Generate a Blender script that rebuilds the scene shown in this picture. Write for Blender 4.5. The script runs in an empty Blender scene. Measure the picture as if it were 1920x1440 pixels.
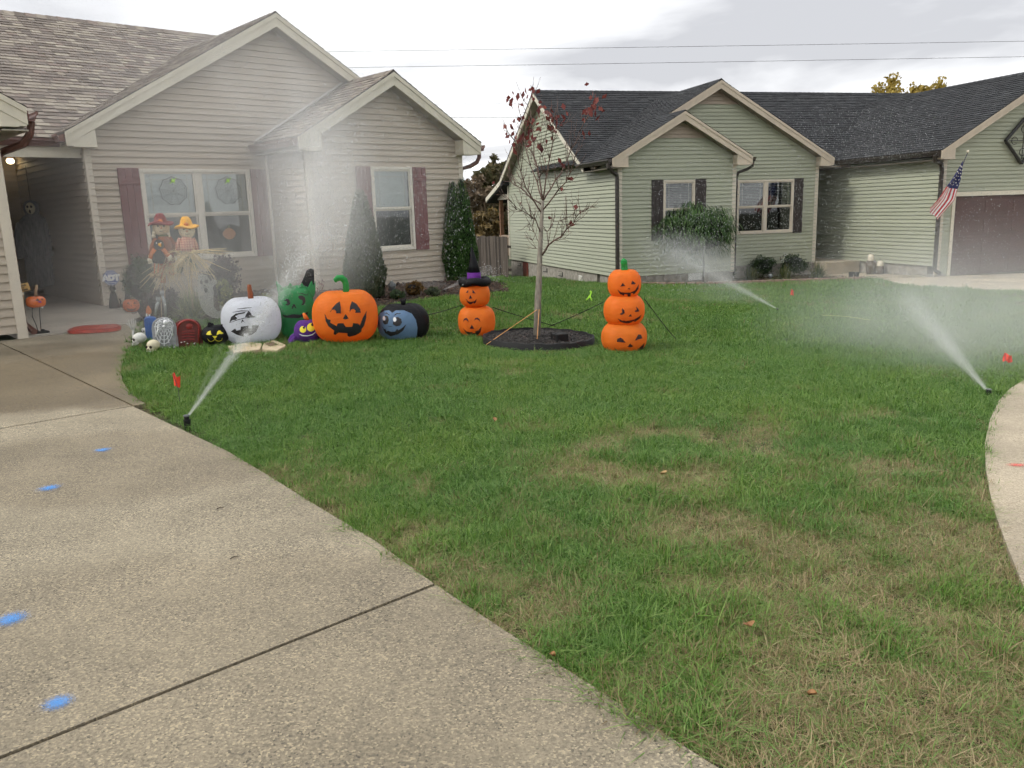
import bpy, bmesh, math, random
import numpy as np
from math import sin, cos, radians, pi, sqrt, atan2
from mathutils import Vector, Matrix
from mathutils.geometry import tessellate_polygon

random.seed(7); RNG = np.random.default_rng(7)
scene = bpy.context.scene
COL = scene.collection

# ------------------------------------------------------------------ camera
CAM_Z = 1.5
FPX = 1545.55
PITCH, ROLL = radians(11.91565), radians(-1.83902)
_f = Vector((0, cos(PITCH), -sin(PITCH))); _u0 = Vector((0, sin(PITCH), cos(PITCH))); _r0 = Vector((1, 0, 0))
_r = cos(ROLL)*_r0 + sin(ROLL)*_u0
_u = -sin(ROLL)*_r0 + cos(ROLL)*_u0
cam_d = bpy.data.cameras.new('camera'); cam = bpy.data.objects.new('camera', cam_d); COL.objects.link(cam)
M = Matrix((( _r.x, _u.x, -_f.x, 0), (_r.y, _u.y, -_f.y, 0), (_r.z, _u.z, -_f.z, CAM_Z), (0, 0, 0, 1)))
cam.matrix_world = M
cam_d.sensor_fit = 'HORIZONTAL'; cam_d.sensor_width = 36; cam_d.lens = 36*FPX/1920
cam_d.clip_start = 0.05; cam_d.clip_end = 3000
scene.camera = cam

# ------------------------------------------------------------------ world
SUN_AZ, SUN_EL = radians(-112), radians(48)     # azimuth from +Y, clockwise: from the left, a little behind
world = bpy.data.worlds.new('World'); scene.world = world; world.use_nodes = True
wn, wl = world.node_tree.nodes, world.node_tree.links
wn.clear()
wout = wn.new('ShaderNodeOutputWorld'); wbg = wn.new('ShaderNodeBackground')
sky = wn.new('ShaderNodeTexSky'); sky.sky_type = 'NISHITA'; sky.sun_disc = False
sky.sun_elevation = SUN_EL; sky.sun_rotation = SUN_AZ
sky.air_density = 1.0; sky.dust_density = 3.0
tc = wn.new('ShaderNodeTexCoord')
sep = wn.new('ShaderNodeSeparateXYZ'); wl.new(tc.outputs['Generated'], sep.inputs[0])
zc = wn.new('ShaderNodeMath'); zc.operation = 'MAXIMUM'; zc.inputs[1].default_value = 0.0; wl.new(sep.outputs['Z'], zc.inputs[0])
za = wn.new('ShaderNodeMath'); za.operation = 'ADD'; za.inputs[1].default_value = 0.22; wl.new(zc.outputs[0], za.inputs[0])
dv = wn.new('ShaderNodeVectorMath'); dv.operation = 'DIVIDE'
cmb = wn.new('ShaderNodeCombineXYZ'); [wl.new(za.outputs[0], cmb.inputs[i]) for i in range(3)]
wl.new(tc.outputs['Generated'], dv.inputs[0]); wl.new(cmb.outputs[0], dv.inputs[1])
mpw = wn.new('ShaderNodeMapping'); mpw.inputs['Location'].default_value = (15.5, 7.7, 0); mpw.inputs['Scale'].default_value = (0.8, 1.25, 0.3)
wl.new(dv.outputs[0], mpw.inputs[0])
cn = wn.new('ShaderNodeTexNoise'); cn.inputs['Scale'].default_value = 0.8; cn.inputs['Detail'].default_value = 6; cn.inputs['Roughness'].default_value = 0.52; cn.inputs['Distortion'].default_value = 0.35
wl.new(mpw.outputs[0], cn.inputs['Vector'])
cr = wn.new('ShaderNodeValToRGB'); e = cr.color_ramp.elements
e[0].position = 0.38; e[0].color = (5.3, 5.35, 5.6, 1); e[1].position = 0.70; e[1].color = (12.3, 12.2, 12.0, 1)
m_ = cr.color_ramp.elements.new(0.50); m_.color = (8.9, 8.95, 9.1, 1)
wl.new(cn.outputs['Fac'], cr.inputs[0])
wmix = wn.new('ShaderNodeMix'); wmix.data_type = 'RGBA'; wmix.inputs['Factor'].default_value = 0.93
wl.new(sky.outputs[0], wmix.inputs['A']); wl.new(cr.outputs[0], wmix.inputs['B'])
wl.new(wmix.outputs['Result'], wbg.inputs['Color']); wbg.inputs['Strength'].default_value = 0.1
wl.new(wbg.outputs[0], wout.inputs[0])

sun_d = bpy.data.lights.new('sun', 'SUN'); sun_d.energy = 1.5; sun_d.angle = radians(14); sun_d.color = (1.0, 0.98, 0.92)
sun = bpy.data.objects.new('sun', sun_d); COL.objects.link(sun)
sd = Vector((sin(SUN_AZ)*cos(SUN_EL), cos(SUN_AZ)*cos(SUN_EL), sin(SUN_EL)))
sun.rotation_euler = sd.to_track_quat('Z', 'Y').to_euler(); sun.location = (-20, -8, 25)

scene.view_settings.view_transform = 'Standard'; scene.view_settings.look = 'None'
scene.view_settings.exposure = 0.44; scene.view_settings.gamma = 1.0; scene.view_settings.use_curve_mapping = False
scene.render.engine = 'CYCLES'
cy = scene.cycles
cy.max_bounces = 7; cy.diffuse_bounces = 2; cy.glossy_bounces = 2; cy.transmission_bounces = 4; cy.transparent_max_bounces = 12
cy.volume_bounces = 4; cy.use_denoising = True; cy.caustics_reflective = False; cy.caustics_refractive = False
cy.volume_step_rate = 2.0; cy.volume_max_steps = 128; cy.use_adaptive_sampling = True; cy.adaptive_threshold = 0.05; cy.adaptive_min_samples = 12; cy.use_light_tree = False

# ------------------------------------------------------------------ ground model and picture-to-ground helper
GP = [(0,0,0),(-3,3,.0),(3,2,-.03),(-7,14.2,.08),(-1,17.6,.06),(-10,10,.09),(-6.5,8,.06),(-2,9.3,.03),(2,9.5,-.10),(5,12,-.28),
      (3.0,22.9,-.64),(11.6,23.1,-.72),(8,14,-.42),(5,7,-.14),(0.3,33,-1.1),(9,35,-1.1),(20,16,-.75),(-12,20,.05),(14,8,-.45),(-5,-5,0),(6,-4,-.1),(1.5,19.5,-.30)]
_gx = np.array(GP, float)
def _tps(r2): return np.where(r2 > 1e-9, r2*np.log(np.maximum(r2, 1e-9)), 0)
_n = len(GP); _d2 = ((_gx[:,None,:2]-_gx[None,:,:2])**2).sum(2)
_A = np.zeros((_n+3,_n+3)); _A[:_n,:_n] = _tps(_d2) + np.eye(_n)*0.6; _A[:_n,_n] = 1; _A[:_n,_n+1:] = _gx[:,:2]; _A[_n:,:_n] = _A[:_n,_n:].T
_w = np.linalg.solve(_A, np.concatenate([_gx[:,2],[0,0,0]]))
def ground_arr(x, y):
    x = np.asarray(x, float); y = np.asarray(y, float)
    r2 = (x[...,None]-_gx[:,0])**2 + (y[...,None]-_gx[:,1])**2
    z = _tps(r2)@_w[:_n] + _w[_n] + _w[_n+1]*x + _w[_n+2]*y
    R = np.sqrt((x-2)**2+(y-14)**2); t = np.clip((R-24)/16, 0, 1); t = t*t*(3-2*t)
    return np.clip(z, -1.3, .5)*(1-t) + t*(-1.15)
def ground(x, y): return float(ground_arr(np.array([x]), np.array([y]))[0])
def pray(px, py): return (_r*((px-960)/FPX) - _u*((py-720)/FPX) + _f)
def gp(px, py, dz=0.0):
    """ground point seen at photograph pixel"""
    d = pray(px, py); t = 1.0
    lo, hi = 0.5, 80.0
    f = lambda t: CAM_Z + d.z*t - ground(d.x*t, d.y*t) - dz
    for _ in range(44):
        m = (lo+hi)/2
        if f(m) > 0: lo = m
        else: hi = m
    return Vector((d.x*lo, d.y*lo, CAM_Z+d.z*lo))
def pz(px, py, dist):
    """point on the sight line at forward distance dist (m)"""
    d = pray(px, py); return Vector((d.x, d.y, d.z))*(dist/d.dot(_f)) + Vector((0,0,CAM_Z))
def mpp(p): return (Vector(p)-Vector((0,0,CAM_Z))).dot(_f)/FPX      # metres per photograph pixel at p
def pxof(p):
    q = Vector(p)-Vector((0,0,CAM_Z)); w = q.dot(_f); return 960+FPX*q.dot(_r)/w, 720-FPX*q.dot(_u)/w

# ------------------------------------------------------------------ materials
MATS = {}
def newmat(name):
    m = bpy.data.materials.new(name); m.use_nodes = True; MATS[name] = m
    nt = m.node_tree; b = nt.nodes['Principled BSDF']; return m, nt, nt.nodes, nt.links, b
def coord(nt, kind='Object', scale=(1,1,1)):
    t = nt.nodes.new('ShaderNodeTexCoord'); mp = nt.nodes.new('ShaderNodeMapping'); mp.inputs['Scale'].default_value = scale
    nt.links.new(t.outputs[kind], mp.inputs[0]); return mp.outputs[0]
def noise(nt, vec, scale, detail=4, rough=.55, dist=0):
    n = nt.nodes.new('ShaderNodeTexNoise'); n.inputs['Scale'].default_value = scale; n.inputs['Detail'].default_value = detail
    n.inputs['Roughness'].default_value = rough; n.inputs['Distortion'].default_value = dist
    if vec: nt.links.new(vec, n.inputs['Vector'])
    return n.outputs['Fac']
def ramp(nt, fac, stops, interp='LINEAR'):
    r = nt.nodes.new('ShaderNodeValToRGB'); r.color_ramp.interpolation = interp; el = r.color_ramp.elements
    while len(el) < len(stops): el.new(.5)
    for k, (p, c) in enumerate(stops):
        el[k].position = p; el[k].color = (*c, 1) if len(c) == 3 else c
    nt.links.new(fac, r.inputs[0]); return r.outputs['Color']
def mixc(nt, fac, a, b, mode='MIX'):
    m = nt.nodes.new('ShaderNodeMix'); m.data_type = 'RGBA'; m.blend_type = mode
    for s, v in (('Factor', fac), ('A', a), ('B', b)):
        if isinstance(v, (int, float)): m.inputs[s].default_value = v
        elif isinstance(v, tuple): m.inputs[s].default_value = (*v, 1)
        else: nt.links.new(v, m.inputs[s])
    return m.outputs['Result']
def bump(nt, b, h, strength=.3, dist=.01):
    n = nt.nodes.new('ShaderNodeBump'); n.inputs['Strength'].default_value = strength; n.inputs['Distance'].default_value = dist
    nt.links.new(h, n.inputs['Height']); nt.links.new(n.outputs[0], b.inputs['Normal'])
def math_(nt, op, a, b=None):
    m = nt.nodes.new('ShaderNodeMath'); m.operation = op
    for i, v in enumerate((a, b)):
        if v is None: continue
        if isinstance(v, (int, float)): m.inputs[i].default_value = v
        else: nt.links.new(v, m.inputs[i])
    return m.outputs[0]
def simple(name, col, rough=.6, var=.12, nscale=6, bmp=0, bscale=60, metal=0, spec=.5, coat=0, kind='Object', stretch=(1,1,1)):
    """painted / plain surface with a little tonal wear"""
    m, nt, N, Lk, b = newmat(name)
    v = coord(nt, kind, stretch); n = noise(nt, v, nscale, 5)
    c = ramp(nt, n, [(.3, tuple(x*(1-var) for x in col)), (.7, tuple(min(1, x*(1+var)) for x in col))])
    Lk.new(c, b.inputs['Base Color']); b.inputs['Roughness'].default_value = rough; b.inputs['Metallic'].default_value = metal
    b.inputs['Specular IOR Level'].default_value = spec; b.inputs['Coat Weight'].default_value = coat
    if bmp: bump(nt, b, noise(nt, v, bscale, 3), bmp, .004)
    return m

# ------------------------------------------------------------------ mesh helpers
class MB:
    def __init__(s): s.v = []; s.f = []; s.mi = []
    def add(s, V, Fc, mi=0):
        o = len(s.v); s.v += [tuple(p) for p in V]; s.f += [tuple(i+o for i in f) for f in Fc]; s.mi += [mi]*len(Fc); return s
    def box(s, c, size, rot=None, mi=0, taper=1.0):
        x, y, z = [q/2 for q in size]; V = []
        for dz in (-1, 1):
            k = taper if dz > 0 else 1
            for dx, dy in ((-1,-1),(1,-1),(1,1),(-1,1)): V.append(Vector((dx*x*k, dy*y*k, dz*z)))
        if rot is not None: V = [rot@p for p in V]
        V = [p+Vector(c) for p in V]
        return s.add(V, [(3,2,1,0),(4,5,6,7),(0,1,5,4),(1,2,6,5),(2,3,7,6),(3,0,4,7)], mi)
    def bb(s, p0, p1, mi=0):
        p0, p1 = Vector(p0), Vector(p1); return s.box((p0+p1)/2, [abs(q) for q in (p1-p0)], mi=mi)
    def tube(s, path, rad, seg=8, mi=0, cap=True):
        path = [Vector(p) for p in path]; n = len(path)
        if isinstance(rad, (int, float)): rad = [rad]*n
        V = []; t0 = None
        for i, p in enumerate(path):
            t = (path[min(i+1, n-1)]-path[max(i-1, 0)]); t = t.normalized() if t.length > 1e-9 else Vector((0,0,1))
            if i == 0:
                a = Vector((0,0,1)) if abs(t.z) < .9 else Vector((1,0,0)); x = t.cross(a).normalized()
            else:
                x = (x - t*x.dot(t)); x = x.normalized() if x.length > 1e-6 else t.orthogonal().normalized()
            y = t.cross(x)
            for k in range(seg):
                a = 2*pi*k/seg; V.append(p + (x*cos(a)+y*sin(a))*rad[i])
        Fc = [(i*seg+k, i*seg+(k+1) % seg, (i+1)*seg+(k+1) % seg, (i+1)*seg+k) for i in range(n-1) for k in range(seg)]
        if cap: Fc += [tuple(range(seg-1, -1, -1)), tuple((n-1)*seg+k for k in range(seg))]
        return s.add(V, Fc, mi)
    def lathe(s, prof, seg=24, mi=0, c=(0,0,0), sx=1, sy=1):
        V = []; c = Vector(c)
        for r, z in prof:
            for k in range(seg):
                a = 2*pi*k/seg; V.append(c+Vector((r*cos(a)*sx, r*sin(a)*sy, z)))
        n = len(prof)
        Fc = [(i*seg+k, i*seg+(k+1) % seg, (i+1)*seg+(k+1) % seg, (i+1)*seg+k) for i in range(n-1) for k in range(seg)]
        if prof[0][0] > 1e-4: Fc.append(tuple(range(seg-1, -1, -1)))
        if prof[-1][0] > 1e-4: Fc.append(tuple((n-1)*seg+k for k in range(seg)))
        return s.add(V, Fc, mi)
    def prism(s, poly, O, ex, ey, ez, mi=0):
        """polygon (2D) in plane O+a*ex+b*ey, extruded by ez"""
        O, ex, ey, ez = Vector(O), Vector(ex), Vector(ey), Vector(ez); n = len(poly)
        A = [O+ex*a+ey*b for a, b in poly]; B = [p+ez for p in A]
        tri = tessellate_polygon([[Vector((a, b, 0)) for a, b in poly]])
        flip = ex.cross(ey).dot(ez) > 0
        Fc = []
        for t in tri:
            a, b, c = [Vector((*poly[i], 0)) for i in t]; ccw = (b-a).cross(c-a).z > 0
            t = tuple(t) if ccw else tuple(reversed(t))
            top = tuple(i+n for i in t)
            Fc += [tuple(reversed(t)) if flip else t, top if flip else tuple(reversed(top))]
        area = sum(poly[i][0]*poly[(i+1) % n][1]-poly[(i+1) % n][0]*poly[i][1] for i in range(n))
        for i in range(n):
            j = (i+1) % n; q = (i, j, j+n, i+n)
            Fc.append(q if (area > 0) == flip else tuple(reversed(q)))
        return s.add(A+B, Fc, mi)
    def ball(s, c, r, seg=16, rings=10, mi=0, rot=None):
        if isinstance(r, (int, float)): r = (r, r, r)
        V = []; Fc = []; c = Vector(c)
        for i in range(rings+1):
            t = pi*i/rings
            for k in range(seg):
                a = 2*pi*k/seg; p = Vector((r[0]*sin(t)*cos(a), r[1]*sin(t)*sin(a), -r[2]*cos(t)))
                V.append(c+(rot@p if rot is not None else p))
        Fc = [(i*seg+k, i*seg+(k+1) % seg, (i+1)*seg+(k+1) % seg, (i+1)*seg+k) for i in range(rings) for k in range(seg)]
        return s.add(V, Fc, mi)
    def build(s, name, mat, parent=None, smooth=False, loc=None, bevel=0):
        me = bpy.data.meshes.new(name); me.from_pydata(s.v, [], s.f); 
        for m in (mat if isinstance(mat, (list, tuple)) else [mat]): me.materials.append(m if not isinstance(m, str) else MATS[m])
        if any(s.mi): me.polygons.foreach_set('material_index', s.mi)
        if smooth: me.polygons.foreach_set('use_smooth', [True]*len(s.f))
        me.update(); o = bpy.data.objects.new(name, me); COL.objects.link(o)
        if parent is not None: o.parent = parent
        if loc is not None: o.location = loc
        if bevel:
            b = o.modifiers.new('bevel', 'BEVEL'); b.width = bevel; b.segments = 2; b.limit_method = 'ANGLE'
        if smooth == 'auto':
            me.polygons.foreach_set('use_smooth', [True]*len(s.f))
            try: me.set_sharp_from_angle(angle=radians(38))
            except Exception: pass
        return o
def tag(o, label=None, cat=None, group=None, kind=None):
    for k, v in (('label', label), ('category', cat), ('group', group), ('kind', kind)):
        if v: o[k] = v
    return o
def thing(name, label, cat, loc=(0,0,0), rz=0, group=None):
    o = bpy.data.objects.new(name, None); COL.objects.link(o); o.location = loc; o.rotation_euler = (0, 0, rz); o.empty_display_size = .2
    return tag(o, label, cat, group)
def numpy_obj(name, V, Fc, mat, parent=None, smooth=False, attrs=None):
    """fast mesh from arrays; Fc (n,k) all the same size"""
    V = np.asarray(V, np.float32); Fc = np.asarray(Fc, np.int32); n, k = Fc.shape
    me = bpy.data.meshes.new(name); me.vertices.add(len(V)); me.vertices.foreach_set('co', V.ravel())
    me.loops.add(n*k); me.loops.foreach_set('vertex_index', Fc.ravel())
    me.polygons.add(n); me.polygons.foreach_set('loop_start', np.arange(0, n*k, k, dtype=np.int32)); me.polygons.foreach_set('loop_total', np.full(n, k, np.int32))
    if smooth: me.polygons.foreach_set('use_smooth', np.ones(n, bool))
    for an, (dom, arr) in (attrs or {}).items():
        at = me.attributes.new(an, 'FLOAT', dom); at.data.foreach_set('value', np.asarray(arr, np.float32))
    me.materials.append(MATS[mat] if isinstance(mat, str) else mat); me.update(calc_edges=True); me.validate()
    o = bpy.data.objects.new(name, me); COL.objects.link(o)
    if parent is not None: o.parent = parent
    return o
def dup(o, parent=None, loc=None):
    c = o.copy(); COL.objects.link(c); c.parent = parent
    if loc is not None: c.location = loc
    for ch in list(o.children): dup(ch, c)
    return c
def clip_half(poly, a, b, c):
    """keep a*x+b*y <= c"""
    out = []
    for i in range(len(poly)):
        p, q = poly[i], poly[(i+1) % len(poly)]; dp, dq = a*p[0]+b*p[1]-c, a*q[0]+b*q[1]-c
        if dp <= 0: out.append(p)
        if dp*dq < 0:
            t = dp/(dp-dq); out.append((p[0]+(q[0]-p[0])*t, p[1]+(q[1]-p[1])*t))
    return out
def in_poly(x, y, poly):
    x = np.asarray(x); y = np.asarray(y); r = np.zeros(x.shape, bool); n = len(poly)
    for i in range(n):
        x0, y0 = poly[i][:2]; x1, y1 = poly[(i+1) % n][:2]
        if y0 == y1: continue
        c = ((y0 > y) != (y1 > y)) & (x < (x1-x0)*(y-y0)/(y1-y0)+x0); r ^= c
    return r
def text_obj(txt, size, mat, parent, M4, name='lettering', extrude=.001, align='CENTER', offset=0.0):
    cu = bpy.data.curves.new(name, 'FONT'); cu.body = txt; cu.size = size; cu.extrude = extrude; cu.align_x = align; cu.align_y = 'CENTER'; cu.offset = offset
    cu.resolution_u = 3
    t = bpy.data.objects.new(name+'_c', cu); COL.objects.link(t)
    dg = bpy.context.evaluated_depsgraph_get(); me = bpy.data.meshes.new_from_object(t.evaluated_get(dg))
    bpy.data.objects.remove(t); me.materials.clear(); me.materials.append(MATS[mat]); me.transform(M4)
    o = bpy.data.objects.new(name, me); COL.objects.link(o); o.parent = parent; return o
# ------------------------------------------------------------------ materials used by the setting
def m_concrete(name, light, dark, grit, wet=None):
    m, nt, N, Lk, b = newmat(name); v = coord(nt, 'Object')
    mp = nt.nodes.new('ShaderNodeMapping'); mp.inputs['Scale'].default_value = (1, 1, 1); Lk.new(v, mp.inputs[0]); v = mp.outputs[0]
    big = noise(nt, v, 1.1, 5, .6); med = noise(nt, v, 14, 4, .6)
    fine = noise(nt, v, 78, 7, .74); vor = nt.nodes.new('ShaderNodeTexVoronoi'); vor.inputs['Scale'].default_value = 150; Lk.new(v, vor.inputs['Vector'])
    speck = nt.nodes.new('ShaderNodeSeparateColor'); Lk.new(vor.outputs['Color'], speck.inputs[0])
    c0 = ramp(nt, fine, [(.40, dark), (.50, tuple((a+b_)/2 for a, b_ in zip(light, dark))), (.60, light)])
    c1 = mixc(nt, ramp(nt, speck.outputs[0], [(.80, (0,0,0)), (.92, (1,1,1))]), c0, grit)
    c1 = mixc(nt, ramp(nt, speck.outputs[1], [(.90, (0,0,0)), (.98, (1,1,1))]), c1, tuple(x*.62 for x in dark))
    # worn areas where the paste still covers the aggregate
    cover = ramp(nt, noise(nt, v, 2.3, 6, .62), [(.40, (0,0,0)), (.62, (1,1,1))])
    plain = ramp(nt, med, [(.3, tuple(x*.86 for x in light)), (.7, tuple(x*1.0 for x in light))])
    c1 = mixc(nt, mixc(nt, .35, (0,0,0), cover), c1, plain)
    c2 = mixc(nt, 1.0, c1, ramp(nt, big, [(.3, (.70,.69,.67)), (.72, (1.10,1.09,1.07))]), 'MULTIPLY')
    b.inputs['Roughness'].default_value = .82; rough = None
    if wet:
        tco = nt.nodes.new('ShaderNodeTexCoord')
        wobj = None
        for (cx, cy, sx, sy, k) in wet:
            mw = nt.nodes.new('ShaderNodeMapping'); mw.vector_type = 'TEXTURE'; mw.inputs['Location'].default_value = (cx, cy, 0); mw.inputs['Scale'].default_value = (sx, sy, 10)
            Lk.new(tco.outputs['Object'], mw.inputs[0]); gr = nt.nodes.new('ShaderNodeTexGradient'); gr.gradient_type = 'SPHERICAL'; Lk.new(mw.outputs[0], gr.inputs[0])
            s = math_(nt, 'MULTIPLY', gr.outputs['Fac'], math_(nt, 'ADD', noise(nt, v, 2.6, 5), .25))
            s = math_(nt, 'MULTIPLY', ramp(nt, s, [(.10, (0,0,0)), (.22, (1,1,1))]), k)
            wobj = s if wobj is None else math_(nt, 'MAXIMUM', wobj, s)
        c2 = mixc(nt, wobj, c2, mixc(nt, 1.0, c2, (.58,.53,.46), 'MULTIPLY'))
        Lk.new(ramp(nt, wobj, [(0, (.82,)*3), (1, (.5,)*3)]), b.inputs['Roughness'])
    Lk.new(c2, b.inputs['Base Color']); bump(nt, b, math_(nt, 'ADD', fine, math_(nt, 'MULTIPLY', vor.outputs['Distance'], .7)), .35, .004)
    return m
m_concrete('concrete_drive', (.365,.316,.226), (.175,.152,.114), (.49,.42,.29), wet=[(-4.3,7.9,1.7,2.0,1.0),(-3.4,7.2,.9,.9,.9),(-5.2,9.2,1.2,1.2,.7),(-2.6,5.0,1.5,1.0,.45),(-1.2,2.6,2.2,1.2,.35)])
m_concrete('concrete_walk', (.50,.425,.315), (.34,.29,.215), (.58,.50,.37))
m_concrete('concrete_porch', (.46,.42,.36), (.36,.33,.28), (.50,.46,.40))
simple('joint_dark', (.022,.018,.014), .95)

def m_soil():
    m, nt, N, Lk, b = newmat('lawn_soil'); v = coord(nt, 'Object')
    a = noise(nt, v, .55, 5, .6); c = noise(nt, v, 55, 5, .7)
    c0 = ramp(nt, c, [(.35, (.030,.022,.012)), (.5, (.075,.055,.03)), (.68, (.17,.13,.075))])
    c1 = ramp(nt, c, [(.35, (.015,.025,.008)), (.6, (.035,.06,.016))])
    Lk.new(mixc(nt, ramp(nt, a, [(.45, (1,1,1)), (.62, (0,0,0))]), c0, c1), b.inputs['Base Color']); b.inputs['Roughness'].default_value = .95
    bump(nt, b, c, .6, .01)
m_soil()

def m_siding(name, col, col2=None):
    m, nt, N, Lk, b = newmat(name); v = coord(nt, 'Object', (1.5, 1.5, 40))
    oi = nt.nodes.new('ShaderNodeObjectInfo')
    n = noise(nt, v, 2.5, 5, .6); g = noise(nt, coord(nt, 'Object', (3, 3, 120)), 6, 3)
    c = ramp(nt, n, [(.3, tuple(x*.90 for x in col)), (.7, tuple(x*1.06 for x in col))])
    tint = ramp(nt, oi.outputs['Random'], [(0, (.93,.93,.93)), (1, (1.04,1.035,1.03))])
    Lk.new(mixc(nt, 1.0, c, tint, 'MULTIPLY'), b.inputs['Base Color']); b.inputs['Roughness'].default_value = .5; b.inputs['Specular IOR Level'].default_value = .35
    bump(nt, b, g, .10, .002)
m_siding('siding_tan', (.440,.376,.294)); m_siding('siding_green', (.375,.392,.292)); m_siding('siding_pink', (.40,.33,.26))
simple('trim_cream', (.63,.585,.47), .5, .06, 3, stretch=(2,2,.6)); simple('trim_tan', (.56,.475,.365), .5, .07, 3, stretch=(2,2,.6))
simple('trim_post', (.60,.54,.44), .5, .07, 3)
simple('window_white', (.66,.62,.53), .4, .05, 4); simple('window_tan', (.60,.53,.43), .4, .05, 4)
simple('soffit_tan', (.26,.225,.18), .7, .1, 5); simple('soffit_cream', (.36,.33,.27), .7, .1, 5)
simple('gutter_brown', (.125,.055,.042), .42, .12, 8); simple('gutter_dark', (.035,.028,.022), .4, .12, 8)
simple('shutter_maroon', (.165,.062,.062), .55, .16, 10, .25, 90, stretch=(1,1,.12)); simple('shutter_brown', (.026,.018,.016), .5, .16, 10, .25, 90, stretch=(1,1,.12))
simple('flashing', (.55,.53,.48), .5, .1)
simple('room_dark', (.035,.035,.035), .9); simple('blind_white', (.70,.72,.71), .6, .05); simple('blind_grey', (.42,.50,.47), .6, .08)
simple('garage_door_brown', (.085,.040,.035), .5, .12, 8, .15, 50, stretch=(.3,1,1)); simple('door_black', (.02,.018,.016), .35); simple('door_frame', (.20,.06,.035), .5)
simple('foundation', (.30,.275,.235), .9, .3, 7, .6, 30); simple('foundation_pale', (.46,.43,.37), .9, .25, 9, .5, 30); simple('vent_white', (.75,.74,.70), .4)
simple('crawl_door_red', (.16,.035,.02), .6)
def m_shingle(name, stops, obj=False):
    m, nt, N, Lk, b = newmat(name); v = coord(nt, 'Object')
    if obj:
        oi = nt.nodes.new('ShaderNodeObjectInfo'); t = oi.outputs['Random']
    else:
        at = nt.nodes.new('ShaderNodeAttribute'); at.attribute_name = 'tone'; t = at.outputs['Fac']
    c = ramp(nt, t, stops, 'CONSTANT'); g = noise(nt, v, 160, 3, .8); w = noise(nt, v, 1.2, 5)
    c = mixc(nt, 1.0, c, ramp(nt, g, [(.3, (.72,)*3), (.7, (1.25,)*3)]), 'MULTIPLY'); c = mixc(nt, 1.0, c, ramp(nt, w, [(.3, (.85,.84,.83)), (.7, (1.08,1.08,1.08))]), 'MULTIPLY')
    Lk.new(c, b.inputs['Base Color']); b.inputs['Roughness'].default_value = .9; bump(nt, b, g, .5, .004)
_ta = [(0,(.150,.124,.103)),(.16,(.250,.212,.178)),(.36,(.205,.172,.146)),(.52,(.300,.260,.212)),(.70,(.172,.142,.122)),(.84,(.345,.305,.248)),(.93,(.225,.178,.150))]
_bk = [(0,(.017,.018,.021)),(.22,(.024,.026,.029)),(.5,(.020,.022,.025)),(.72,(.033,.035,.038)),(.88,(.046,.049,.052)),(.95,(.027,.028,.031))]
m_shingle('shingle_tan', _ta); m_shingle('shingle_tan_piece', _ta, True); m_shingle('shingle_black', _bk); m_shingle('shingle_black_piece', _bk, True)
def m_glass(name, tint, refl=.09):
    m, nt, N, Lk, b = newmat(name); N.remove(b); out = N['Material Output']
    tr = N.new('ShaderNodeBsdfTransparent'); tr.inputs[0].default_value = (*tint, 1); gl = N.new('ShaderNodeBsdfGlossy'); gl.inputs['Roughness'].default_value = .03
    fr = N.new('ShaderNodeFresnel'); fr.inputs[0].default_value = 1.5; ms = N.new('ShaderNodeMixShader')
    v = coord(nt, 'Object'); bp = N.new('ShaderNodeBump'); bp.inputs['Strength'].default_value = .05; bp.inputs['Distance'].default_value = .02; Lk.new(noise(nt, v, 2, 2), bp.inputs['Height']); Lk.new(bp.outputs[0], gl.inputs['Normal'])
    Lk.new(math_(nt, 'MAXIMUM', math_(nt, 'MULTIPLY', fr.outputs[0], 1.6), refl), ms.inputs[0]); Lk.new(tr.outputs[0], ms.inputs[1]); Lk.new(gl.outputs[0], ms.inputs[2]); Lk.new(ms.outputs[0], out.inputs[0])
m_glass('glass', (.86,.90,.89)); m_glass('glass_dark', (.30,.33,.33), .14); m_glass('screen_mesh', (.52,.55,.56), .05)
# ------------------------------------------------------------------ ground, driveway, walks
LFv = Vector((sin(radians(47.949)), cos(radians(47.949)), 0)); LDv = Vector((-cos(radians(47.949)), sin(radians(47.949)), 0))
def lw(u, d): v = LFv*u+LDv*d; return (v.x, v.y)
def axis(lo, hi, fine_lo, fine_hi, step):
    a = list(np.arange(fine_lo, fine_hi+1e-6, step)); s = step; x = fine_hi
    while x < hi: s *= 1.35; x += s; a.append(x)
    s = step; x = fine_lo
    while x > lo: s *= 1.35; x -= s; a.insert(0, x)
    return np.array(a)
gx, gy = axis(-700, 700, -14, 22, .4), axis(-100, 1200, -3, 36, .4)
XX, YY = np.meshgrid(gx, gy); ZZ = ground_arr(XX, YY) + .008*np.sin(XX*3.1+1)*np.sin(YY*2.7)
nx, ny = len(gx), len(gy); idx = np.arange(nx*ny).reshape(ny, nx)
Fq = np.stack([idx[:-1,:-1], idx[:-1,1:], idx[1:,1:], idx[1:,:-1]], -1).reshape(-1, 4)
g = numpy_obj('ground', np.stack([XX, YY, ZZ-.03], -1).reshape(-1, 3), Fq, 'lawn_soil', smooth=True); tag(g, kind='structure')

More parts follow.
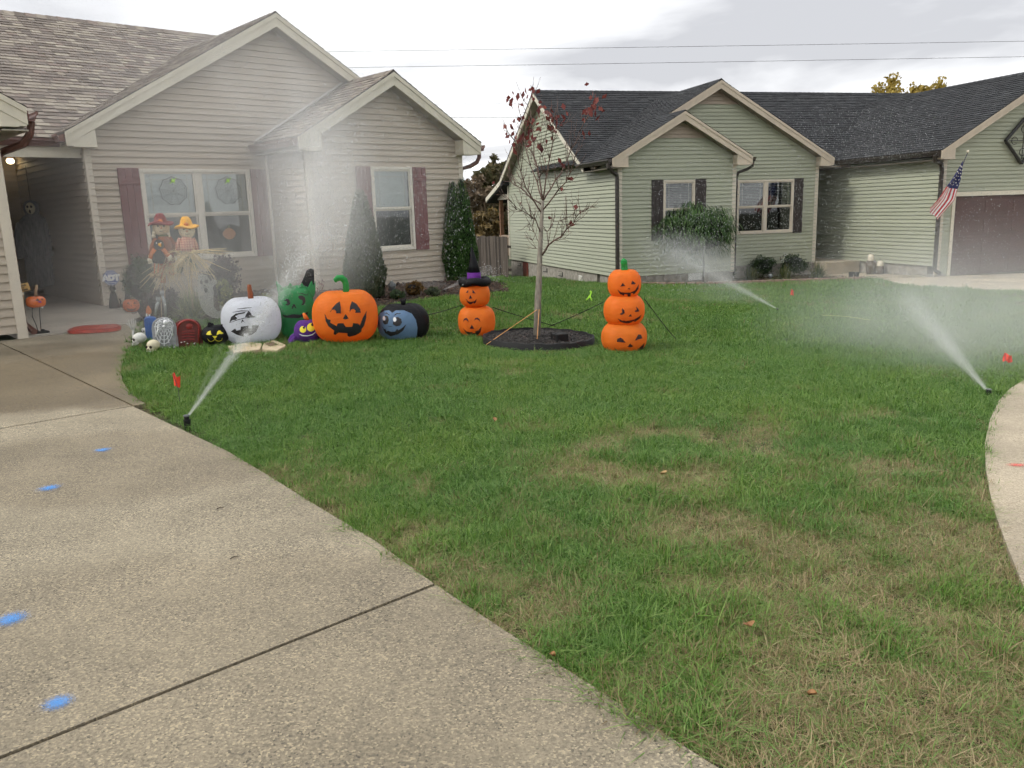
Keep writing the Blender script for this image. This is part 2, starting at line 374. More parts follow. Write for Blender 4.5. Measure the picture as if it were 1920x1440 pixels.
EDGE = [(275,603),(262,630),(244,655),(231,678),(226,696),(230,717),(244,738),(262,753),(300,774),(350,800),(420,845),(500,893),(560,931),(620,968),(700,1016),(815,1100),(950,1190),(1100,1285),(1250,1385),(1335,1440)]
edge_w = [tuple(gp(x, y)[:2]) for x, y in EDGE]
def sub(poly, step=.35):
    out = []
    for i in range(len(poly)):
        p, q = poly[i], poly[(i+1) % len(poly)]; L = math.hypot(q[0]-p[0], q[1]-p[1]); k = max(1, int(L/step))
        out += [(p[0]+(q[0]-p[0])*t/k, p[1]+(q[1]-p[1])*t/k) for t in range(k)]
    return out
def slab(poly, name, mat, parent, top=.012, thick=.12, step=.5, inset=0):
    """a concrete slab draped on the ground: gridded top, vertical edges, worn arris"""
    poly = sub(poly, step); bm = bmesh.new()
    vs = [bm.verts.new((x, y, 0)) for x, y in poly]; f = bm.faces.new(vs); bmesh.ops.triangulate(bm, faces=[f])
    for _ in range(2):
        el = [e for e in bm.edges if e.calc_length() > 1.2]
        if el: bmesh.ops.subdivide_edges(bm, edges=el, cuts=1); bmesh.ops.triangulate(bm, faces=bm.faces[:])
    for v in bm.verts: v.co.z = ground(v.co.x, v.co.y)+top
    for f in bm.faces:
        if f.normal.z < 0: f.normal_flip()
    bm.normal_update()
    for f in bm.faces:
        if f.normal.z < 0: f.normal_flip()
    be = [e for e in bm.edges if e.is_boundary]
    r = bmesh.ops.extrude_edge_only(bm, edges=be)
    for v in r['geom']:
        if isinstance(v, bmesh.types.BMVert): v.co.z -= thick
    bmesh.ops.recalc_face_normals(bm, faces=bm.faces[:])
    me = bpy.data.meshes.new(name); bm.to_mesh(me); bm.free(); me.materials.append(MATS[mat])
    o = bpy.data.objects.new(name, me); COL.objects.link(o); o.parent = parent; return o
def band(poly, n, lo, hi): 
    p = clip_half(poly, n[0], n[1], hi); return clip_half(p, -n[0], -n[1], -lo)
nd = (LDv.x, LDv.y); nu = (LFv.x, LFv.y)
DRIVE = edge_w + [lw(1.66, -2.5), lw(-4.5, -2.5), lw(-4.5, 12.0), lw(2.44, 12.0), lw(3.2, 11.93)]
drive = bpy.data.objects.new('driveway', None); COL.objects.link(drive); drive['kind'] = 'structure'
jt = .0095
left = clip_half(DRIVE, nu[0], nu[1], 2.10-jt)
cuts = [(-2.5, 2.565), (2.565, 6.95), (6.95, 12.0)]
for d0, d1 in cuts:
    p = band(DRIVE if d1 < 6.9 or d0 < 2 else left, nd, d0+jt, d1-jt)
    if d0 > 6: p = band(left, nd, d0+jt, d1-jt)
    slab(p, 'slab', 'concrete_drive', drive)
# walk flaring from the drive to the porch
flare = clip_half(DRIVE, -nu[0], -nu[1], -(2.10+jt)); flare = clip_half(flare, -nd[0], -nd[1], -(6.95+jt))
slab(flare, 'slab', 'concrete_drive', drive)
# dark packing under the joints
b = slab([lw(-4.4,-2.4), lw(1.6,-2.4), lw(1.95,6.8), lw(2.3,8.2), lw(2.4,11.9), lw(-4.4,11.9)], 'joint_bed', 'joint_dark', drive, top=-.006, thick=.05)
# porch slab
pp = [lw(2.40,12.03), lw(3.2,11.97)] + [lw(3.75,12.2), lw(4.15,12.85), lw(4.38,13.7), lw(4.45,15.16), lw(4.30,15.22), lw(4.30,19.95), lw(2.40,19.95)]
porch = slab(pp, 'porch_floor', 'concrete_porch', None, top=.03, thick=.2); tag(porch, kind='structure')

# right-hand walk at the picture's edge
RE = [(1925,712),(1893,732),(1872,755),(1856,790),(1846,835),(1848,880),(1856,930),(1868,975),(1888,1030),(1910,1085),(1928,1125)]
re_w = [tuple(gp(x, y)[:2]) for x, y in RE]
p0, p1 = re_w[0], re_w[1]
ext0 = (p0[0]+2.6, p0[1]+1.6)
SWALK = [ext0]+re_w+[(re_w[-1][0]+.05, re_w[-1][1]-1.4), (7.5, -1.5), (9.0, 6.5)]
sidewalk = bpy.data.objects.new('right_driveway', None); COL.objects.link(sidewalk); sidewalk['kind'] = 'structure'
slab(SWALK, 'slab', 'concrete_walk', sidewalk, top=.015)

# drive and walk of the green house
RD = [(1535,527),(1600,527),(1640,524),(1668,528),(1700,536),(1760,540),(1840,544),(1925,548)]
rd_w = [tuple(gp(x, y)[:2]) for x, y in RD]
def gw(u, d): 
    a = radians(90-74.10); v = Vector((cos(a),sin(a),0))*u+Vector((-sin(a),cos(a),0))*d; return (v.x, v.y)
NDRIVE = rd_w[2:] + [(rd_w[-1][0]+6, rd_w[-1][1]-1.8), gw(27, 17), gw(27, 19.12), gw(17.85, 19.12), gw(17.85, 21.2)]
nd_o = bpy.data.objects.new('neighbour_driveway', None); COL.objects.link(nd_o); nd_o['kind'] = 'structure'
slab(NDRIVE[:-1]+[gw(17.0, 19.12), gw(17.0, 19.6)], 'slab', 'concrete_walk', nd_o, top=.02)
NWALK = [gw(16.2, 19.75), gw(17.0, 19.62), gw(17.86, 19.3), gw(17.86, 22.6), gw(16.75, 22.6), gw(15.9, 21.6)]
slab(NWALK, 'slab', 'concrete_walk', nd_o, top=.03)
st = MB(); A_ = radians(90-74.10); v = Vector(gw(17.25, 23.6)); 
st.box((v.x, v.y, -.62), (1.22, 2.9, .42), Matrix.Rotation(A_, 3, 'Z')); stp = st.build('porch_step', 'concrete_walk', None, bevel=.012); tag(stp, kind='structure')

# planting beds
BED_L = [tuple(gp(x, y)[:2]) for x, y in [(206,580),(262,596),(275,606),(330,604),(430,598),(560,600),(640,592),(730,572),(800,562),(900,552),(955,548),(948,533)]] + [lw(11.6, 13.9), lw(11.2, 13.7), lw(7.6, 13.7), lw(7.5, 15.2), lw(4.4, 15.2)]
BED_R = [tuple(gp(x, y)[:2]) for x, y in [(1160,533),(1250,535),(1340,534),(1450,530),(1540,527),(1620,524),(1650,520)]] + [gw(16.9, 20.0), gw(16.0, 21.6), gw(16.6, 22.75), gw(12.85, 22.75), gw(12.8, 21.15), gw(9.2, 21.15), gw(8.95, 20.9)]
def m_mulch(name, cols):
    m, nt, N, Lk, b_ = newmat(name); v = coord(nt, 'Object'); n = noise(nt, v, 45, 5, .7)
    at = nt.nodes.new('ShaderNodeAttribute'); at.attribute_name = 'tone'
    c = ramp(nt, at.outputs['Fac'], [(i/len(cols), c) for i, c in enumerate(cols)], 'CONSTANT')
    Lk.new(mixc(nt, 1.0, c, ramp(nt, n, [(.3, (.6,)*3), (.7, (1.3,)*3)]), 'MULTIPLY'), b_.inputs['Base Color']); b_.inputs['Roughness'].default_value = .8
m_mulch('mulch_brown', [(.045,.024,.015),(.075,.042,.026),(.03,.018,.012),(.11,.065,.04)]); m_mulch('mulch_black', [(.012,.010,.009),(.022,.018,.016),(.03,.024,.02),(.05,.04,.034),(.010,.009,.008)])
def chips(name, poly, n, mat, size=(.05,.016), zfun=None, lift=.0):
    P = np.array(poly); lo, hi = P.min(0), P.max(0); pts = RNG.uniform(lo, hi, (n*4, 2)); pts = pts[in_poly(pts[:,0], pts[:,1], poly)][:n]; n = len(pts)
    z = (ground_arr(pts[:,0], pts[:,1]) if zfun is None else zfun(pts[:,0], pts[:,1])) + RNG.uniform(-.004, .016, n)+lift
    L = RNG.uniform(.5, 1.3, n)*size[0]; W = RNG.uniform(.6, 1.4, n)*size[1]; a = RNG.uniform(0, 2*pi, n); ti = RNG.normal(0, .3, n)
    d = np.stack([np.cos(a)*np.cos(ti), np.sin(a)*np.cos(ti), np.sin(ti)], 1); s = np.stack([-np.sin(a), np.cos(a), RNG.normal(0, .3, n)], 1); up = np.cross(d, s)
    c = np.stack([pts[:,0], pts[:,1], z], 1); V = []
    for (i, j, k) in ((-1,-1,0),(1,-1,0),(1,1,0),(-1,1,0),(-1,-1,1),(1,-1,1),(1,1,1),(-1,1,1)): V.append(c+d*(i*L/2)[:,None]+s*(j*W/2)[:,None]+up*(k*W*.4)[:,None])
    V = np.stack(V, 1).reshape(-1, 3); base = (np.arange(n)*8)[:,None,None]
    Fc = (base+np.array([(4,5,6,7),(0,1,5,4),(1,2,6,5),(2,3,7,6),(3,0,4,7)])[None]).reshape(-1, 4)
    t = np.repeat(RNG.random(n), 5)
    o = numpy_obj(name, V, Fc, mat, attrs={'tone': ('FACE', t)}); return o
def bedsheet(poly, name, mat, top=.006):
    o = slab(poly, name, mat, None, top=top, thick=.05); tag(o, kind='structure'); return o
simple('bed_soil', (.035,.022,.014), .95, .4, 20, .6, 60)
bedsheet(BED_L, 'planting_bed', 'bed_soil'); bedsheet(BED_R, 'planting_bed', 'bed_soil')
tag(chips('bark_mulch', BED_L, 5200, 'mulch_brown', (.06,.02), lift=.012), 'brown bark mulch covering the bed along the tan house', 'mulch', kind='stuff')
tag(chips('bark_mulch', BED_R, 4200, 'mulch_brown', (.06,.02), lift=.012), 'reddish brown mulch covering the bed along the green house', 'mulch', kind='stuff')
# ------------------------------------------------------------------ houses
class House:
    """u runs along the front to the right, d away from the street, z up (world height)"""
    def __init__(s, name, label, rot, u0, d0, z0):
        s.lf = Vector((cos(rot), sin(rot), 0)); s.ld = Vector((-sin(rot), cos(rot), 0)); s.o = (u0, d0, z0); s.rot = rot
        p = s.lf*u0 + s.ld*d0; s.e = thing(name, label, 'house', (p.x, p.y, z0), rot)
    def P(s, u, d, z): return Vector((u-s.o[0], d-s.o[1], z-s.o[2]))
    def W(s, u, d, z=0): v = s.lf*u+s.ld*d; return Vector((v.x, v.y, z))
    def mesh(s): return MB()
def span(poly, z):
    xs = []
    for i in range(len(poly)):
        (a0, z0), (a1, z1) = poly[i], poly[(i+1) % len(poly)]
        if abs(z1-z0) < 1e-9: continue
        t = (z-z0)/(z1-z0)
        if -1e-6 <= t <= 1+1e-6: xs.append(a0+(a1-a0)*t)
    return (min(xs), max(xs)) if len(xs) >= 2 else None
def siding(h, mat, A, B, poly, holes=(), step=.1085, alt=None):
    A2, B2 = Vector((*A, 0)), Vector((*B, 0)); ex = (B2-A2).normalized(); n = Vector((ex.y, -ex.x, 0))
    zs = [p[1] for p in poly]; z = min(zs); top = max(zs)
    O = h.P(A[0], A[1], 0); k = 0
    while z < top-.012:
        z1 = min(z+step, top-.004); lo, hi = span(poly, z+.001), span(poly, z1-.001)
        if lo and hi:
            cuts = [(lo[0], lo[1], hi[0], hi[1], z, z1)]
            for (a0, a1, b0, b1) in holes:
                if b0 < z1-.004 and z+.004 < b1:
                    nc = []
                    for (l0, l1, h0, h1, za, zb_) in cuts:
                        if a1 <= l0 or a0 >= l1: nc.append((l0, l1, h0, h1, za, zb_)); continue
                        if a0 > l0: nc.append((l0, a0, h0, a0, za, zb_))
                        if a1 < l1: nc.append((a1, l1, a1, h1, za, zb_))
                        if b1 < zb_-.006: nc.append((max(a0,l0), min(a1,l1), max(a0,l0), min(a1,l1), b1, zb_))
                        if b0 > za+.006: nc.append((max(a0,l0), min(a1,l1), max(a0,l0), min(a1,l1), za, b0-.013))
                    cuts = nc
            lapped = []
            for (l0, l1, h0, h1, za, zb_) in cuts:          # panels come in lengths: lap joints here and there
                if l1-l0 > 2.4 and h1-h0 > 2.0:
                    x = random.uniform(max(l0, h0)+.6, min(l1, h1)-.6); lapped += [(l0, x+.02, h0, x+.02, za, zb_, 0.), (x, l1, x, h1, za, zb_, .0022)]
                else: lapped.append((l0, l1, h0, h1, za, zb_, 0.))
            for (l0, l1, h0, h1, za, zb_, pr) in lapped:
                if l1-l0 < .02: continue
                m = MB(); q = lambda a, zz, t: O + ex*a + n*t + Vector((0, 0, zz))
                zm = za+(zb_-za)*.5; kk = (zb_-za)/step
                am0 = l0+(h0-l0)*.5; am1 = l1+(h1-l1)*.5; wv = random.uniform(-.0015, .0015)
                V = [q(l0, za, .0), q(l1, za, .0), q(l0, za, .034+wv+pr), q(l1, za, .034-wv+pr), q(am0, zm, .022+pr), q(am1, zm, .022+pr), q(h0, zb_+.012, .001+pr), q(h1, zb_+.012, .001+pr)]
                m.add(V, [(0,1,3,2), (2,3,5,4), (4,5,7,6), (0,2,4,6), (1,7,5,3)])
                bm = alt if (alt and z > top-.48) else mat
                m.build('siding_board', bm, h.e)
        z += step; k += 1
def trim_v(h, u, d, z0, z1, w=.1, t=.03, mat='trim_post', name='corner_trim'):
    return MB().bb(h.P(u-w/2, d-t, z0), h.P(u+w/2, d+t, z1)).build(name, mat, h.e, bevel=.006)
def gable_trim(h, uL, uR, up, zt, zp, df, dw, mat, soff, ret=.46, hgt=.20, rets=(1,1), sk=1.0):
    """rake boards, soffit and eave returns of one front gable"""
    for sgn, ut, rflag in ((1, uL, rets[0]), (-1, uR, rets[1])):
        sl = (zp-zt)/(up-ut)
        top = lambda u: zt+sl*(u-ut)
        b = MB(); y = Vector((0, 1, 0))
        poly = [(ut, top(ut)), (up, zp), (up, zp-hgt-.03), (ut, top(ut)-hgt)]
        b.prism(poly, h.P(0, df, 0), (1,0,0), (0,0,1), (0, .032, 0)); rk = b.build('rake_board', mat, h.e)
        b = MB(); poly = [(ut, top(ut)+.004), (up, zp+.004), (up, zp-.075), (ut, top(ut)-.065)]
        b.prism(poly, h.P(0, df-.018, 0), (1,0,0), (0,0,1), (0, .0178, 0)); b.build('rake_cap', mat, rk)
        b = MB(); poly = [(ut, top(ut)-hgt+.03), (up, zp-hgt+.0), (up, zp-hgt-.02), (ut, top(ut)-hgt+.01)]
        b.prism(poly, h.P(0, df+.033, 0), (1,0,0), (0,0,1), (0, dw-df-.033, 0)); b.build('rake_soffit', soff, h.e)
        if rflag:
            ur = ut+sgn*ret; b = MB(); zb = top(ut)-hgt-.015
            poly = [(ut+sgn*.012, zb), (ur, zb), (ur, top(ur)-hgt-.012), (ut+sgn*.012, top(ut)-hgt+.012)]
            b.prism(poly, h.P(0, df+.012, 0), (1,0,0), (0,0,1), (0, dw-df-.016, 0)); o = b.build('eave_return', mat, h.e)
            b = MB().bb(h.P(min(ut+sgn*.1, ur), df+.002, zb-.012), h.P(max(ut+sgn*.1, ur+.006*sgn), dw-.03, zb+.02)); b.build('return_lip', mat, o)
TABW = (.13,.16,.19,.22,.26,.30)
def roof(h, O, e, s, poly, mat, exposure=.14, pieces=0, deck='gutter_dark', name='roof', tabw=(.2, .46)):
    """one roof slope: deck, and overlapping shingle tabs laid in courses from the eave up"""
    O, e, s = Vector(O), Vector(e).normalized(), Vector(s).normalized(); n = e.cross(s)
    if n.z < 0: n = -n
    mb = MB(); mb.prism(poly, O-n*.035, e, s, n*.034); deck_o = mb.build(name, deck, h.e)
    a0, a1 = min(p[0] for p in poly), max(p[0] for p in poly); b1 = max(p[1] for p in poly); b0 = min(p[1] for p in poly)
    area = sum(poly[i][0]*poly[(i+1) % len(poly)][1]-poly[(i+1) % len(poly)][0]*poly[i][1] for i in range(len(poly)))
    edges = []
    for i in range(len(poly)):
        p, q = poly[i], poly[(i+1) % len(poly)]; ex, ey = q[0]-p[0], q[1]-p[1]
        if area < 0: ex, ey = -ex, -ey
        edges.append((ey, -ex, ey*p[0]-ex*p[1]))
    V, Fc, tone, solid = [], [], [], []
    mw = Matrix.Translation(h.e.location) @ Matrix.Rotation(h.rot, 4, 'Z')
    j = 0; b = b0
    while b < b1:
        a = a0-random.random()*.4; hi = False
        while a < a1:
            w = random.choice(TABW) if tabw[0] < .5 else random.uniform(*tabw); up = .004+(.010 if random.random() < .5 else .004)
            tab = [(a+.003, b), (a+w-.003, b), (a+w-.003, b+exposure*1.12), (a+.003, b+exposure*1.12)]
            full = all(A*p[0]+B*p[1] <= C+1e-6 for p in tab for (A, B, C) in edges)
            pl = tab
            if not full:
                for (A, B, C) in edges:
                    pl = clip_half(pl, A, B, C)
                    if len(pl) < 3: break
            if len(pl) >= 3:
                if full and pieces:
                    c = O+e*(a+w/2)+s*(b+exposure/2); wp = mw@c; px = pxof(wp)
                    if 0 < px[0] < 1920 and -10 < px[1] < 420: solid.append(((wp-Vector((0,0,CAM_Z))).length, a, w, b, up, random.random()))
                    else: solid.append((1e9, a, w, b, up, random.random()))
                else: _tab(V, Fc, tone, pl, O, e, s, n, b, exposure, up, random.random())
            a += w
        b += exposure; j += 1
    solid.sort(); cache = {}
    for k, (ds, a, w, b, up, t) in enumerate(solid):
        if k < pieces and ds < 1e8:
            key = (w, up)
            tv, tf, tt = [], [], []
            if key not in cache:
                _tab(tv, tf, tt, [(.003, 0), (w-.003, 0), (w-.003, exposure*1.12), (.003, exposure*1.12)], Vector((0,0,0)), e, s, n, 0, exposure, up, 0)
                o = MB().add(tv, tf).build('shingle', mat+'_piece', deck_o); cache[key] = o; o.location = O+e*a+s*b
            else:
                o = cache[key].copy(); COL.objects.link(o); o.location = O+e*a+s*b; o.scale = (1,1,1)
        else: _tab(V, Fc, tone, [(a+.003, b), (a+w-.003, b), (a+w-.003, b+exposure*1.12), (a+.003, b+exposure*1.12)], O, e, s, n, b, exposure, up, t)
    me = bpy.data.meshes.new('shingles'); me.from_pydata(V, [], Fc); me.materials.append(MATS[mat])
    at = me.attributes.new('tone', 'FLOAT', 'FACE'); at.data.foreach_set('value', tone)
    o = bpy.data.objects.new('shingles', me); COL.objects.link(o); o.parent = deck_o; o['kind'] = 'stuff'
    return deck_o
def _tab(V, Fc, tone, pl, O, e, s, n, b, exposure, up, t):
    k = len(V); m = len(pl); lift = lambda q: up+.006-(up+.004)*min(1, max(0, (q-b)/(exposure*1.12)))
    V += [tuple(O+e*p[0]+s*p[1]+n*lift(p[1])) for p in pl]
    f = tuple(range(k, k+m)); nn = (Vector(V[k+1])-Vector(V[k])).cross(Vector(V[k+2])-Vector(V[k]))
    Fc.append(f if nn.dot(n) > 0 else tuple(reversed(f))); tone.append(t)
    low = [p for p in pl if abs(p[1]-b) < 1e-6]
    if len(low) == 2:
        k = len(V); lo, hi = min(low), max(low)
        V += [tuple(O+e*lo[0]+s*b), tuple(O+e*hi[0]+s*b), tuple(O+e*hi[0]+s*b+n*(up+.006)), tuple(O+e*lo[0]+s*b+n*(up+.006))]
        Fc.append((k, k+1, k+2, k+3)); tone.append(t)
def gutter(h, p0, p1, out, mat, w=.12, hh=.12, name='gutter'):
    """K-style trough between two local points; out = horizontal outward direction"""
    p0, p1, out = Vector(p0), Vector(p1), Vector(out); ax = (p1-p0).normalized(); up = Vector((0,0,1))
    prof = [(0,0),(.0,-hh),(w*.62,-hh),(w*.8,-hh*.55),(w,-hh*.28),(w,0),(w-.012,0),(w-.012,-hh*.22),(w*.72,-hh*.5),(w*.55,-hh+.012),(.012,-hh+.012),(.012,0)]
    return MB().prism(prof, p0, out, up, p1-p0).build(name, mat, h.e)
def downspout(h, path, mat, r=.035, name='downspout'):
    """rectangular pipe: four-sided tube following the path"""
    return MB().tube(path, r*1.25, 6).build(name, mat, h.e)
def window(h, A, B, a0, a1, z0, z1, units=1, fmat='window_white', blind='blind_white', shade=.55, slats=False, fw=.055, grid=True):
    """double-hung window units set in a wall from A to B (u,d)"""
    A2, B2 = Vector((*A, 0)), Vector((*B, 0)); ex = (B2-A2).normalized(); n = Vector((ex.y, -ex.x, 0)); O = h.P(A[0], A[1], 0); up = Vector((0,0,1))
    def bx(m, x0, x1, y0, y1, t0, t1): return m.prism([(x0,y0),(x1,y0),(x1,y1),(x0,y1)], O+n*t0, ex, up, n*(t1-t0))
    fr = MB()
    bx(fr, a0, a0+fw, z0, z1, -.05, .044); bx(fr, a1-fw, a1, z0, z1, -.05, .044); bx(fr, a0+fw, a1-fw, z1-fw, z1, -.05, .043); bx(fr, a0+fw, a1-fw, z0, z0+fw, -.05, .046)
    bw = (a1-a0)/units
    for k in range(1, units): bx(fr, a0+bw*k-fw, a0+bw*k+fw, z0+fw, z1-fw, -.05, .032)
    W = fr.build('window', fmat, h.e, bevel=.005)
    rm = MB(); r0, r1 = a0+.01, a1-.01
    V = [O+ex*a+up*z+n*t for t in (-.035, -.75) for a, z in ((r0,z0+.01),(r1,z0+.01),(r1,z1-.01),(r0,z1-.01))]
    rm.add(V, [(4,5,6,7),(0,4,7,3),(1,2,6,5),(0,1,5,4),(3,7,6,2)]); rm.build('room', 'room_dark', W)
    zm = (z0+z1)/2
    for k in range(units):
        x0 = a0+bw*k+(fw if k else fw); x1 = a0+bw*(k+1)-fw
        for lo, hi, t, gm in ((zm, z1-fw, .012, 'glass'), (z0+fw, zm, -.012, 'screen_mesh')):
            s = MB(); q = .03
            bx(s, x0, x0+q, lo, hi, t-.015, t+.012); bx(s, x1-q, x1, lo, hi, t-.015, t+.012); bx(s, x0+q, x1-q, hi-q, hi, t-.015, t+.012); bx(s, x0+q, x1-q, lo, lo+q+.015, t-.015, t+.0125)
            s.build('sash', fmat, W)
            p = MB(); bx(p, x0+q, x1-q, lo+q, hi-q, t-.003, t); p.build('pane', gm, W)
            if grid and gm == 'glass':
                g = MB()
                for x in (x0+q+.10, x1-q-.10): bx(g, x-.007, x+.007, lo+q, hi-q, t-.010, t-.004)
                g2 = hi-q-.10; bx(g, x0+q, x1-q, g2-.007, g2+.007, t-.0105, t-.0045)
                g.build('muntin', fmat, W)
        if slats:
            bl = MB(); zt = z1-fw; zb = zm+.02 if slats == 1 else z0+fw
            while zt > zb:
                c = O+ex*((x0+x1)/2)+up*zt+n*(-.055); bl.add([c-ex*(x1-x0-.03)/2+n*.012+up*.004, c+ex*(x1-x0-.03)/2+n*.012+up*.004, c+ex*(x1-x0-.03)/2-n*.012-up*.004, c-ex*(x1-x0-.03)/2-n*.012-up*.004], [(0,1,2,3)]); zt -= .046
            bl.build('blind', blind, W)
        else:
            bl = MB(); lowz = zm+.0 if shade >= 1 else zm; bx(bl, x0+.005, x1-.005, zm-.0, z1-fw, -.075, -.07); bl.build('blind', blind, W)
            b2 = MB(); bx(b2, x0+.005, x1-.005, z0+fw, zm-.001, -.085, -.08); b2.build('curtain', 'curtain_grey', W)
    return W
simple('curtain_grey', (.46,.50,.48), .8, .2, 3)
def shutter(h, A, B, a0, a1, z0, z1, mat):
    A2, B2 = Vector((*A, 0)), Vector((*B, 0)); ex = (B2-A2).normalized(); n = Vector((ex.y, -ex.x, 0)); O = h.P(A[0], A[1], 0); up = Vector((0,0,1))
    e = MB(); e.prism([(a0,z0),(a1,z0),(a1,z1),(a0,z1)], O+n*.024, ex, up, n*.012); S = e.build('shutter', mat, h.e)
    w = (a1-a0)/3
    for k in range(3):
        MB().prism([(a0+w*k+.003,z0),(a0+w*(k+1)-.003,z0),(a0+w*(k+1)-.003,z1),(a0+w*k+.003,z1)], O+n*.0365, ex, up, n*.011).build('board', mat, S)
    for zc in (z0+.22, z1-.22, ):
        MB().prism([(a0,zc-.05),(a1,zc-.05),(a1,zc+.05),(a0,zc+.05)], O+n*.048, ex, up, n*.012).build('batten', mat, S)
    return S

SL = .583; CS, SN = cos(math.atan(SL)), sin(math.atan(SL))
# ================================================================== tan house
T = House('tan_house', 'tan vinyl sided house with maroon shutters and mottled brown shingle roof', radians(90-47.949), 4.33, 15.2, .08)
# big front gable
gz = lambda u: 5.17-SL*abs(u-7.86)-.03
A, B = (4.36, 15.2), (11.2, 15.2)
siding(T, 'siding_tan', A, B, [(0,.10),(6.84,.10),(6.84,gz(11.2)-.06),(7.86-4.36,5.08),(0,gz(4.36)-.06)], holes=[(5.18-4.36,7.18-4.36,.80,2.39)])
window(T, A, B, 5.17-4.36, 7.19-4.36, .79, 2.40, 2, shade=1)
shutter(T, A, B, 4.81-4.36, 5.165-4.36, .78, 2.41, 'shutter_maroon'); shutter(T, A, B, 7.195-4.36, 7.54-4.36, .78, 2.41, 'shutter_maroon')
gable_trim(T, 4.01, 11.71, 7.86, 2.945, 5.19, 14.9, 15.2, 'trim_cream', 'soffit_cream', rets=(1,0))
trim_v(T, 4.375, 15.2, .08, 2.76, .11)
# porch side wall, running back from the corner to the front door
siding(T, 'siding_tan', (4.33, 19.9), (4.33, 15.23), [(0,.12),(4.67,.12),(4.67,2.80),(4.1,3.02),(0,3.02)])
# wing
A, B = (7.62, 13.75), (11.16, 13.75)
siding(T, 'siding_tan', A, B, [(0,.10),(3.54,.10),(3.54,2.84),(9.40-7.62,3.88),(0,2.84)], holes=[(8.94-7.62,9.88-7.62,.80,2.38)])
window(T, A, B, 8.93-7.62, 9.89-7.62, .79, 2.39, 1, shade=1)
shutter(T, A, B, 8.60-7.62, 8.925-7.62, .78, 2.39, 'shutter_maroon'); shutter(T, A, B, 9.895-7.62, 10.22-7.62, .77, 2.39, 'shutter_maroon')
gable_trim(T, 7.33, 11.48, 9.405, 2.86, 4.09, 13.45, 13.75, 'trim_cream', 'soffit_cream')
trim_v(T, 7.64, 13.75, .08, 2.70, .11); trim_v(T, 11.14, 13.75, .08, 2.68, .11)
siding(T, 'siding_tan', (7.60, 15.18), (7.60, 13.80), [(0,.10),(1.38,.10),(1.38,2.72),(0,2.72)])
MB().bb(T.P(7.33, 13.46, 2.655), T.P(7.60, 15.18, 2.67)).build('soffit', 'soffit_cream', T.e)
siding(T, 'siding_tan', (11.19, 13.80), (11.19, 15.2), [(0,.10),(1.4,.10),(1.4,2.72),(0,2.72)]); siding(T, 'siding_tan', (11.22, 15.2), (11.22, 22), [(0,.10),(6.8,.10),(6.8,2.72),(0,2.72)])
# garage
A, B = (-3.5, 12.0), (2.45, 12.0)
siding(T, 'siding_tan', A, B, [(0,.16),(5.95,.16),(5.95,2.85),(2.62,4.75),(0,3.2)], holes=[(.3,5.2,.1,2.3)])
gable_trim(T, -4.6, 2.75, -.9, 2.90, 4.98, 11.7, 12.0, 'trim_cream', 'soffit_cream', rets=(0,1), hgt=.2)
trim_v(T, 2.40, 12.0, .08, 2.68, .12, .035)
siding(T, 'siding_tan', (2.45, 12.04), (2.45, 20), [(0,.12),(7.96,.12),(7.96,3.0),(3.8,3.0),(3.2,2.7),(0,2.7)])
MB().bb(T.P(-3.2, 12.02, .1), T.P(1.7, 12.06, 2.3)).build('garage_door', 'trim_cream', T.e)
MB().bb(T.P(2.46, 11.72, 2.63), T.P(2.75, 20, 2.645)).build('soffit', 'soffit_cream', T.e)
# porch ceiling, back wall and door
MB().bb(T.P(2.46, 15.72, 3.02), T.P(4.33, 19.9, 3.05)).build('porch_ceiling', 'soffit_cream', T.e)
siding(T, 'siding_tan', (2.46, 19.86), (4.33, 19.86), [(0,.12),(1.87,.12),(1.87,3.02),(0,3.02)], holes=[(.55,1.62,.1,2.28)])
MB().bb(T.P(2.46, 15.28, 2.57), T.P(4.32, 15.33, 2.80)).build('porch_fascia', 'trim_cream', T.e)
dr = MB()
for (x0,x1,z0,z1) in ((3.02,3.10,.1,2.22),(3.99,4.07,.1,2.22),(3.02,4.07,2.22,2.30)): dr.bb(T.P(x0,19.78,z0), T.P(x1,19.9,z1))
D = dr.build('front_door', 'door_frame', T.e)
b = MB()
for (x0,x1,z0,z1) in ((3.10,3.20,.12,2.22),(3.89,3.99,.12,2.22),(3.20,3.89,2.12,2.22),(3.20,3.89,.12,.34),(3.20,3.89,1.12,1.18)): b.bb(T.P(x0,19.80,z0), T.P(x1,19.84,z1))
b.build('storm_door', 'door_black', D)
MB().bb(T.P(3.20,19.815,.34), T.P(3.89,19.825,2.12)).build('pane', 'glass_dark', D)
MB().bb(T.P(3.14,19.87,.12), T.P(3.95,19.895,2.22)).build('door_leaf', 'door_black', D)
MB().bb(T.P(3.93,19.76,1.05), T.P(3.96,19.80,1.25)).build('handle', 'vent_white', D)
# roofs
rl = lambda u0, u1: abs(u1-u0)/CS
roof(T, T.P(-9, 15.3, 2.88), (1,0,0), (0,CS,SN), [(0,0),(20.6,0),(20.6,5.0/CS),(0,5.0/CS)], 'shingle_tan', pieces=300)
roof(T, T.P(-9, 25.3, 2.88), (1,0,0), (0,-CS,SN), [(0,0),(20.6,0),(20.6,5.0/CS),(0,5.0/CS)], 'shingle_tan', exposure=.28, tabw=(.6,.9))
roof(T, T.P(4.01, 14.885, 2.955), (0,1,0), (CS,0,SN), [(0,0),(4.6,0),(4.6,rl(4.01,7.86)),(0,rl(4.01,7.86))], 'shingle_tan')
roof(T, T.P(11.71, 14.885, 2.955), (0,1,0), (-CS,0,SN), [(0,0),(4.6,0),(4.6,rl(11.71,7.86)),(0,rl(11.71,7.86))], 'shingle_tan')
s2 = (4.10-2.87)/(9.405-7.33); c2 = cos(math.atan(s2)); n2 = sin(math.atan(s2))
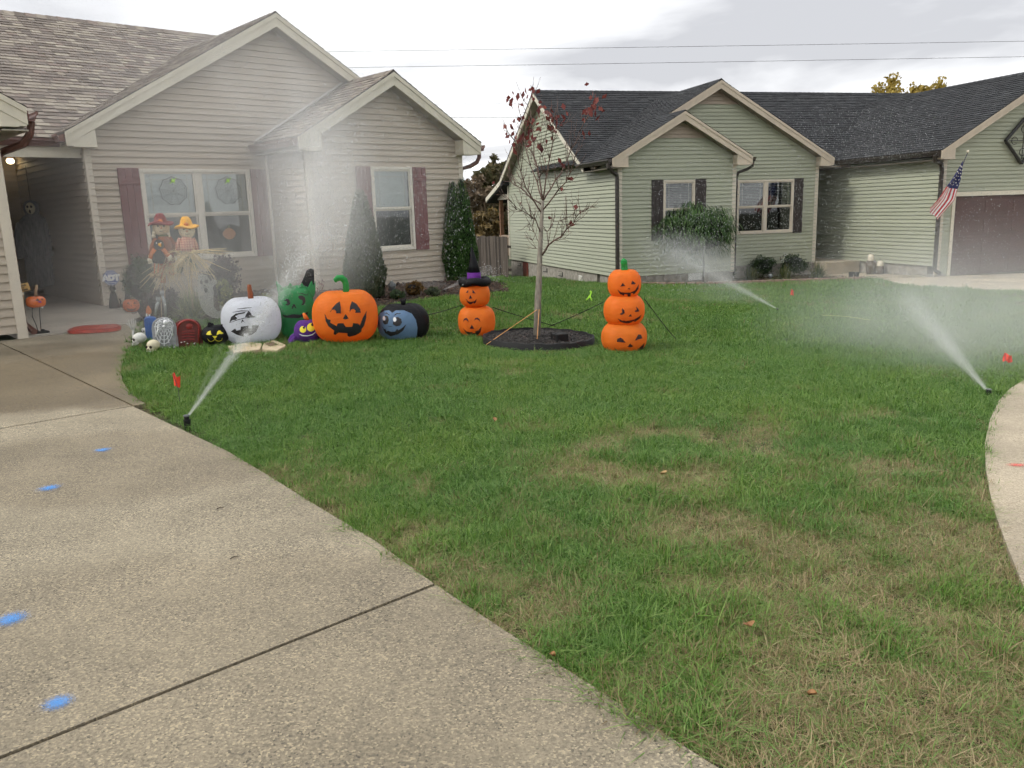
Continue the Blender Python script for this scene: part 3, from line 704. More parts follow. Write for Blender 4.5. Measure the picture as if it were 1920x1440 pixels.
roof(T, T.P(7.33, 13.435, 2.875), (0,1,0), (c2,0,n2), [(0,0),(1.755,0),(1.755,2.075/c2),(0,2.075/c2)], 'shingle_tan')
roof(T, T.P(11.48, 13.435, 2.875), (0,1,0), (-c2,0,n2), [(0,0),(4.2,0),(4.2,2.075/c2),(0,2.075/c2)], 'shingle_tan')
roof(T, T.P(2.75, 11.685, 2.905), (0,1,0), (-CS,0,SN), [(0,0),(7.2,0),(7.2,rl(2.75,-.9)),(0,rl(2.75,-.9))], 'shingle_tan')
roof(T, T.P(-4.6, 11.685, 2.905), (0,1,0), (CS,0,SN), [(0,0),(7.2,0),(7.2,rl(2.75,-.95)),(0,rl(2.75,-.95))], 'shingle_tan', exposure=.28, tabw=(.6,.9))
def ridge_caps(h, p0, p1, mat, w=.17):
    p0, p1 = Vector(p0), Vector(p1); L = (p1-p0).length; ax = (p1-p0)/L; side = ax.cross(Vector((0,0,1))); b = MB(); k = 0; x = 0
    while x < L:
        for s in (-1, 1):
            c = p0+ax*x; b.add([c+Vector((0,0,.035)), c+ax*.26+Vector((0,0,.022)), c+ax*.26+side*s*w*.75+Vector((0,0,-.075)), c+side*s*w*.75+Vector((0,0,-.06))], [(0,1,2,3) if s < 0 else (3,2,1,0)])
        x += .2
    me = b.build('ridge_caps', mat, h.e); at = me.data.attributes.new('tone', 'FLOAT', 'FACE'); at.data.foreach_set('value', [random.random() for _ in b.f]); me['kind'] = 'stuff'
ridge_caps(T, T.P(7.86, 14.9, 5.20), T.P(7.86, 19.3, 5.20), 'shingle_tan'); ridge_caps(T, T.P(9.405, 13.45, 4.11), T.P(9.405, 15.15, 4.11), 'shingle_tan'); ridge_caps(T, T.P(-9, 20.3, 5.80), T.P(11.6, 20.3, 5.80), 'shingle_tan')
# flashing where the wing roof meets the gable wall
b = MB(); b.tube([T.P(7.36, 15.17, 2.915), T.P(9.405, 15.17, 4.14)], .028, 4); b.build('flashing', 'flashing', T.e)
# gutters and downspouts
gutter(T, T.P(2.46, 15.29, 2.86), T.P(3.99, 15.29, 2.86), (0,-1,0), 'gutter_brown')
gutter(T, T.P(4.0, 14.92, 2.915), T.P(4.0, 15.2, 2.915), (-1,0,0), 'gutter_brown')
gutter(T, T.P(7.32, 13.47, 2.84), T.P(7.32, 15.16, 2.84), (-1,0,0), 'gutter_brown')
gutter(T, T.P(11.49, 13.47, 2.835), T.P(11.49, 17, 2.835), (1,0,0), 'gutter_brown')
gutter(T, T.P(2.76, 11.72, 2.87), T.P(2.76, 15.1, 2.87), (1,0,0), 'gutter_brown')
downspout(T, [T.P(11.55, 13.6, 2.74), T.P(11.55, 13.6, 2.60), T.P(11.50, 13.62, 2.50), T.P(11.38, 13.7, 2.42), T.P(11.27, 13.84, 2.38), T.P(11.24, 13.86, 2.2), T.P(11.24, 13.86, .2)], 'gutter_brown', .034)
downspout(T, [T.P(2.82, 11.85, 2.76), T.P(2.80, 11.88, 2.62), T.P(2.74, 12.05, 2.5), T.P(2.55, 12.3, 2.42), T.P(2.5, 12.35, 2.35), T.P(2.5, 12.35, .25), T.P(2.56, 12.1, .14)], 'gutter_brown', .036)
downspout(T, [T.P(7.52, 15.12, 2.72), T.P(7.53, 15.13, 2.5), T.P(7.53, 15.13, .2)], 'trim_post', .026)

# ================================================================== green house
G = House('green_house', 'green vinyl sided house with charcoal shingle roof and brown shutters', radians(90-74.10), 9.2, 21.2, -.65)
SG = .567; cg, ng = cos(math.atan(SG)), sin(math.atan(SG)); rg = lambda du: du/cg
zb = -.41                                              # bottom of the siding
# small wing
A, B = (9.2, 21.2), (12.78, 21.2)
siding(G, 'siding_green', A, B, [(0,zb),(3.58,zb),(3.58,2.74),(11.03-9.2,3.74),(0,2.70)], holes=[(10.54-9.2,11.49-9.2,.59,2.15)], alt='siding_pink')
window(G, A, B, 10.53-9.2, 11.50-9.2, .58, 2.16, 1, 'window_tan', 'blind_grey', slats=1)
shutter(G, A, B, 10.18-9.2, 10.525-9.2, .55, 2.18, 'shutter_brown'); shutter(G, A, B, 11.505-9.2, 11.84-9.2, .55, 2.18, 'shutter_brown')
gable_trim(G, 8.92, 13.13, 11.03, 2.75, 3.95, 20.9, 21.2, 'trim_tan', 'soffit_tan')
trim_v(G, 9.25, 21.2, zb-.03, 2.55, .12); trim_v(G, 12.73, 21.2, zb-.03, 2.53, .12)
siding(G, 'siding_green', (12.78, 21.22), (12.78, 22.8), [(0,zb),(1.58,zb),(1.58,2.5),(0,2.5)])
# big gable
A, B = (9.25, 22.8), (16.62, 22.8)
siding(G, 'siding_green', A, B, [(0,zb),(7.37,zb),(7.37,2.77),(13.03-9.25,4.79),(0,2.70)], holes=[(13.81-9.25,15.77-9.25,.55,2.15)], alt='siding_pink')
window(G, A, B, 13.80-9.25, 15.78-9.25, .54, 2.16, 2, 'window_tan', 'blind_grey', slats=1)
shutter(G, A, B, 15.785-9.25, 16.11-9.25, .52, 2.18, 'shutter_brown'); shutter(G, A, B, 13.46-9.25, 13.795-9.25, .52, 2.18, 'shutter_brown')
gable_trim(G, 9.05, 17.0, 13.03, 2.76, 5.0, 22.5, 22.8, 'trim_tan', 'soffit_tan', rets=(0,1))
trim_v(G, 16.60, 22.8, zb-.03, 2.57, .12)
# long side wall with the main gable end
A, B = (9.2, 31.9), (9.2, 21.23)
siding(G, 'siding_green', A, B, [(0,zb),(10.67,zb),(10.67,2.55),(8.2,2.9),(31.9-27.5,5.12),(0,2.62)])
for sgn, de in ((1, 23.0), (-1, 32.0)):
    zt, zp = 2.68, 5.33; b = MB()
    b.prism([(de, zt), (27.5, zp), (27.5, zp-.22), (de, zt-.19)], G.P(8.88, 0, 0), (0,1,0), (0,0,1), (.032, 0, 0)); b.build('rake_board', 'trim_cream', G.e)
    b = MB(); b.prism([(de, zt-.17), (27.5, zp-.20), (27.5, zp-.22), (de, zt-.19)], G.P(8.913, 0, 0), (0,1,0), (0,0,1), (.28, 0, 0)); b.build('rake_soffit', 'soffit_tan', G.e)
trim_v(G, 9.2, 31.88, zb, 2.6, .1, .05)
# garage
A, B = (17.9, 19.1), (25.0, 19.1)
siding(G, 'siding_green', A, B, [(0,-.66),(7.1,-.66),(7.1,2.66),(21.45-17.9,4.66),(0,2.66)], holes=[(18.36-17.9,24.5-17.9,-.8,1.56)])
gable_trim(G, 17.58, 25.32, 21.45, 2.70, 4.88, 18.8, 19.1, 'trim_tan', 'soffit_tan')
trim_v(G, 17.97, 19.1, -.68, 2.53, .15); MB().bb(G.P(18.30, 19.05, -.75), G.P(18.40, 19.13, 1.48)).build('door_trim', 'trim_cream', G.e); MB().bb(G.P(18.30, 19.045, 1.481), G.P(24.6, 19.13, 1.60)).build('door_trim', 'trim_cream', G.e)
siding(G, 'siding_green', (17.9, 25.0), (17.9, 19.13), [(0,-.42),(5.87,-.42),(5.87,2.55),(0,2.55)])
gd = MB().bb(G.P(18.40, 19.17, -.72), G.P(24.5, 19.19, 1.48)).build('garage_door', 'garage_door_brown', G.e)
pw = .545
for r in range(4):
    z0 = -.72+r*pw+.006
    MB().bb(G.P(18.405, 19.145, z0), G.P(24.49, 19.168, z0+pw-.012)).build('panel', 'garage_door_brown', gd)
    for c_ in range(6):
        x0 = 18.52+c_*1.0
        MB().prism([(x0, z0+.09), (x0+.84, z0+.09), (x0+.84, z0+pw-.10), (x0, z0+pw-.10)], G.P(0, 19.144, 0), (1,0,0), (0,0,1), (0,-.010,0)).build('raised_panel', 'garage_door_brown', gd, bevel=.006)
# porch recess between the big gable and the garage
siding(G, 'siding_green', (16.64, 25.3), (17.9, 25.3), [(0,zb),(1.26,zb),(1.26,2.5),(0,2.5)], holes=[(.18,1.1,-.4,1.75)])
fd = MB().bb(G.P(16.84, 25.26, -.36), G.P(17.72, 25.32, 1.70)).build('front_door', 'door_black', G.e)
MB().bb(G.P(16.94, 25.24, .75), G.P(17.62, 25.255, 1.55)).build('pane', 'glass_dark', fd)
siding(G, 'siding_green', (16.62, 22.83), (16.62, 25.3), [(0,zb),(2.47,zb),(2.47,2.55),(0,2.55)])
MB().bb(G.P(16.63, 22.85, 2.50), G.P(17.89, 25.3, 2.54)).build('porch_ceiling', 'soffit_tan', G.e)
MB().bb(G.P(17.60, 18.82, 2.46), G.P(17.89, 25, 2.475)).build('soffit', 'soffit_tan', G.e); MB().bb(G.P(8.92, 20.92, 2.50), G.P(9.19, 23, 2.515)).build('soffit', 'soffit_tan', G.e)
# roofs
roof(G, G.P(8.87, 23.0, 2.70), (1,0,0), (0,cos(math.atan(.588)),sin(math.atan(.588))), [(0,0),(18,0),(18,5.22),(0,5.22)], 'shingle_black')
roof(G, G.P(8.87, 32.0, 2.70), (1,0,0), (0,-cos(math.atan(.588)),sin(math.atan(.588))), [(0,0),(18,0),(18,5.22),(0,5.22)], 'shingle_black', exposure=.28, tabw=(.6,.9))
roof(G, G.P(8.92, 20.885, 2.765), (0,1,0), (cg,0,ng), [(0,0),(7.2,0),(7.2,rg(2.11)),(0,rg(2.11))], 'shingle_black')
roof(G, G.P(13.13, 20.885, 2.765), (0,1,0), (-cg,0,ng), [(0,0),(1.9,0),(1.9,rg(2.10)),(0,rg(2.10))], 'shingle_black')
k9 = (5.01-2.77)/(13.03-9.05); ck, nk = cos(math.atan(k9)), sin(math.atan(k9))
roof(G, G.P(9.05, 22.485, 2.775), (0,1,0), (ck,0,nk), [(0,0),(4.6,0),(4.6,3.98/ck),(0,3.98/ck)], 'shingle_black')
roof(G, G.P(17.0, 22.485, 2.775), (0,1,0), (-ck,0,nk), [(0,0),(4.6,0),(4.6,3.97/ck),(0,3.97/ck)], 'shingle_black')
roof(G, G.P(17.58, 18.785, 2.715), (0,1,0), (cg,0,ng), [(0,0),(8.6,0),(8.6,rg(3.87)),(0,rg(3.87))], 'shingle_black')
roof(G, G.P(25.32, 18.785, 2.715), (0,1,0), (-cg,0,ng), [(0,0),(8.6,0),(8.6,rg(3.87)),(0,rg(3.87))], 'shingle_black', exposure=.28, tabw=(.6,.9))
ridge_caps(G, G.P(8.9, 27.5, 5.36), G.P(26, 27.5, 5.36), 'shingle_black'); ridge_caps(G, G.P(13.03, 22.5, 5.02), G.P(13.03, 26.7, 5.02), 'shingle_black'); ridge_caps(G, G.P(11.03, 20.9, 3.96), G.P(11.03, 22.5, 3.96), 'shingle_black'); ridge_caps(G, G.P(21.45, 18.8, 4.92), G.P(21.45, 26, 4.92), 'shingle_black')
gutter(G, G.P(8.91, 20.92, 2.74), G.P(8.91, 23.4, 2.74), (-1,0,0), 'gutter_dark'); gutter(G, G.P(13.14, 20.92, 2.73), G.P(13.14, 22.78, 2.73), (1,0,0), 'gutter_dark')
gutter(G, G.P(17.57, 18.82, 2.69), G.P(17.57, 23.6, 2.69), (-1,0,0), 'gutter_dark')
downspout(G, [G.P(8.84, 21.0, 2.64), G.P(8.84, 21.0, 2.52), G.P(8.95, 21.05, 2.42), G.P(9.13, 21.12, 2.32), G.P(9.14, 21.13, 2.2), G.P(9.14, 21.13, -.6)], 'gutter_dark', .045)
downspout(G, [G.P(13.2, 21.0, 2.64), G.P(13.2, 21.02, 2.5), G.P(13.1, 21.1, 2.42), G.P(12.9, 21.25, 2.34), G.P(12.86, 21.28, 2.2), G.P(12.86, 21.28, -.5)], 'gutter_dark', .032)
downspout(G, [G.P(17.5, 18.95, 2.58), G.P(17.55, 19.0, 2.46), G.P(17.80, 19.03, 2.36), G.P(17.83, 19.03, 2.2), G.P(17.83, 19.03, -.5), G.P(17.80, 18.8, -.6)], 'gutter_dark', .05)
# foundation
def found(u0, u1, d0, d1, zt): MB().bb(G.P(u0, d0, -1.5), G.P(u1, d1, zt)).build('foundation', 'foundation', G.e)
found(9.215, 12.77, 21.215, 22.6, zb+.004); found(9.215, 16.6, 22.815, 31.88, zb+.002); found(17.91, 18.34, 19.12, 19.4, -.67); found(17.92, 25, 19.4, 25, -.43)
for px_d, w, z0, z1, mt, nm in ((30.75, .42, -.62, -.50, 'room_dark', 'foundation_vent'), (27.6, .42, -.66, -.52, 'room_dark', 'foundation_vent'), (26.0, .42, -.70, -.56, 'room_dark', 'foundation_vent'), (24.15, .30, -.72, -.56, 'vent_white', 'foundation_vent'), (21.85, .30, -.78, -.62, 'vent_white', 'foundation_vent')):
    v = MB().bb(G.P(9.195, px_d-w/2, z0), G.P(9.212, px_d+w/2, z1)).build(nm, mt, G.e)
    for q in range(3): MB().bb(G.P(9.185, px_d-w/2+.02, z0+.03+q*.04), G.P(9.194, px_d+w/2-.02, z0+.05+q*.04)).build('louvre', 'foundation_pale', v)
MB().bb(G.P(9.18, 29.6, -1.12), G.P(9.213, 30.2, -.45)).build('crawl_door', 'crawl_door_red', G.e)
fv = MB().bb(G.P(11.35, 21.19, -.62), G.P(11.78, 21.212, -.42)).build('foundation_vent', 'vent_white', G.e)
for q in range(4): MB().bb(G.P(11.37, 21.178, -.60+q*.045), G.P(11.76, 21.189, -.575+q*.045)).build('louvre', 'vent_white', fv)
# back porch roof and post seen past the corner
MB().prism([(31.7, 2.62), (34.2, 1.95), (34.2, 1.80), (31.7, 2.45)], G.P(8.9, 0, 0), (0,1,0), (0,0,1), (3,0,0)).build('back_porch_roof', 'shingle_black', G.e)
MB().prism([(31.95, 2.63), (34.22, 2.02), (34.22, 1.84), (31.95, 2.45)], G.P(8.86, 0, 0), (0,1,0), (0,0,1), (.035,0,0)).build('rake_board', 'trim_cream', G.e)
MB().bb(G.P(9.2, 32.0, 1.92), G.P(9.3, 33.6, 2.12)).build('porch_beam', 'trim_post', G.e)
simple('cedar_post', (.20,.10,.05), .7, .2, 8); simple('cedar_rail', (.33,.25,.18), .8, .2, 8)
MB().bb(G.P(9.22, 33.3, -1.2), G.P(9.36, 33.46, 1.93)).build('porch_post', 'cedar_post', G.e); MB().bb(G.P(9.22, 32.0, .42), G.P(9.34, 33.6, .50)).build('porch_rail', 'cedar_rail', G.e)
for q in range(10): MB().bb(G.P(9.26, 32.05+q*.13, -.3), G.P(9.29, 32.10+q*.13, .42)).build('baluster', 'cedar_rail', G.e)
# diamond wall ornament on the garage gable
simple('ornament_black', (.02,.02,.018), .5)
# ------------------------------------------------------------------ lawn grass (uncountable: one object, blades instanced on points)
def m_grass():
    m, nt, N, Lk, b = newmat('grass_blade')
    ai = N.new('ShaderNodeAttribute'); ai.attribute_type = 'INSTANCER'; ai.attribute_name = 'dry'
    ah = N.new('ShaderNodeAttribute'); ah.attribute_name = 'bt'       # per blade random
    at = N.new('ShaderNodeAttribute'); at.attribute_name = 'tip'
    ar = N.new('ShaderNodeAttribute'); ar.attribute_type = 'INSTANCER'; ar.attribute_name = 'hue'
    green = ramp(nt, ah.outputs['Fac'], [(0, (.038,.112,.016)), (.35, (.074,.192,.030)), (.7, (.124,.268,.050)), (1, (.228,.355,.105))])
    green = mixc(nt, ramp(nt, ar.outputs['Fac'], [(0, (0,0,0)), (1, (.8,)*3)]), green, mixc(nt, 1.0, green, (1.35,1.14,.95), 'MULTIPLY'))
    straw = ramp(nt, ah.outputs['Fac'], [(0, (.19,.13,.065)), (.5, (.42,.33,.18)), (1, (.68,.57,.36))])
    sel = math_(nt, 'GREATER_THAN', ai.outputs['Fac'], math_(nt, 'ADD', math_(nt, 'MULTIPLY', ah.outputs['Fac'], .9), .05))
    c = mixc(nt, sel, green, straw)
    c = mixc(nt, math_(nt, 'MULTIPLY', at.outputs['Fac'], .28), c, mixc(nt, .5, c, (.20,.20,.07)))
    Lk.new(c, b.inputs['Base Color']); b.inputs['Roughness'].default_value = .5; b.inputs['Specular IOR Level'].default_value = .35
    tr = N.new('ShaderNodeBsdfTranslucent'); Lk.new(c, tr.inputs[0]); ms = N.new('ShaderNodeMixShader'); ms.inputs[0].default_value = .28
    Lk.new(b.outputs[0], ms.inputs[1]); Lk.new(tr.outputs[0], ms.inputs[2]); Lk.new(ms.outputs[0], N['Material Output'].inputs[0])
m_grass()
gcol = bpy.data.collections.new('grass_tufts')
def tuft(n, rad, h0, h1, w0, w1, lean, seed):
    r = np.random.default_rng(seed); V, Fc, bt, tip = [], [], [], []
    for k in range(n):
        a = r.uniform(0, 2*pi); q = rad*sqrt(r.random()); x, y = q*cos(a), q*sin(a); h = r.uniform(h0, h1); w = r.uniform(w0, w1)
        d = r.uniform(0, 2*pi); L = abs(r.normal(0, lean)); dx, dy = cos(d), sin(d); s = d+pi/2+r.normal(0, .5); sx, sy = cos(s)*w/2, sin(s)*w/2
        i = len(V); t_ = r.random()
        for f, ww in ((0, .75), (.35, 1), (.72, .7)):
            b = L*f*f*h*1.6; z = h*f*(1-.35*min(L, 1.4)*f); V += [(x+dx*b-sx*ww, y+dy*b-sy*ww, z-.004), (x+dx*b+sx*ww, y+dy*b+sy*ww, z-.004)]; tip += [f, f]
        b = L*h*1.6; V.append((x+dx*b, y+dy*b, h*(1-.35*min(L, 1.4))*.95)); tip.append(1)
        Fc += [(i, i+1, i+3), (i, i+3, i+2), (i+2, i+3, i+5), (i+2, i+5, i+4), (i+4, i+5, i+6)]; bt += [t_]*5
    o = numpy_obj('grass_tuft', V, Fc, 'grass_blade', attrs={'bt': ('FACE', bt), 'tip': ('POINT', tip)})
    COL.objects.unlink(o); gcol.objects.link(o)
names = []
# fine tufts (near), broad tufts (far), long tufts and flat dry thatch
for k in range(5): tuft(42, .085, .032, .085, .0026, .0052, .95, 100+k)
for k in range(5): tuft(46, .13, .045, .095, .005, .0095, .7, 200+k)
for k in range(2): tuft(34, .05, .07, .125, .003, .0055, .8, 300+k)
for k in range(3): tuft(40, .085, .02, .055, .002, .004, 1.9, 400+k)
order = sorted(o.name for o in gcol.objects)        # instances are picked in name order
def vnoise(x, y, s, seed):
    r = np.random.default_rng(seed); T_ = r.random((64, 64)); u, v = x*s+500, y*s+500; i, j = np.floor(u).astype(int), np.floor(v).astype(int); fu, fv = u-i, v-j
    fu, fv = fu*fu*(3-2*fu), fv*fv*(3-2*fv); g_ = lambda a, b_: T_[a % 64, b_ % 64]
    return (g_(i,j)*(1-fu)+g_(i+1,j)*fu)*(1-fv)+(g_(i,j+1)*(1-fu)+g_(i+1,j+1)*fu)*fv
def fb(x, y, s, seed): return (vnoise(x,y,s,seed)+.5*vnoise(x,y,s*2.1,seed+1)+.25*vnoise(x,y,s*4.3,seed+2))/1.75
RING_C = gp(1010, 641)
pts = []
def zone(n, r0, r1, half):
    a = RNG.uniform(-half, half, n); r = np.sqrt(RNG.uniform(r0*r0, r1*r1, n)); return np.sin(a)*r, np.cos(a)*r
def keepmask(x, y, m=.0):
    k = np.ones(len(x), bool)
    for pl in (DRIVE, SWALK, NDRIVE, NWALK, BED_L, BED_R): k &= ~in_poly(x, y, pl)
    ud = x*LFv.x+y*LFv.y; dd = x*LDv.x+y*LDv.y
    k &= ~((dd > 12) & (ud < 4.4)); k &= ~((dd > 13.7) & (ud > 7.6) & (ud < 11.25)); k &= ~((dd > 15.2) & (ud > 4) & (ud < 11.3));
    a = radians(90-74.1); ug = x*cos(a)+y*sin(a); dg = -x*sin(a)+y*cos(a)
    k &= ~((ug > 9.18) & (dg > 21.2)); k &= ~((ug > 17.8) & (dg > 19)); k &= ~((ug > 15.8) & (dg > 20.8))
    k &= (x-RING_C.x)**2+(y-RING_C.y)**2 > .67**2
    return k
for (n, r0, r1, half, cls) in ((26000, 1.4, 5.0, .95, 0), (34000, 5.0, 10.0, .8, 0), (20000, 9.5, 17, .72, 1), (15000, 16, 30, .66, 1), (5000, 29, 60, .5, 1)):
    x, y = zone(n, r0, r1, half); k = keepmask(x, y); x, y = x[k], y[k]
    R = np.hypot(x, y); z = ground_arr(x, y)-.012
    dryp = .30*fb(x, y, .75, 11)+.35*fb(x, y, 2.2, 14)+.35*fb(x, y, 5.5, 17)
    bias = np.clip((6.4-R)/2.5, 0, 1)*.145 - .05 + .04*np.clip((x-0)/2, -1, 1)*(R < 7)
    # worn strip along the drive edge
    ed = np.min(np.hypot(x[:,None]-np.array(edge_w)[None,:,0], y[:,None]-np.array(edge_w)[None,:,1]), 1); bias += .12*np.clip(1-ed/.35, 0, 1)
    for cx, cy, rr, kk in ((.95,2.2,.42,.34),(1.45,2.75,.3,.16),(.95,3.6,.4,.16),(1.9,3.4,.4,.12),(.25,4.6,.5,.12),(.9,5.6,.6,.12),(2.6,5.8,.5,.08),(1.75,2.3,.4,.14)): bias += kk*np.clip(1-np.hypot(x-cx, y-cy)/rr, 0, 1)
    dry = np.clip((dryp+bias-.525)*4.2, .03, .72)
    hue = np.clip((fb(x, y, 1.6, 31)-.3)*2.2, 0, 1)
    sc = np.clip(RNG.normal(1, .2, len(x)), .5, 1.6)*(1-.38*np.clip(dry-.3, 0, 1)) * (.80+.5*fb(x, y, .9, 51))
    if cls == 0: sc *= .66
    if cls == 1: sc *= .74+np.clip((R-16)/25, 0, 1)
    ix = RNG.integers(0, 5, len(x)) + (5 if cls else 0)
    if cls == 0:
        ix = np.where(RNG.random(len(x)) < .05, 10+RNG.integers(0, 2, len(x)), ix); ix = np.where((dry > .45) & (RNG.random(len(x)) < .6), 12+RNG.integers(0, 3, len(x)), ix)
    ring = np.hypot(x-RING_C.x, y-RING_C.y) < .8; sc = np.where(ring, sc*.75, sc)
    # bare spots
    kp = RNG.random(len(x)) > np.clip((dry-.55)*1.5, 0, .35)
    pts.append(np.stack([x, y, z, dry, hue, sc, ix], 1)[kp])
Pt = np.concatenate(pts); me = bpy.data.meshes.new('lawn_grass'); me.vertices.add(len(Pt)); me.vertices.foreach_set('co', Pt[:,:3].astype(np.float32).ravel())
for nm, k, ty in (('dry',3,'FLOAT'),('hue',4,'FLOAT'),('gsc',5,'FLOAT')):
    a_ = me.attributes.new(nm, ty, 'POINT'); a_.data.foreach_set('value', Pt[:,k].astype(np.float32))
a_ = me.attributes.new('gix', 'INT', 'POINT'); a_.data.foreach_set('value', Pt[:,6].astype(np.int32))
a_ = me.attributes.new('grot', 'FLOAT_VECTOR', 'POINT'); rv = np.stack([RNG.normal(0,.12,len(Pt)), RNG.normal(0,.12,len(Pt)), RNG.uniform(0,2*pi,len(Pt))], 1).astype(np.float32); a_.data.foreach_set('vector', rv.ravel())
me.update(); lawn = bpy.data.objects.new('lawn_grass', me); COL.objects.link(lawn); tag(lawn, 'patchy green lawn grass with straw coloured dry spots', 'grass', kind='stuff')
def instancer(obj, coll, mat=None):
    ng_ = bpy.data.node_groups.new('scatter', 'GeometryNodeTree'); ng_.interface.new_socket('Geometry', in_out='INPUT', socket_type='NodeSocketGeometry'); ng_.interface.new_socket('Geometry', in_out='OUTPUT', socket_type='NodeSocketGeometry')
    N, Lk = ng_.nodes, ng_.links; gi, go = N.new('NodeGroupInput'), N.new('NodeGroupOutput'); ip = N.new('GeometryNodeInstanceOnPoints'); ci = N.new('GeometryNodeCollectionInfo')
    ci.inputs['Collection'].default_value = coll; ci.inputs['Separate Children'].default_value = True; ci.inputs['Reset Children'].default_value = True
    def na(n_, t_):
        q = N.new('GeometryNodeInputNamedAttribute'); q.data_type = t_; q.inputs['Name'].default_value = n_; return q.outputs['Attribute']
    er = N.new('FunctionNodeEulerToRotation'); Lk.new(na('grot', 'FLOAT_VECTOR'), er.inputs[0])
    m2p = N.new('GeometryNodeMeshToPoints'); Lk.new(gi.outputs[0], m2p.inputs[0])
    Lk.new(m2p.outputs[0], ip.inputs['Points']); Lk.new(ci.outputs[0], ip.inputs['Instance']); ip.inputs['Pick Instance'].default_value = True
    Lk.new(na('gix', 'INT'), ip.inputs['Instance Index']); Lk.new(er.outputs[0], ip.inputs['Rotation']); Lk.new(na('gsc', 'FLOAT'), ip.inputs['Scale']); Lk.new(ip.outputs[0], go.inputs[0])
    md = obj.modifiers.new('scatter', 'NODES'); md.node_group = ng_
instancer(lawn, gcol)
# ------------------------------------------------------------------ trees and plants
def m_leaf(name, stops, trans=.25, rough=.55):
    m, nt, N, Lk, b = newmat(name); at = N.new('ShaderNodeAttribute'); at.attribute_name = 'tone'
    c = ramp(nt, at.outputs['Fac'], stops); Lk.new(c, b.inputs['Base Color']); b.inputs['Roughness'].default_value = rough; b.inputs['Specular IOR Level'].default_value = .3
    tr = N.new('ShaderNodeBsdfTranslucent'); Lk.new(c, tr.inputs[0]); ms = N.new('ShaderNodeMixShader'); ms.inputs[0].default_value = trans
    Lk.new(b.outputs[0], ms.inputs[1]); Lk.new(tr.outputs[0], ms.inputs[2]); Lk.new(ms.outputs[0], N['Material Output'].inputs[0])
m_leaf('leaf_arbor', [(0,(.022,.056,.012)),(.5,(.044,.105,.022)),(.9,(.080,.155,.036)),(1,(.12,.19,.05))], .12)
m_leaf('leaf_arbor_grey', [(0,(.042,.058,.028)),(.5,(.075,.095,.045)),(1,(.13,.145,.08))], .12)
m_leaf('leaf_box', [(0,(.020,.042,.014)),(.6,(.042,.078,.026)),(1,(.085,.12,.042))], .12)
m_leaf('leaf_weep', [(0,(.018,.048,.012)),(.5,(.044,.098,.024)),(1,(.105,.175,.05))], .2)
m_leaf('leaf_purple', [(0,(.022,.012,.014)),(.6,(.050,.026,.028)),(1,(.09,.05,.045))], .15)
m_leaf('leaf_darkred', [(0,(.020,.006,.007)),(.6,(.045,.010,.013)),(1,(.085,.02,.024))], .15)
m_leaf('leaf_variegated', [(0,(.08,.11,.03)),(.4,(.20,.23,.08)),(.7,(.34,.35,.14)),(1,(.45,.44,.22))], .2)
m_leaf('leaf_euonymus', [(0,(.05,.08,.02)),(.45,(.14,.16,.035)),(.75,(.30,.29,.07)),(1,(.42,.38,.12))], .2)
m_leaf('leaf_daylily', [(0,(.035,.065,.015)),(.5,(.085,.11,.03)),(1,(.20,.19,.07))], .2)
m_leaf('leaf_mum', [(0,(.05,.035,.015)),(.5,(.16,.085,.02)),(1,(.33,.18,.05))], .1)
m_leaf('leaf_maroon', [(0,(.085,.020,.020)),(.5,(.19,.050,.044)),(1,(.32,.10,.08))], .4)
m_leaf('leaf_pinkred', [(0,(.12,.03,.03)),(.6,(.25,.07,.06)),(1,(.35,.16,.10))], .25)
m_leaf('leaf_autumn', [(0,(.085,.066,.03)),(.35,(.16,.12,.055)),(.65,(.25,.175,.07)),(1,(.40,.28,.10))], .3)
m_leaf('leaf_brown', [(0,(.11,.082,.052)),(.5,(.20,.15,.095)),(1,(.30,.22,.14))], .25)
m_leaf('leaf_gold', [(0,(.20,.15,.03)),(.5,(.38,.28,.06)),(1,(.55,.42,.12))], .35)
m_leaf('leaf_oliveoak', [(0,(.065,.068,.032)),(.5,(.13,.12,.058)),(1,(.22,.165,.085))], .3)
simple('bark_grey', (.21,.185,.15), .9, .35, 30, .5, 60, stretch=(1,1,.3)); simple('bark_dark', (.075,.055,.042), .9, .3, 20); simple('twig_brown', (.115,.07,.055), .8, .25, 20)
simple('core_dark', (.008,.014,.006), .95); simple('core_purple', (.012,.008,.008), .95)  # near-black cores: shade inside the foliage put into the colour
def leaf_quads(c, d, n, L, W, bend=None):
    """arrays: centre, long direction, normal, length, width -> kite leaves of two triangles"""
    s = np.cross(d, n); s /= np.linalg.norm(s, axis=1, keepdims=True)+1e-9; L = L[:,None]; W = W[:,None]
    V = np.stack([c-d*L/2, c-s*W/2+n*W*.12, c+d*L/2, c+s*W/2+n*W*.12], 1).reshape(-1, 3)
    Fc = (np.arange(len(c))*4)[:,None]+np.arange(4)[None]; return V, Fc
def unit(v): return v/(np.linalg.norm(v, axis=1, keepdims=True)+1e-9)
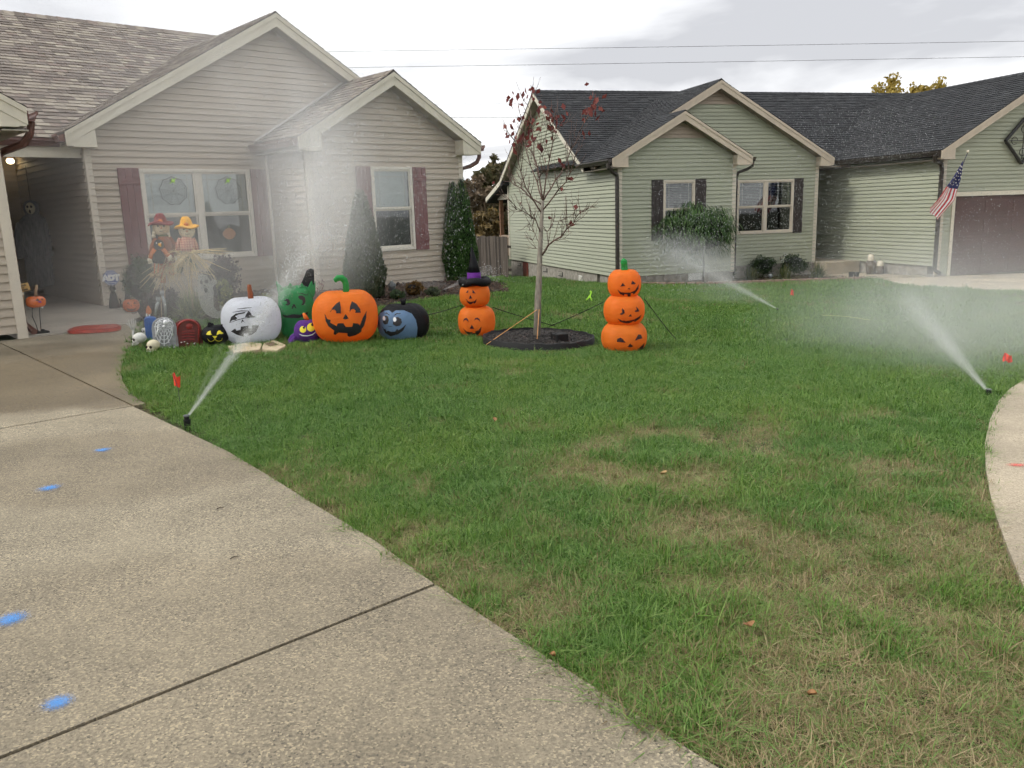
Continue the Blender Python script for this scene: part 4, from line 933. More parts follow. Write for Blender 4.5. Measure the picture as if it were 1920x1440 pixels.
def crown(name, parent, mat, cents, rads, n, L, W, seed=0, droop=0, shell=.55, up=0.0):
    """leaves in clumps: cents (k,3), rads (k,3) ; more leaves toward each clump's skin"""
    r = np.random.default_rng(seed); cents = np.array(cents, float); rads = np.array(rads, float); k = len(cents)
    vol = rads.prod(1)**.67; ci = r.choice(k, n, p=vol/vol.sum()); dr = unit(r.normal(size=(n,3))); rr = (shell+(1-shell)*r.random(n))**1.0 * np.where(r.random(n) < .12, 1.15, 1)
    c = cents[ci]+dr*rads[ci]*rr[:,None]
    d = unit(r.normal(size=(n,3))+dr*.6+np.array([0,0,-droop+up])); nn = unit(r.normal(size=(n,3))+dr*.8)
    V, Fc = leaf_quads(c, d, nn, L*r.uniform(.6,1.4,n), W*r.uniform(.6,1.4,n))
    tone = np.clip(r.normal(.45,.22,n) + .22*(r.random(k)[ci]-.5), 0, 1)
    return numpy_obj(name, V, Fc, mat, parent, attrs={'tone': ('FACE', tone)})
def blob_clumps(r, n, rad, jitter=.16, size=.42):
    """clump centres over an ellipsoid"""
    p = unit(r.normal(size=(n,3)))*(np.array(rad)*.62)*r.uniform(.6,1.05,(n,1)); return p, np.array(rad)[None]*size*r.uniform(.75,1.3,(n,1))
def shrub(name, label, cat, px, py, hw, hh, mat, leaf, nleaf, core='core_dark', group=None, dist=None, seed=1, n=26, shell=.5, lift=0):
    """rounded shrub: px,py = foot of the shrub, hw,hh half width / half height in photo pixels"""
    p = gp(px, py) if dist is None else pz(px, py, dist); k = mpp(p); a, b = hw*k*1.14, hh*k*1.1; t = thing(name, label, cat, p, 0, group); r = np.random.default_rng(seed)
    MB().tube([(0,0,-.05),(0.01,0,b*.5),(0,.01,b)], [.02,.015,.01], 6).build('stem', 'bark_dark', t)
    c, rd = blob_clumps(r, n, (a,a,b), size=.36); c[:,2] += b+lift
    MB().ball((0,0,b+lift), (a*.58,a*.58,b*.60), 14, 10).build('shade_core', core, t, smooth=True)  # solid dark ball, painted shade behind the outer leaves
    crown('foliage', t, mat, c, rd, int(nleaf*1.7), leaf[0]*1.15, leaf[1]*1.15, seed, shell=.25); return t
def blades(name, parent, mat, n, h, w, spread, seed, droop=1.0, base=.05):
    r = np.random.default_rng(seed); V, Fc, tone = [], [], []
    for k in range(n):
        a = r.uniform(0, 2*pi); L = h*r.uniform(.65, 1.15); lean = abs(r.normal(0, spread)); dx, dy = cos(a), sin(a); q = base*sqrt(r.random()); a2 = r.uniform(0, 2*pi); x0, y0 = q*cos(a2), q*sin(a2)
        sx, sy = -dy*w/2, dx*w/2; i = len(V); tn = r.random()
        for f in (0, .3, .6, .85, 1):
            o = L*lean*f; z = L*(f-droop*lean*.75*f*f); ww = (1-f**2.5)*.9+.1; V += [(x0+dx*o-sx*ww, y0+dy*o-sy*ww, z), (x0+dx*o+sx*ww, y0+dy*o+sy*ww, z)]
        for m_ in range(4): Fc.append((i+2*m_, i+2*m_+1, i+2*m_+3, i+2*m_+2)); tone.append(np.clip(tn+r.normal(0,.1), 0, 1))
    return numpy_obj(name, V, Fc, mat, parent, attrs={'tone': ('FACE', tone)})

# --- conical evergreens by the wing
def arborvitae(label, px, py, hpx, hw, mat, seed, tops=((0,0,1),), dist=None):
    p = gp(px, py) if dist is None else pz(px, py, dist); k = mpp(p); H = hpx*k; R = hw*k; t = thing('arborvitae', label, 'evergreen shrub', p, 0, 'conical evergreens by the tan house'); r = np.random.default_rng(seed)
    MB().tube([(0,0,-.05),(0,0,H*.5)], [.05,.03], 8).build('trunk', 'bark_dark', t)
    prof = lambda f: (np.clip(np.minimum(.62+1.5*f, 1.0)*np.clip(1.03-f, 0, 1)**.62*1.06, 0, 1))
    core = MB(); cs = []; ds = []; ns = []
    for (ox, oy, hs) in tops:
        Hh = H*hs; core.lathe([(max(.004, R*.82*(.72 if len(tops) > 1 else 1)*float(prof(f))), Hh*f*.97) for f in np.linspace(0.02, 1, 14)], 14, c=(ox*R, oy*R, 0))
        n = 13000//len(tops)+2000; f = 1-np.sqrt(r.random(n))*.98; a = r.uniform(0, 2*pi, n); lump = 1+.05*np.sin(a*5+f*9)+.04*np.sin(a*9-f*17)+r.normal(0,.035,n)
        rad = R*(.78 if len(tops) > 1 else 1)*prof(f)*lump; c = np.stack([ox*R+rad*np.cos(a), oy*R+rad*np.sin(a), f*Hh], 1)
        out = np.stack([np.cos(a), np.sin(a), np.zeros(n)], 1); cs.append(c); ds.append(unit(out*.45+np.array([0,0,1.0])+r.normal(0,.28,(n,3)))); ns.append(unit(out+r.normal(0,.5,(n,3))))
    core.build('shade_core', 'core_dark', t, smooth=True)  # solid dark cone, shade between the leaf sprays painted in
    c, d, nn = np.concatenate(cs), np.concatenate(ds), np.concatenate(ns); n = len(c); V, Fc = leaf_quads(c, d, nn, .062*r.uniform(.6,1.4,n), .017*r.uniform(.6,1.4,n))
    numpy_obj('foliage', V, Fc, mat, t, attrs={'tone': ('FACE', np.clip(r.normal(.45,.25,n), 0, 1))}); return t
arborvitae('olive green cone shaped evergreen left of the wing window', 688, 560, 200, 40, 'leaf_arbor_grey', 5)
arborvitae('dark green twin topped evergreen at the corner of the tan house', 864, 528, 192, 34, 'leaf_arbor', 6, tops=((-.22,0,.97),(.26,.1,1.0)))

# --- bed of the tan house
shrub('dark_shrub', 'dark green shrub behind the scarecrows under the maroon shutter', 'shrub', 268, 586, 34, 54, 'leaf_box', (.04,.022), 2600, seed=11)
shrub('purple_shrub', 'dusky purple leaved shrub under the double window', 'shrub', 420, 580, 36, 52, 'leaf_purple', (.035,.02), 2800, 'core_purple', seed=12)
shrub('variegated_shrub', 'yellow green variegated shrub beside the netting ghost', 'shrub', 422, 586, 15, 32, 'leaf_euonymus', (.04,.026), 900, seed=13)
shrub('variegated_shrub', 'pale yellow shrub behind the white inflatable pumpkin', 'shrub', 500, 592, 14, 22, 'leaf_euonymus', (.04,.026), 600, seed=14)
shrub('dark_red_mum', 'dark red leafy mound behind the silver skeleton hands', 'plant', 305, 596, 34, 29, 'leaf_darkred', (.03,.018), 2600, 'core_purple', seed=15)
shrub('orange_mum', 'brownish orange chrysanthemum mound in front of the wing', 'plant', 777, 556, 18, 14, 'leaf_mum', (.03,.02), 1800, 'core_purple', seed=16)
shrub('dark_mound', 'low dark shrub beside the brown chrysanthemum', 'shrub', 745, 562, 17, 9, 'leaf_box', (.03,.018), 900, seed=17)
shrub('grey_mound', 'low grey green mound in the spray behind the vampire pumpkin', 'shrub', 812, 556, 17, 9, 'leaf_arbor_grey', (.03,.018), 900, seed=18)
p = gp(586, 598); t = thing('red_twig_plant', 'spindly plant with pinkish red leaves at the wing corner', 'plant', p, 0); k = mpp(p)
tw = MB(); r = np.random.default_rng(5); ends = []
for q in range(9):
    x, y, z = (r.normal(0, .05), r.normal(0, .05), 0); e = (x*3+r.normal(0,.04), y*2, .45+r.random()*.25); tw.tube([(x*.3,y*.3,0), ((x+e[0])/2, e[1]/2, e[2]*.55), e], [.006,.004,.002], 5); ends += [np.array(e)*(1-f)+np.array((0,0,.1))*f for f in (0,.15,.3,.45)]
tw.build('stems', 'twig_brown', t); crown('foliage', t, 'leaf_pinkred', ends, [(.06,.06,.06)]*len(ends), 420, .035, .018, 7)
p = gp(360, 598); t = thing('variegated_grass', 'clump of cream and green striped grass behind the tombstones', 'plant', p, 0); blades('blades', t, 'leaf_variegated', 420, .46, .013, .75, 3, 1.0, .12)

# --- bed of the green house
shrub('boxwood', 'round dark boxwood beside the stacked pumpkins and white vent', 'shrub', 1245, 531, 20, 15, 'leaf_box', (.04,.024), 1500, seed=21)
shrub('boxwood', 'clipped boxwood under the double window, left one of the pair', 'shrub', 1430, 522, 27, 21, 'leaf_box', (.045,.026), 2200, group='clipped boxwoods', seed=22)
shrub('boxwood', 'clipped boxwood beside the small blue yard sign', 'shrub', 1488, 520, 27, 22, 'leaf_box', (.045,.026), 2200, group='clipped boxwoods', seed=23)
shrub('hazy_shrub', 'small grey green shrub hidden in sprinkler spray by the wing corner', 'shrub', 1362, 527, 20, 17, 'leaf_arbor_grey', (.045,.026), 1200, seed=24)
for (px, py, lab, s) in ((1408, 527, 'daylily clump left of the clipped boxwood pair', 31), (1470, 526, 'daylily clump in front of the clipped boxwood pair', 32), (1532, 522, 'daylily clump beside the small blue yard sign', 33)):
    p = gp(px, py); t = thing('daylily', lab, 'plant', p, 0, 'daylilies in the mulch bed'); blades('blades', t, 'leaf_daylily', 190, .52, .022, .85, s, 1.05, .14)

# --- weeping standard in front of the green house
p = gp(1318, 532); k = mpp(p); t = thing('weeping_tree', 'small weeping tree with drooping green leaves before the green house', 'tree', p, 0); r = np.random.default_rng(8)
c0 = pz(1297, 433, (p-Vector((0,0,CAM_Z))).dot(_f)-.2)-p; c0 = np.array(c0)
MB().tube([(0,0,-.05),(.02,0,.5),(-.02,0,.9),(c0[0]*.5,c0[1]*.5,c0[2]-.1),(c0[0],c0[1],c0[2]+.2)], [.035,.03,.03,.03,.02], 8).build('trunk', 'bark_dark', t)
MB().ball(c0+np.array((0,0,-.02)), (70*k, 60*k, 36*k), 18, 12).build('shade_core', 'core_dark', t, smooth=True)  # solid dark ball stands in for shade under the drooping leaves
V, Fc, tone = [], [], []
for q in range(5200):
    dr = r.normal(size=3); dr /= np.linalg.norm(dr); 
    if dr[2] < -.35 and r.random() < .6: dr[2] *= -1
    f = r.uniform(.74, 1.08)*(1+.10*sin(dr[0]*9+2)+.08*sin(dr[1]*11+dr[2]*7)); s = c0+dr*np.array((77*k, 68*k, 50*k))*f; L = r.uniform(.14, .30); w = r.uniform(.014, .026); a = atan2(dr[1], dr[0])+r.normal(0, .7); dx, dy = cos(a), sin(a); sx, sy = -dy*w/2, dx*w/2; i = len(V); tn = r.random()
    for ff in (0, .35, .7, 1):
        ww = (.5, 1, .8, .1)[(0, .35, .7, 1).index(ff)]; o = L*.75*ff; z = L*(.20*ff-.95*ff*ff); V += [(s[0]+dx*o-sx*ww, s[1]+dy*o-sy*ww, s[2]+z), (s[0]+dx*o+sx*ww, s[1]+dy*o+sy*ww, s[2]+z)]
    for m_ in range(3): Fc.append((i+2*m_, i+2*m_+1, i+2*m_+3, i+2*m_+2)); tone.append(tn)
numpy_obj('foliage', V, Fc, 'leaf_weep', t, attrs={'tone': ('FACE', tone)})

# --- the young tree on the lawn, almost bare, with a few dark red leaves
TREE = gp(1006, 642); TD = (TREE-Vector((0,0,CAM_Z))).dot(_f)
t = thing('young_tree', 'young bare tree with grey trunk and few dark red leaves', 'tree', TREE, 0)
c7 = lambda x, y: (900+x/3.4286, 120+y/3.4286)
def tp(x, y, off=0): return pz(*c7(x, y), TD+off)-TREE
r = np.random.default_rng(21); wood = MB(); wood.tube([(0,0,-.08), tp(373,1500)*1.0, tp(379,1400), tp(384,1250), tp(391,1100), tp(397,980), tp(403,880)], [.046,.040,.036,.031,.026,.022,.019], 9)
trunk_o = wood.build('trunk', 'bark_grey', t, smooth=True); br = MB()
limbs = [([(403,890),(385,740),(352,600),(335,420),(322,290),(327,135)], .4, .016), ([(403,890),(428,720),(470,500),(462,400),(480,330)], -.5, .015), ([(403,885),(450,800),(520,700),(590,545),(645,440),(700,330)], .3, .015),
         ([(402,940),(480,850),(548,765),(600,640),(625,560)], -.6, .013), ([(398,1230),(440,1170),(520,1110),(600,1020),(640,955),(725,908)], -.7, .017), ([(400,905),(330,860),(262,800),(200,760),(165,690)], .5, .013),
         ([(398,960),(350,890),(300,800),(262,690),(235,560),(215,440)], -.4, .014), ([(392,1090),(360,1010),(310,965),(235,930),(190,870)], -.5, .011), ([(402,880),(360,760),(300,560),(275,430),(262,330)], .7, .013), ([(470,500),(500,420),(540,350)], .2, .007),
         ([(388,1170),(345,1080),(330,1000),(300,1060)], .4, .006), ([(520,1110),(560,1060),(575,1010)], -.5, .005), ([(440,1170),(430,1080),(470,1020),(560,995)], .3, .007), ([(352,600),(310,520),(290,440)], .6, .007), ([(428,720),(400,600),(395,450)], -.2, .007), ([(330,1190),(300,1100),(240,1050)], .3, .005), ([(395,1210),(360,1180),(320,1100)], .5, .006)]
tips = []
for pl, off, r0 in limbs:
    n_ = len(pl); P3 = [tp(x, y, off*(i/(n_-1))**1.1) for i, (x, y) in enumerate(pl)]
    if pl[0] == (330,1190): continue
    # smooth the polyline a little
    Q = []
    for i in range(n_-1):
        for f in (0, .5): Q.append(P3[i].lerp(P3[i+1], f)+Vector(r.normal(0, .006, 3))*(i > 0))
    Q.append(P3[-1]); br.tube(Q, [max(.002, r0*.74*(1-.85*i/(len(Q)-1))) for i in range(len(Q))], 6)
    for i in range(2, len(Q)-1):
        for _rep in range(3 if r.random() < .7 else 2):
            d = (Q[i]-Q[i-1]).normalized(); sd = Vector(r.normal(0, 1, 3)); sd = (sd-d*sd.dot(d)).normalized(); L = r.uniform(.12, .34); e1 = Q[i]+(d*.6+sd*.6+Vector((0,0,.25)))*L*.5; e2 = e1+(d*.6+sd*.35+Vector((0,0,.45)))*L*.55
            br.tube([Q[i], e1, e2], [.0036,.0026,.0015], 5); tips.append(e2)
            if r.random() < .6: e3 = e1+(sd*.6+d*.3)*L*.4; br.tube([e1, e3], [.0026,.0014], 4); tips.append(e3)
br.build('branches', 'twig_brown', t, smooth=True)
lc = [(440,370,.11,.10,15),(495,345,.10,.10,18),(480,420,.10,.08,7),(415,330,.1,.1,9),(262,410,.11,.10,18),(225,490,.09,.09,10),(330,195,.07,.08,10),(715,275,.08,.11,14),(740,300,.07,.09,9),(690,330,.07,.06,7),(190,215,.03,.06,5),(270,215,.05,.06,6),(182,405,.06,.04,5),(320,370,.07,.07,8),(270,480,.06,.05,8),(680,450,.05,.03,4),(655,965,.02,.02,2),(570,1050,.03,.03,3),(575,740,.02,.04,3),(205,250,.03,.05,3),(520,660,.03,.05,3),(395,550,.05,.05,3)]
cs = []
for (x, y, sx, sz, n_) in lc:
    c = tp(x, y, r.uniform(-.3,.3))
    for q in range(n_): cs.append(np.array(c)+np.array((r.normal(0, sx*.8), r.normal(0, sx), r.normal(0, sz*.8))))
for e in tips:
    if r.random() < .05: cs.append(np.array(e))
cs = np.array(cs); n_ = len(cs); d = unit(r.normal(0,.5,(n_,3))+np.array([0,0,-1.0])); V, Fc = leaf_quads(cs, d, unit(r.normal(size=(n_,3))), .075*r.uniform(.6,1.35,n_), .05*r.uniform(.6,1.3,n_))
numpy_obj('leaves', V, Fc, 'leaf_maroon', t, attrs={'tone': ('FACE', np.clip(r.normal(.45,.25,n_),0,1))})

# --- trees beyond the fence and behind the green house
def bigtree(name, label, px, py_base, py_top, hwpx, dist, mat, n, leaf, seed, dens=18, group='trees beyond the back fence', bark='bark_dark', twigs=26):
    base = pz(px, py_base, dist); k = dist/FPX; H = (py_base-py_top)*k; R = hwpx*k; gz_ = ground(base.x, base.y); base.z = gz_; top = pz(px, py_top, dist).z; H = top-gz_; t = thing(name, label, 'tree', base, 0, group); r = np.random.default_rng(seed)
    MB().tube([(0,0,-.2),(.05,0,H*.3),(-.08,.05,H*.55),(0,0,H*.78)], [H*.022,H*.017,H*.010,H*.003], 8).build('trunk', bark, t, smooth=True); b = MB(); cents = []; rads = []
    for q in range(twigs):
        f = r.uniform(.22, .92); a = r.uniform(0, 2*pi); L = R*r.uniform(.55, 1.0)*(1.15-abs(f-.5)*1.1); s = Vector((0,0,H*f*.85)); e = s+Vector((cos(a)*L, sin(a)*L, L*r.uniform(.2,.8))); m_ = s.lerp(e,.5)+Vector((0,0,-.05*L)); b.tube([s, m_, e], [H*.007,H*.004,H*.0015], 5)
        for w in range(3):
            e2 = e+Vector(r.normal(0, .35*L, 3)); b.tube([m_.lerp(e, .3*w+.2), e2], [H*.003,H*.001], 4); cents.append(e2); rads.append((.26*R,)*3)
        cents.append(e); rads.append((.28*R,)*3)
    b.build('branches', bark, t); c = np.array([tuple(x) for x in cents]); c[:,2] = np.clip(c[:,2], H*.12, H*.97); crown('crown', t, mat, c, rads, n, leaf[0], leaf[1], seed, shell=.1); return t
bigtree('autumn_tree', 'brownish autumn tree nearest the corner of the tan house', 885, 500, 318, 34, 44, 'leaf_brown', 9000, (.24,.15), 41)
bigtree('autumn_tree', 'olive and rust leaved oak rising behind the green house rake', 938, 500, 268, 30, 48, 'leaf_oliveoak', 7000, (.30,.2), 42)
bigtree('autumn_tree', 'yellow tinged tree low behind the wooden fence', 918, 505, 385, 28, 40, 'leaf_autumn', 7000, (.22,.14), 43)
bigtree('autumn_tree', 'grey brown tree filling the gap behind the twin evergreen', 905, 502, 335, 26, 52, 'leaf_brown', 8000, (.28,.17), 44)
bigtree('autumn_tree', 'yellow brown tree seen behind the back porch post', 955, 505, 345, 28, 50, 'leaf_autumn', 7000, (.28,.17), 46)
bigtree('golden_tree', 'golden tree top showing above the charcoal roof ridge', 1686, 400, 110, 62, 62, 'leaf_gold', 14000, (.30,.2), 45, group=None, twigs=34)
# far wooded edge closing the view behind the yards
r = np.random.default_rng(3); cents, rads = [], []
for q in range(150):
    x = r.uniform(-60, 70); cents.append((x, 78+r.uniform(-6,6), r.uniform(-1.0, 3.4))); rads.append((3.2,2.5,r.uniform(1.6,2.8)))
wd = crown('far_woods', None, 'leaf_brown', cents, rads, 26000, .55, .35, 9, shell=.3); tag(wd, 'distant brown woodland edge behind the houses', 'woods', kind='stuff')

# --- privacy fence between the houses
simple('fence_grey', (.10,.08,.064), .9, .4, 12, .5, 40, stretch=(1,1,.08)); simple('fence_dark', (.045,.034,.027), .9, .4, 12, .5, 40, stretch=(1,1,.08))
F0, F1 = pz(893, 519, 33.2), pz(957, 519, 30.6); F0.z = ground(F0.x, F0.y); F1.z = ground(F1.x, F1.y); dv_ = F1-F0; dv_.z = 0; L_ = dv_.length+2.0; az = atan2(dv_.y, dv_.x); F0 = F0-dv_.normalized()*2.0
fence = thing('wooden_fence', 'weathered wooden privacy fence between the two houses', 'fence', F0, az); n_ = int(L_/.142); r = np.random.default_rng(2); hF = 1.62
MB().bb((0,.02,.35),(L_,.06,.44)).bb((0,.02,1.2),(L_,.06,1.29)).build('rail', 'fence_dark', fence)
for q in range(n_):
    x = q*.142; h_ = hF+r.normal(0,.012); z0 = -.25+ground(*((F0+dv_.normalized()*x)[:2]))-F0.z*1
    MB().prism([(x+.004, z0), (x+.134, z0), (x+.134, h_-.03), (x+.11, h_), (x+.03, h_), (x+.004, h_-.03)], (0, r.normal(0,.002), 0), (1,0,0), (0,0,1), (0,-.018,0)).build('plank', 'fence_grey' if r.random() < .65 else 'fence_dark', fence)
for q in range(3): MB().bb((q*1.2+.05,.06,-.3),(q*1.2+.14,.15,hF)).build('post', 'fence_dark', fence)

# --- overhead wires
simple('wire_black', (.05,.05,.055), .6)
for q, (a, b_, ds, lab) in enumerate((((560,95.5),(1990,74),60,'topmost overhead wire crossing the sky'), ((560,126),(1990,103),60,'second overhead wire from the top'), ((560,193.5),(1990,190),66,'third overhead wire from the top, hidden behind the roofs'), ((560,218.5),(1990,216),66,'lowest overhead wire, just above the far trees'))):
    p0, p1 = pz(*a, ds), pz(*b_, ds); m_ = MB(); P = []
    for i in range(25):
        f = i/12-.5; P.append(p0.lerp(p1, f)+Vector((0,0,-.10*(1-(2*(i/24)-1)**2))))
    m_.tube(P, .014, 5); o = m_.build('overhead_wire', 'wire_black', None); tag(o, lab, 'wire', 'overhead wires')
# ------------------------------------------------------------------ inflatable pumpkins
def m_fabric(name, col, sss=.0, rough=.5, glow=0):
    """thin coated nylon: seams and wrinkles in the relief, a little light through the cloth"""
    m, nt, N, Lk, b = newmat(name); v = coord(nt, 'Object'); n = noise(nt, v, 5, 4)
    wv = nt.nodes.new('ShaderNodeTexNoise'); wv.inputs['Scale'].default_value = 9; wv.inputs['Detail'].default_value = 4; wv.inputs['Distortion'].default_value = 1.6
    mp = nt.nodes.new('ShaderNodeMapping'); mp.inputs['Scale'].default_value = (1.0, 1.0, 3.6); Lk.new(v, mp.inputs[0]); Lk.new(mp.outputs[0], wv.inputs['Vector'])
    c = ramp(nt, n, [(.3, tuple(x*.90 for x in col)), (.7, tuple(min(1, x*1.07) for x in col))]); Lk.new(c, b.inputs['Base Color']); b.inputs['Roughness'].default_value = rough; b.inputs['Specular IOR Level'].default_value = .3
    bump(nt, b, wv.outputs['Fac'], .5, .024)
    tr = N.new('ShaderNodeBsdfTranslucent'); Lk.new(c, tr.inputs[0]); ms = N.new('ShaderNodeMixShader'); ms.inputs[0].default_value = .5
    Lk.new(b.outputs[0], ms.inputs[1]); Lk.new(tr.outputs[0], ms.inputs[2]); Lk.new(ms.outputs[0], N['Material Output'].inputs[0])
m_fabric('nylon_orange', (1.0,.27,.034)); m_fabric('nylon_white', (.80,.82,.88)); m_fabric('nylon_green', (.055,.38,.13)); m_fabric('nylon_black', (.016,.016,.020)); m_fabric('nylon_blue', (.22,.36,.58)); m_fabric('nylon_purple', (.20,.035,.36))
m_fabric('nylon_stem_green', (.06,.42,.12)); m_fabric('nylon_stem_brown', (.42,.14,.06)); simple('print_black', (.012,.010,.012), .55, .1); simple('print_maroon', (.035,.008,.010), .55, .1); simple('print_white', (.8,.8,.8), .5, .04); simple('print_yellow', (.80,.66,.03), .5, .06); simple('cord_black', (.012,.012,.012), .7)
simple('plush_purple', (.075,.018,.17), .95, .3, 40, .7, 120); simple('plush_orange', (.75,.18,.03), .9, .2, 30, .5, 100)
class Body:
    """pumpkin-shaped inflated bag: superellipsoid with shallow vertical seams"""
    def __init__(s, a, ay, b, p=2.35, lobes=10, depth=.03, z=0, x=0):
        s.a, s.ay, s.b, s.p, s.l, s.dp, s.z, s.x = a, ay, b, p, lobes, depth, z, x
    def rad(s, d):
        d = np.asarray(d, float); r = (np.abs(d[...,0]/s.a)**s.p+np.abs(d[...,1]/s.ay)**s.p+np.abs(d[...,2]/s.b)**s.p)**(-1/s.p)
        ph = np.arctan2(d[...,1], d[...,0]); rim = np.sqrt(np.clip(1-d[...,2]**2, 0, 1)); seam = np.abs(np.cos(ph*s.l/2+.35))
        return r*(1-s.dp*rim*np.exp(-((1-seam)/.10)**1.0)*0 - s.dp*(1-np.sqrt(np.abs(np.sin(ph*s.l/2+.35))+1e-6))*rim)*(1-.12*np.exp(-((np.abs(d[...,2])-1)/.12)**2)*(d[...,2] > 0))*(1+.010*np.cos(ph*s.l*3+1)*np.exp(-((np.abs(d[...,2])-.80)/.16)**2)*(s.dp > .005))
    def mesh(s, seg=72, rings=36, cut=-2):
        V = []; 
        for i in range(rings+1):
            t = pi*i/rings; a = np.arange(seg)*2*pi/seg; d = np.stack([np.sin(t)*np.cos(a), np.sin(t)*np.sin(a), -np.cos(t)*np.ones(seg)], 1); p = d*s.rad(d)[:,None]; p[:,2] = np.maximum(p[:,2], cut*s.b); p[:,2] += s.z; p[:,0] += s.x; V.append(p)
        V = np.concatenate(V); Fc = [(i*seg+k, i*seg+(k+1) % seg, (i+1)*seg+(k+1) % seg, (i+1)*seg+k) for i in range(rings) for k in range(seg)]; return V, Fc
    def front(s, x, z):
        """y of the camera-side skin at local x,z"""
        x = x-s.x; z = z-s.z; lo, hi = 0., s.ay*1.1
        for _ in range(26):
            m = (lo+hi)/2; q = np.array([x, -m, z]); L = np.linalg.norm(q)
            if L < s.rad(q/L): lo = m
            else: hi = m
        return -lo
def decal(body, poly, mat, parent, name, off=.004, step=.022, rim=.006):
    """flat print: polygon (local x,z metres) laid on the skin of the body"""
    bm = bmesh.new(); n = len(poly); P = []
    for i in range(n):
        p, q = poly[i], poly[(i+1) % n]; L = math.hypot(q[0]-p[0], q[1]-p[1]); k = max(1, int(L/step)); P += [(p[0]+(q[0]-p[0])*t_/k, p[1]+(q[1]-p[1])*t_/k) for t_ in range(k)]
    tri = tessellate_polygon([[Vector((x, z, 0)) for x, z in P]]); vs = [bm.verts.new((x, 0, z)) for x, z in P]
    for t_ in tri:
        try: bm.faces.new([vs[i] for i in t_])
        except ValueError: pass
    for _ in range(4):
        el = [e for e in bm.edges if e.calc_length() > step*1.6]
        if not el: break
        bmesh.ops.subdivide_edges(bm, edges=el, cuts=1); bmesh.ops.triangulate(bm, faces=bm.faces[:])
    for v in bm.verts:
        x, z = v.co.x, v.co.z; y = body.front(x, z); e = .004; nx_ = (body.front(x+e, z)-y)/e; nz_ = (body.front(x, z+e)-y)/e; nn = Vector((nx_, -1, nz_)).normalized(); v.co = Vector((x, y, z))+nn*off
    bm.normal_update()
    for f in bm.faces:
        if f.normal.y > 0: f.normal_flip()
    me = bpy.data.meshes.new(name); bm.to_mesh(me); bm.free(); me.materials.append(MATS[mat]); o = bpy.data.objects.new(name, me); COL.objects.link(o); o.parent = parent; return o
C5 = lambda x, y: (400+x/4.3636, 480+y/4.3636)
C6 = lambda x, y: (820+x/4.3636, 460+y/4.3636)
C8 = lambda x, y: (200+x/8, 540+y/8)
class Inflatable:
    def __init__(s, name, label, foot, crop, cat='inflatable', group='blow-up lawn pumpkins'):
        s.p = gp(*foot); s.k = mpp(s.p); s.crop = crop; s.dist = (s.p-Vector((0,0,CAM_Z))).dot(_f); yaw = atan2(s.p.x, s.p.y)
        s.t = thing(name, label, cat, s.p, -yaw, group); s.fx = foot[0]; s.cs = 1/8 if crop is C8 else 1/4.3636; s.foot = foot
    def loc(s, x, y):
        """crop pixel -> local (x, z) in the plane of the thing"""
        px, py = s.crop(x, y); q = pz(px, py, s.dist); return (q-s.p).dot(Vector((cos(s.t.rotation_euler.z), sin(s.t.rotation_euler.z), 0))), q.z-s.p.z
    def body(s, cx, cy, hw, hh, mat, deep=1.0, name='body', p=2.35, lobes=10, depth=.03, parent=None):
        x, z = s.loc(cx, cy); m = s.k*s.cs; B_ = Body(hw*m, hw*m*deep, hh*m, p, lobes, depth, z, x); V, Fc = B_.mesh(); o = numpy_obj(name, V, Fc, mat, s.t, True); return B_
    def print(s, B_, pts, mat='print_black', name='printed_feature', off=.004, parent=None): return decal(B_, [s.loc(*q) for q in pts], mat, parent or s.t, name, off)
    def disc(s, B_, cx, cy, rx, ry, mat, name, off=.004, n=18): return s.print(B_, [(cx+rx*cos(2*pi*i/n), cy+ry*sin(2*pi*i/n)) for i in range(n)], mat, name, off)
    def stroke(s, B_, pts, w, mat, name, off=.004):
        P = [Vector(q) for q in pts]; L_, R_ = [], []
        for i, q in enumerate(P):
            d = (P[min(i+1, len(P)-1)]-P[max(i-1, 0)]).normalized(); nrm = Vector((-d.y, d.x)); f = w*(.35 if i in (0, len(P)-1) else 1); L_.append(q+nrm*f); R_.append(q-nrm*f)
        return s.print(B_, [tuple(q) for q in L_+R_[::-1]], mat, name, off)
# --- white bandaged pumpkin
I = Inflatable('inflatable_pumpkin', 'white inflatable mummy pumpkin with half closed eyes and brown stem', (471, 641), C5)
B_ = I.body(312, 520, 237, 200, 'nylon_white', .9, p=2.6, lobes=8, depth=.026)
I.print(B_, [(135,517),(150,468),(185,442),(265,428),(252,441),(205,449),(182,463),(197,477),(185,492),(160,492)], name='eye'); I.print(B_, [(256,470),(272,440),(286,424),(306,441),(310,458),(345,470),(300,476)], name='eye')
I.stroke(B_, [(195,405),(250,402),(312,396)], 3, 'print_black', 'brow'); I.stroke(B_, [(160,432),(230,421),(305,424)], 3.5, 'print_black', 'brow'); I.stroke(B_, [(135,517),(200,490),(260,476),(345,472)], 2.5, 'print_black', 'eyelid')
I.print(B_, [(225,519),(236,485),(256,517),(240,502)], name='nose')
I.print(B_, [(148,585),(180,560),(192,578),(222,570),(226,545),(285,540),(283,560),(312,562),(315,538),(370,540),(345,592),(305,617),(285,622),(283,602),(248,602),(246,628),(195,612)], name='mouth')
x, z = I.loc(305, 330); MB().tube([(x,0,z-.05),(x,0,z+.04),(x-.006,0,z+.10),(x-.004,-.01,z+.145)], [.034,.030,.026,.022], 12).build('stem', 'nylon_stem_brown', I.t, smooth=True)
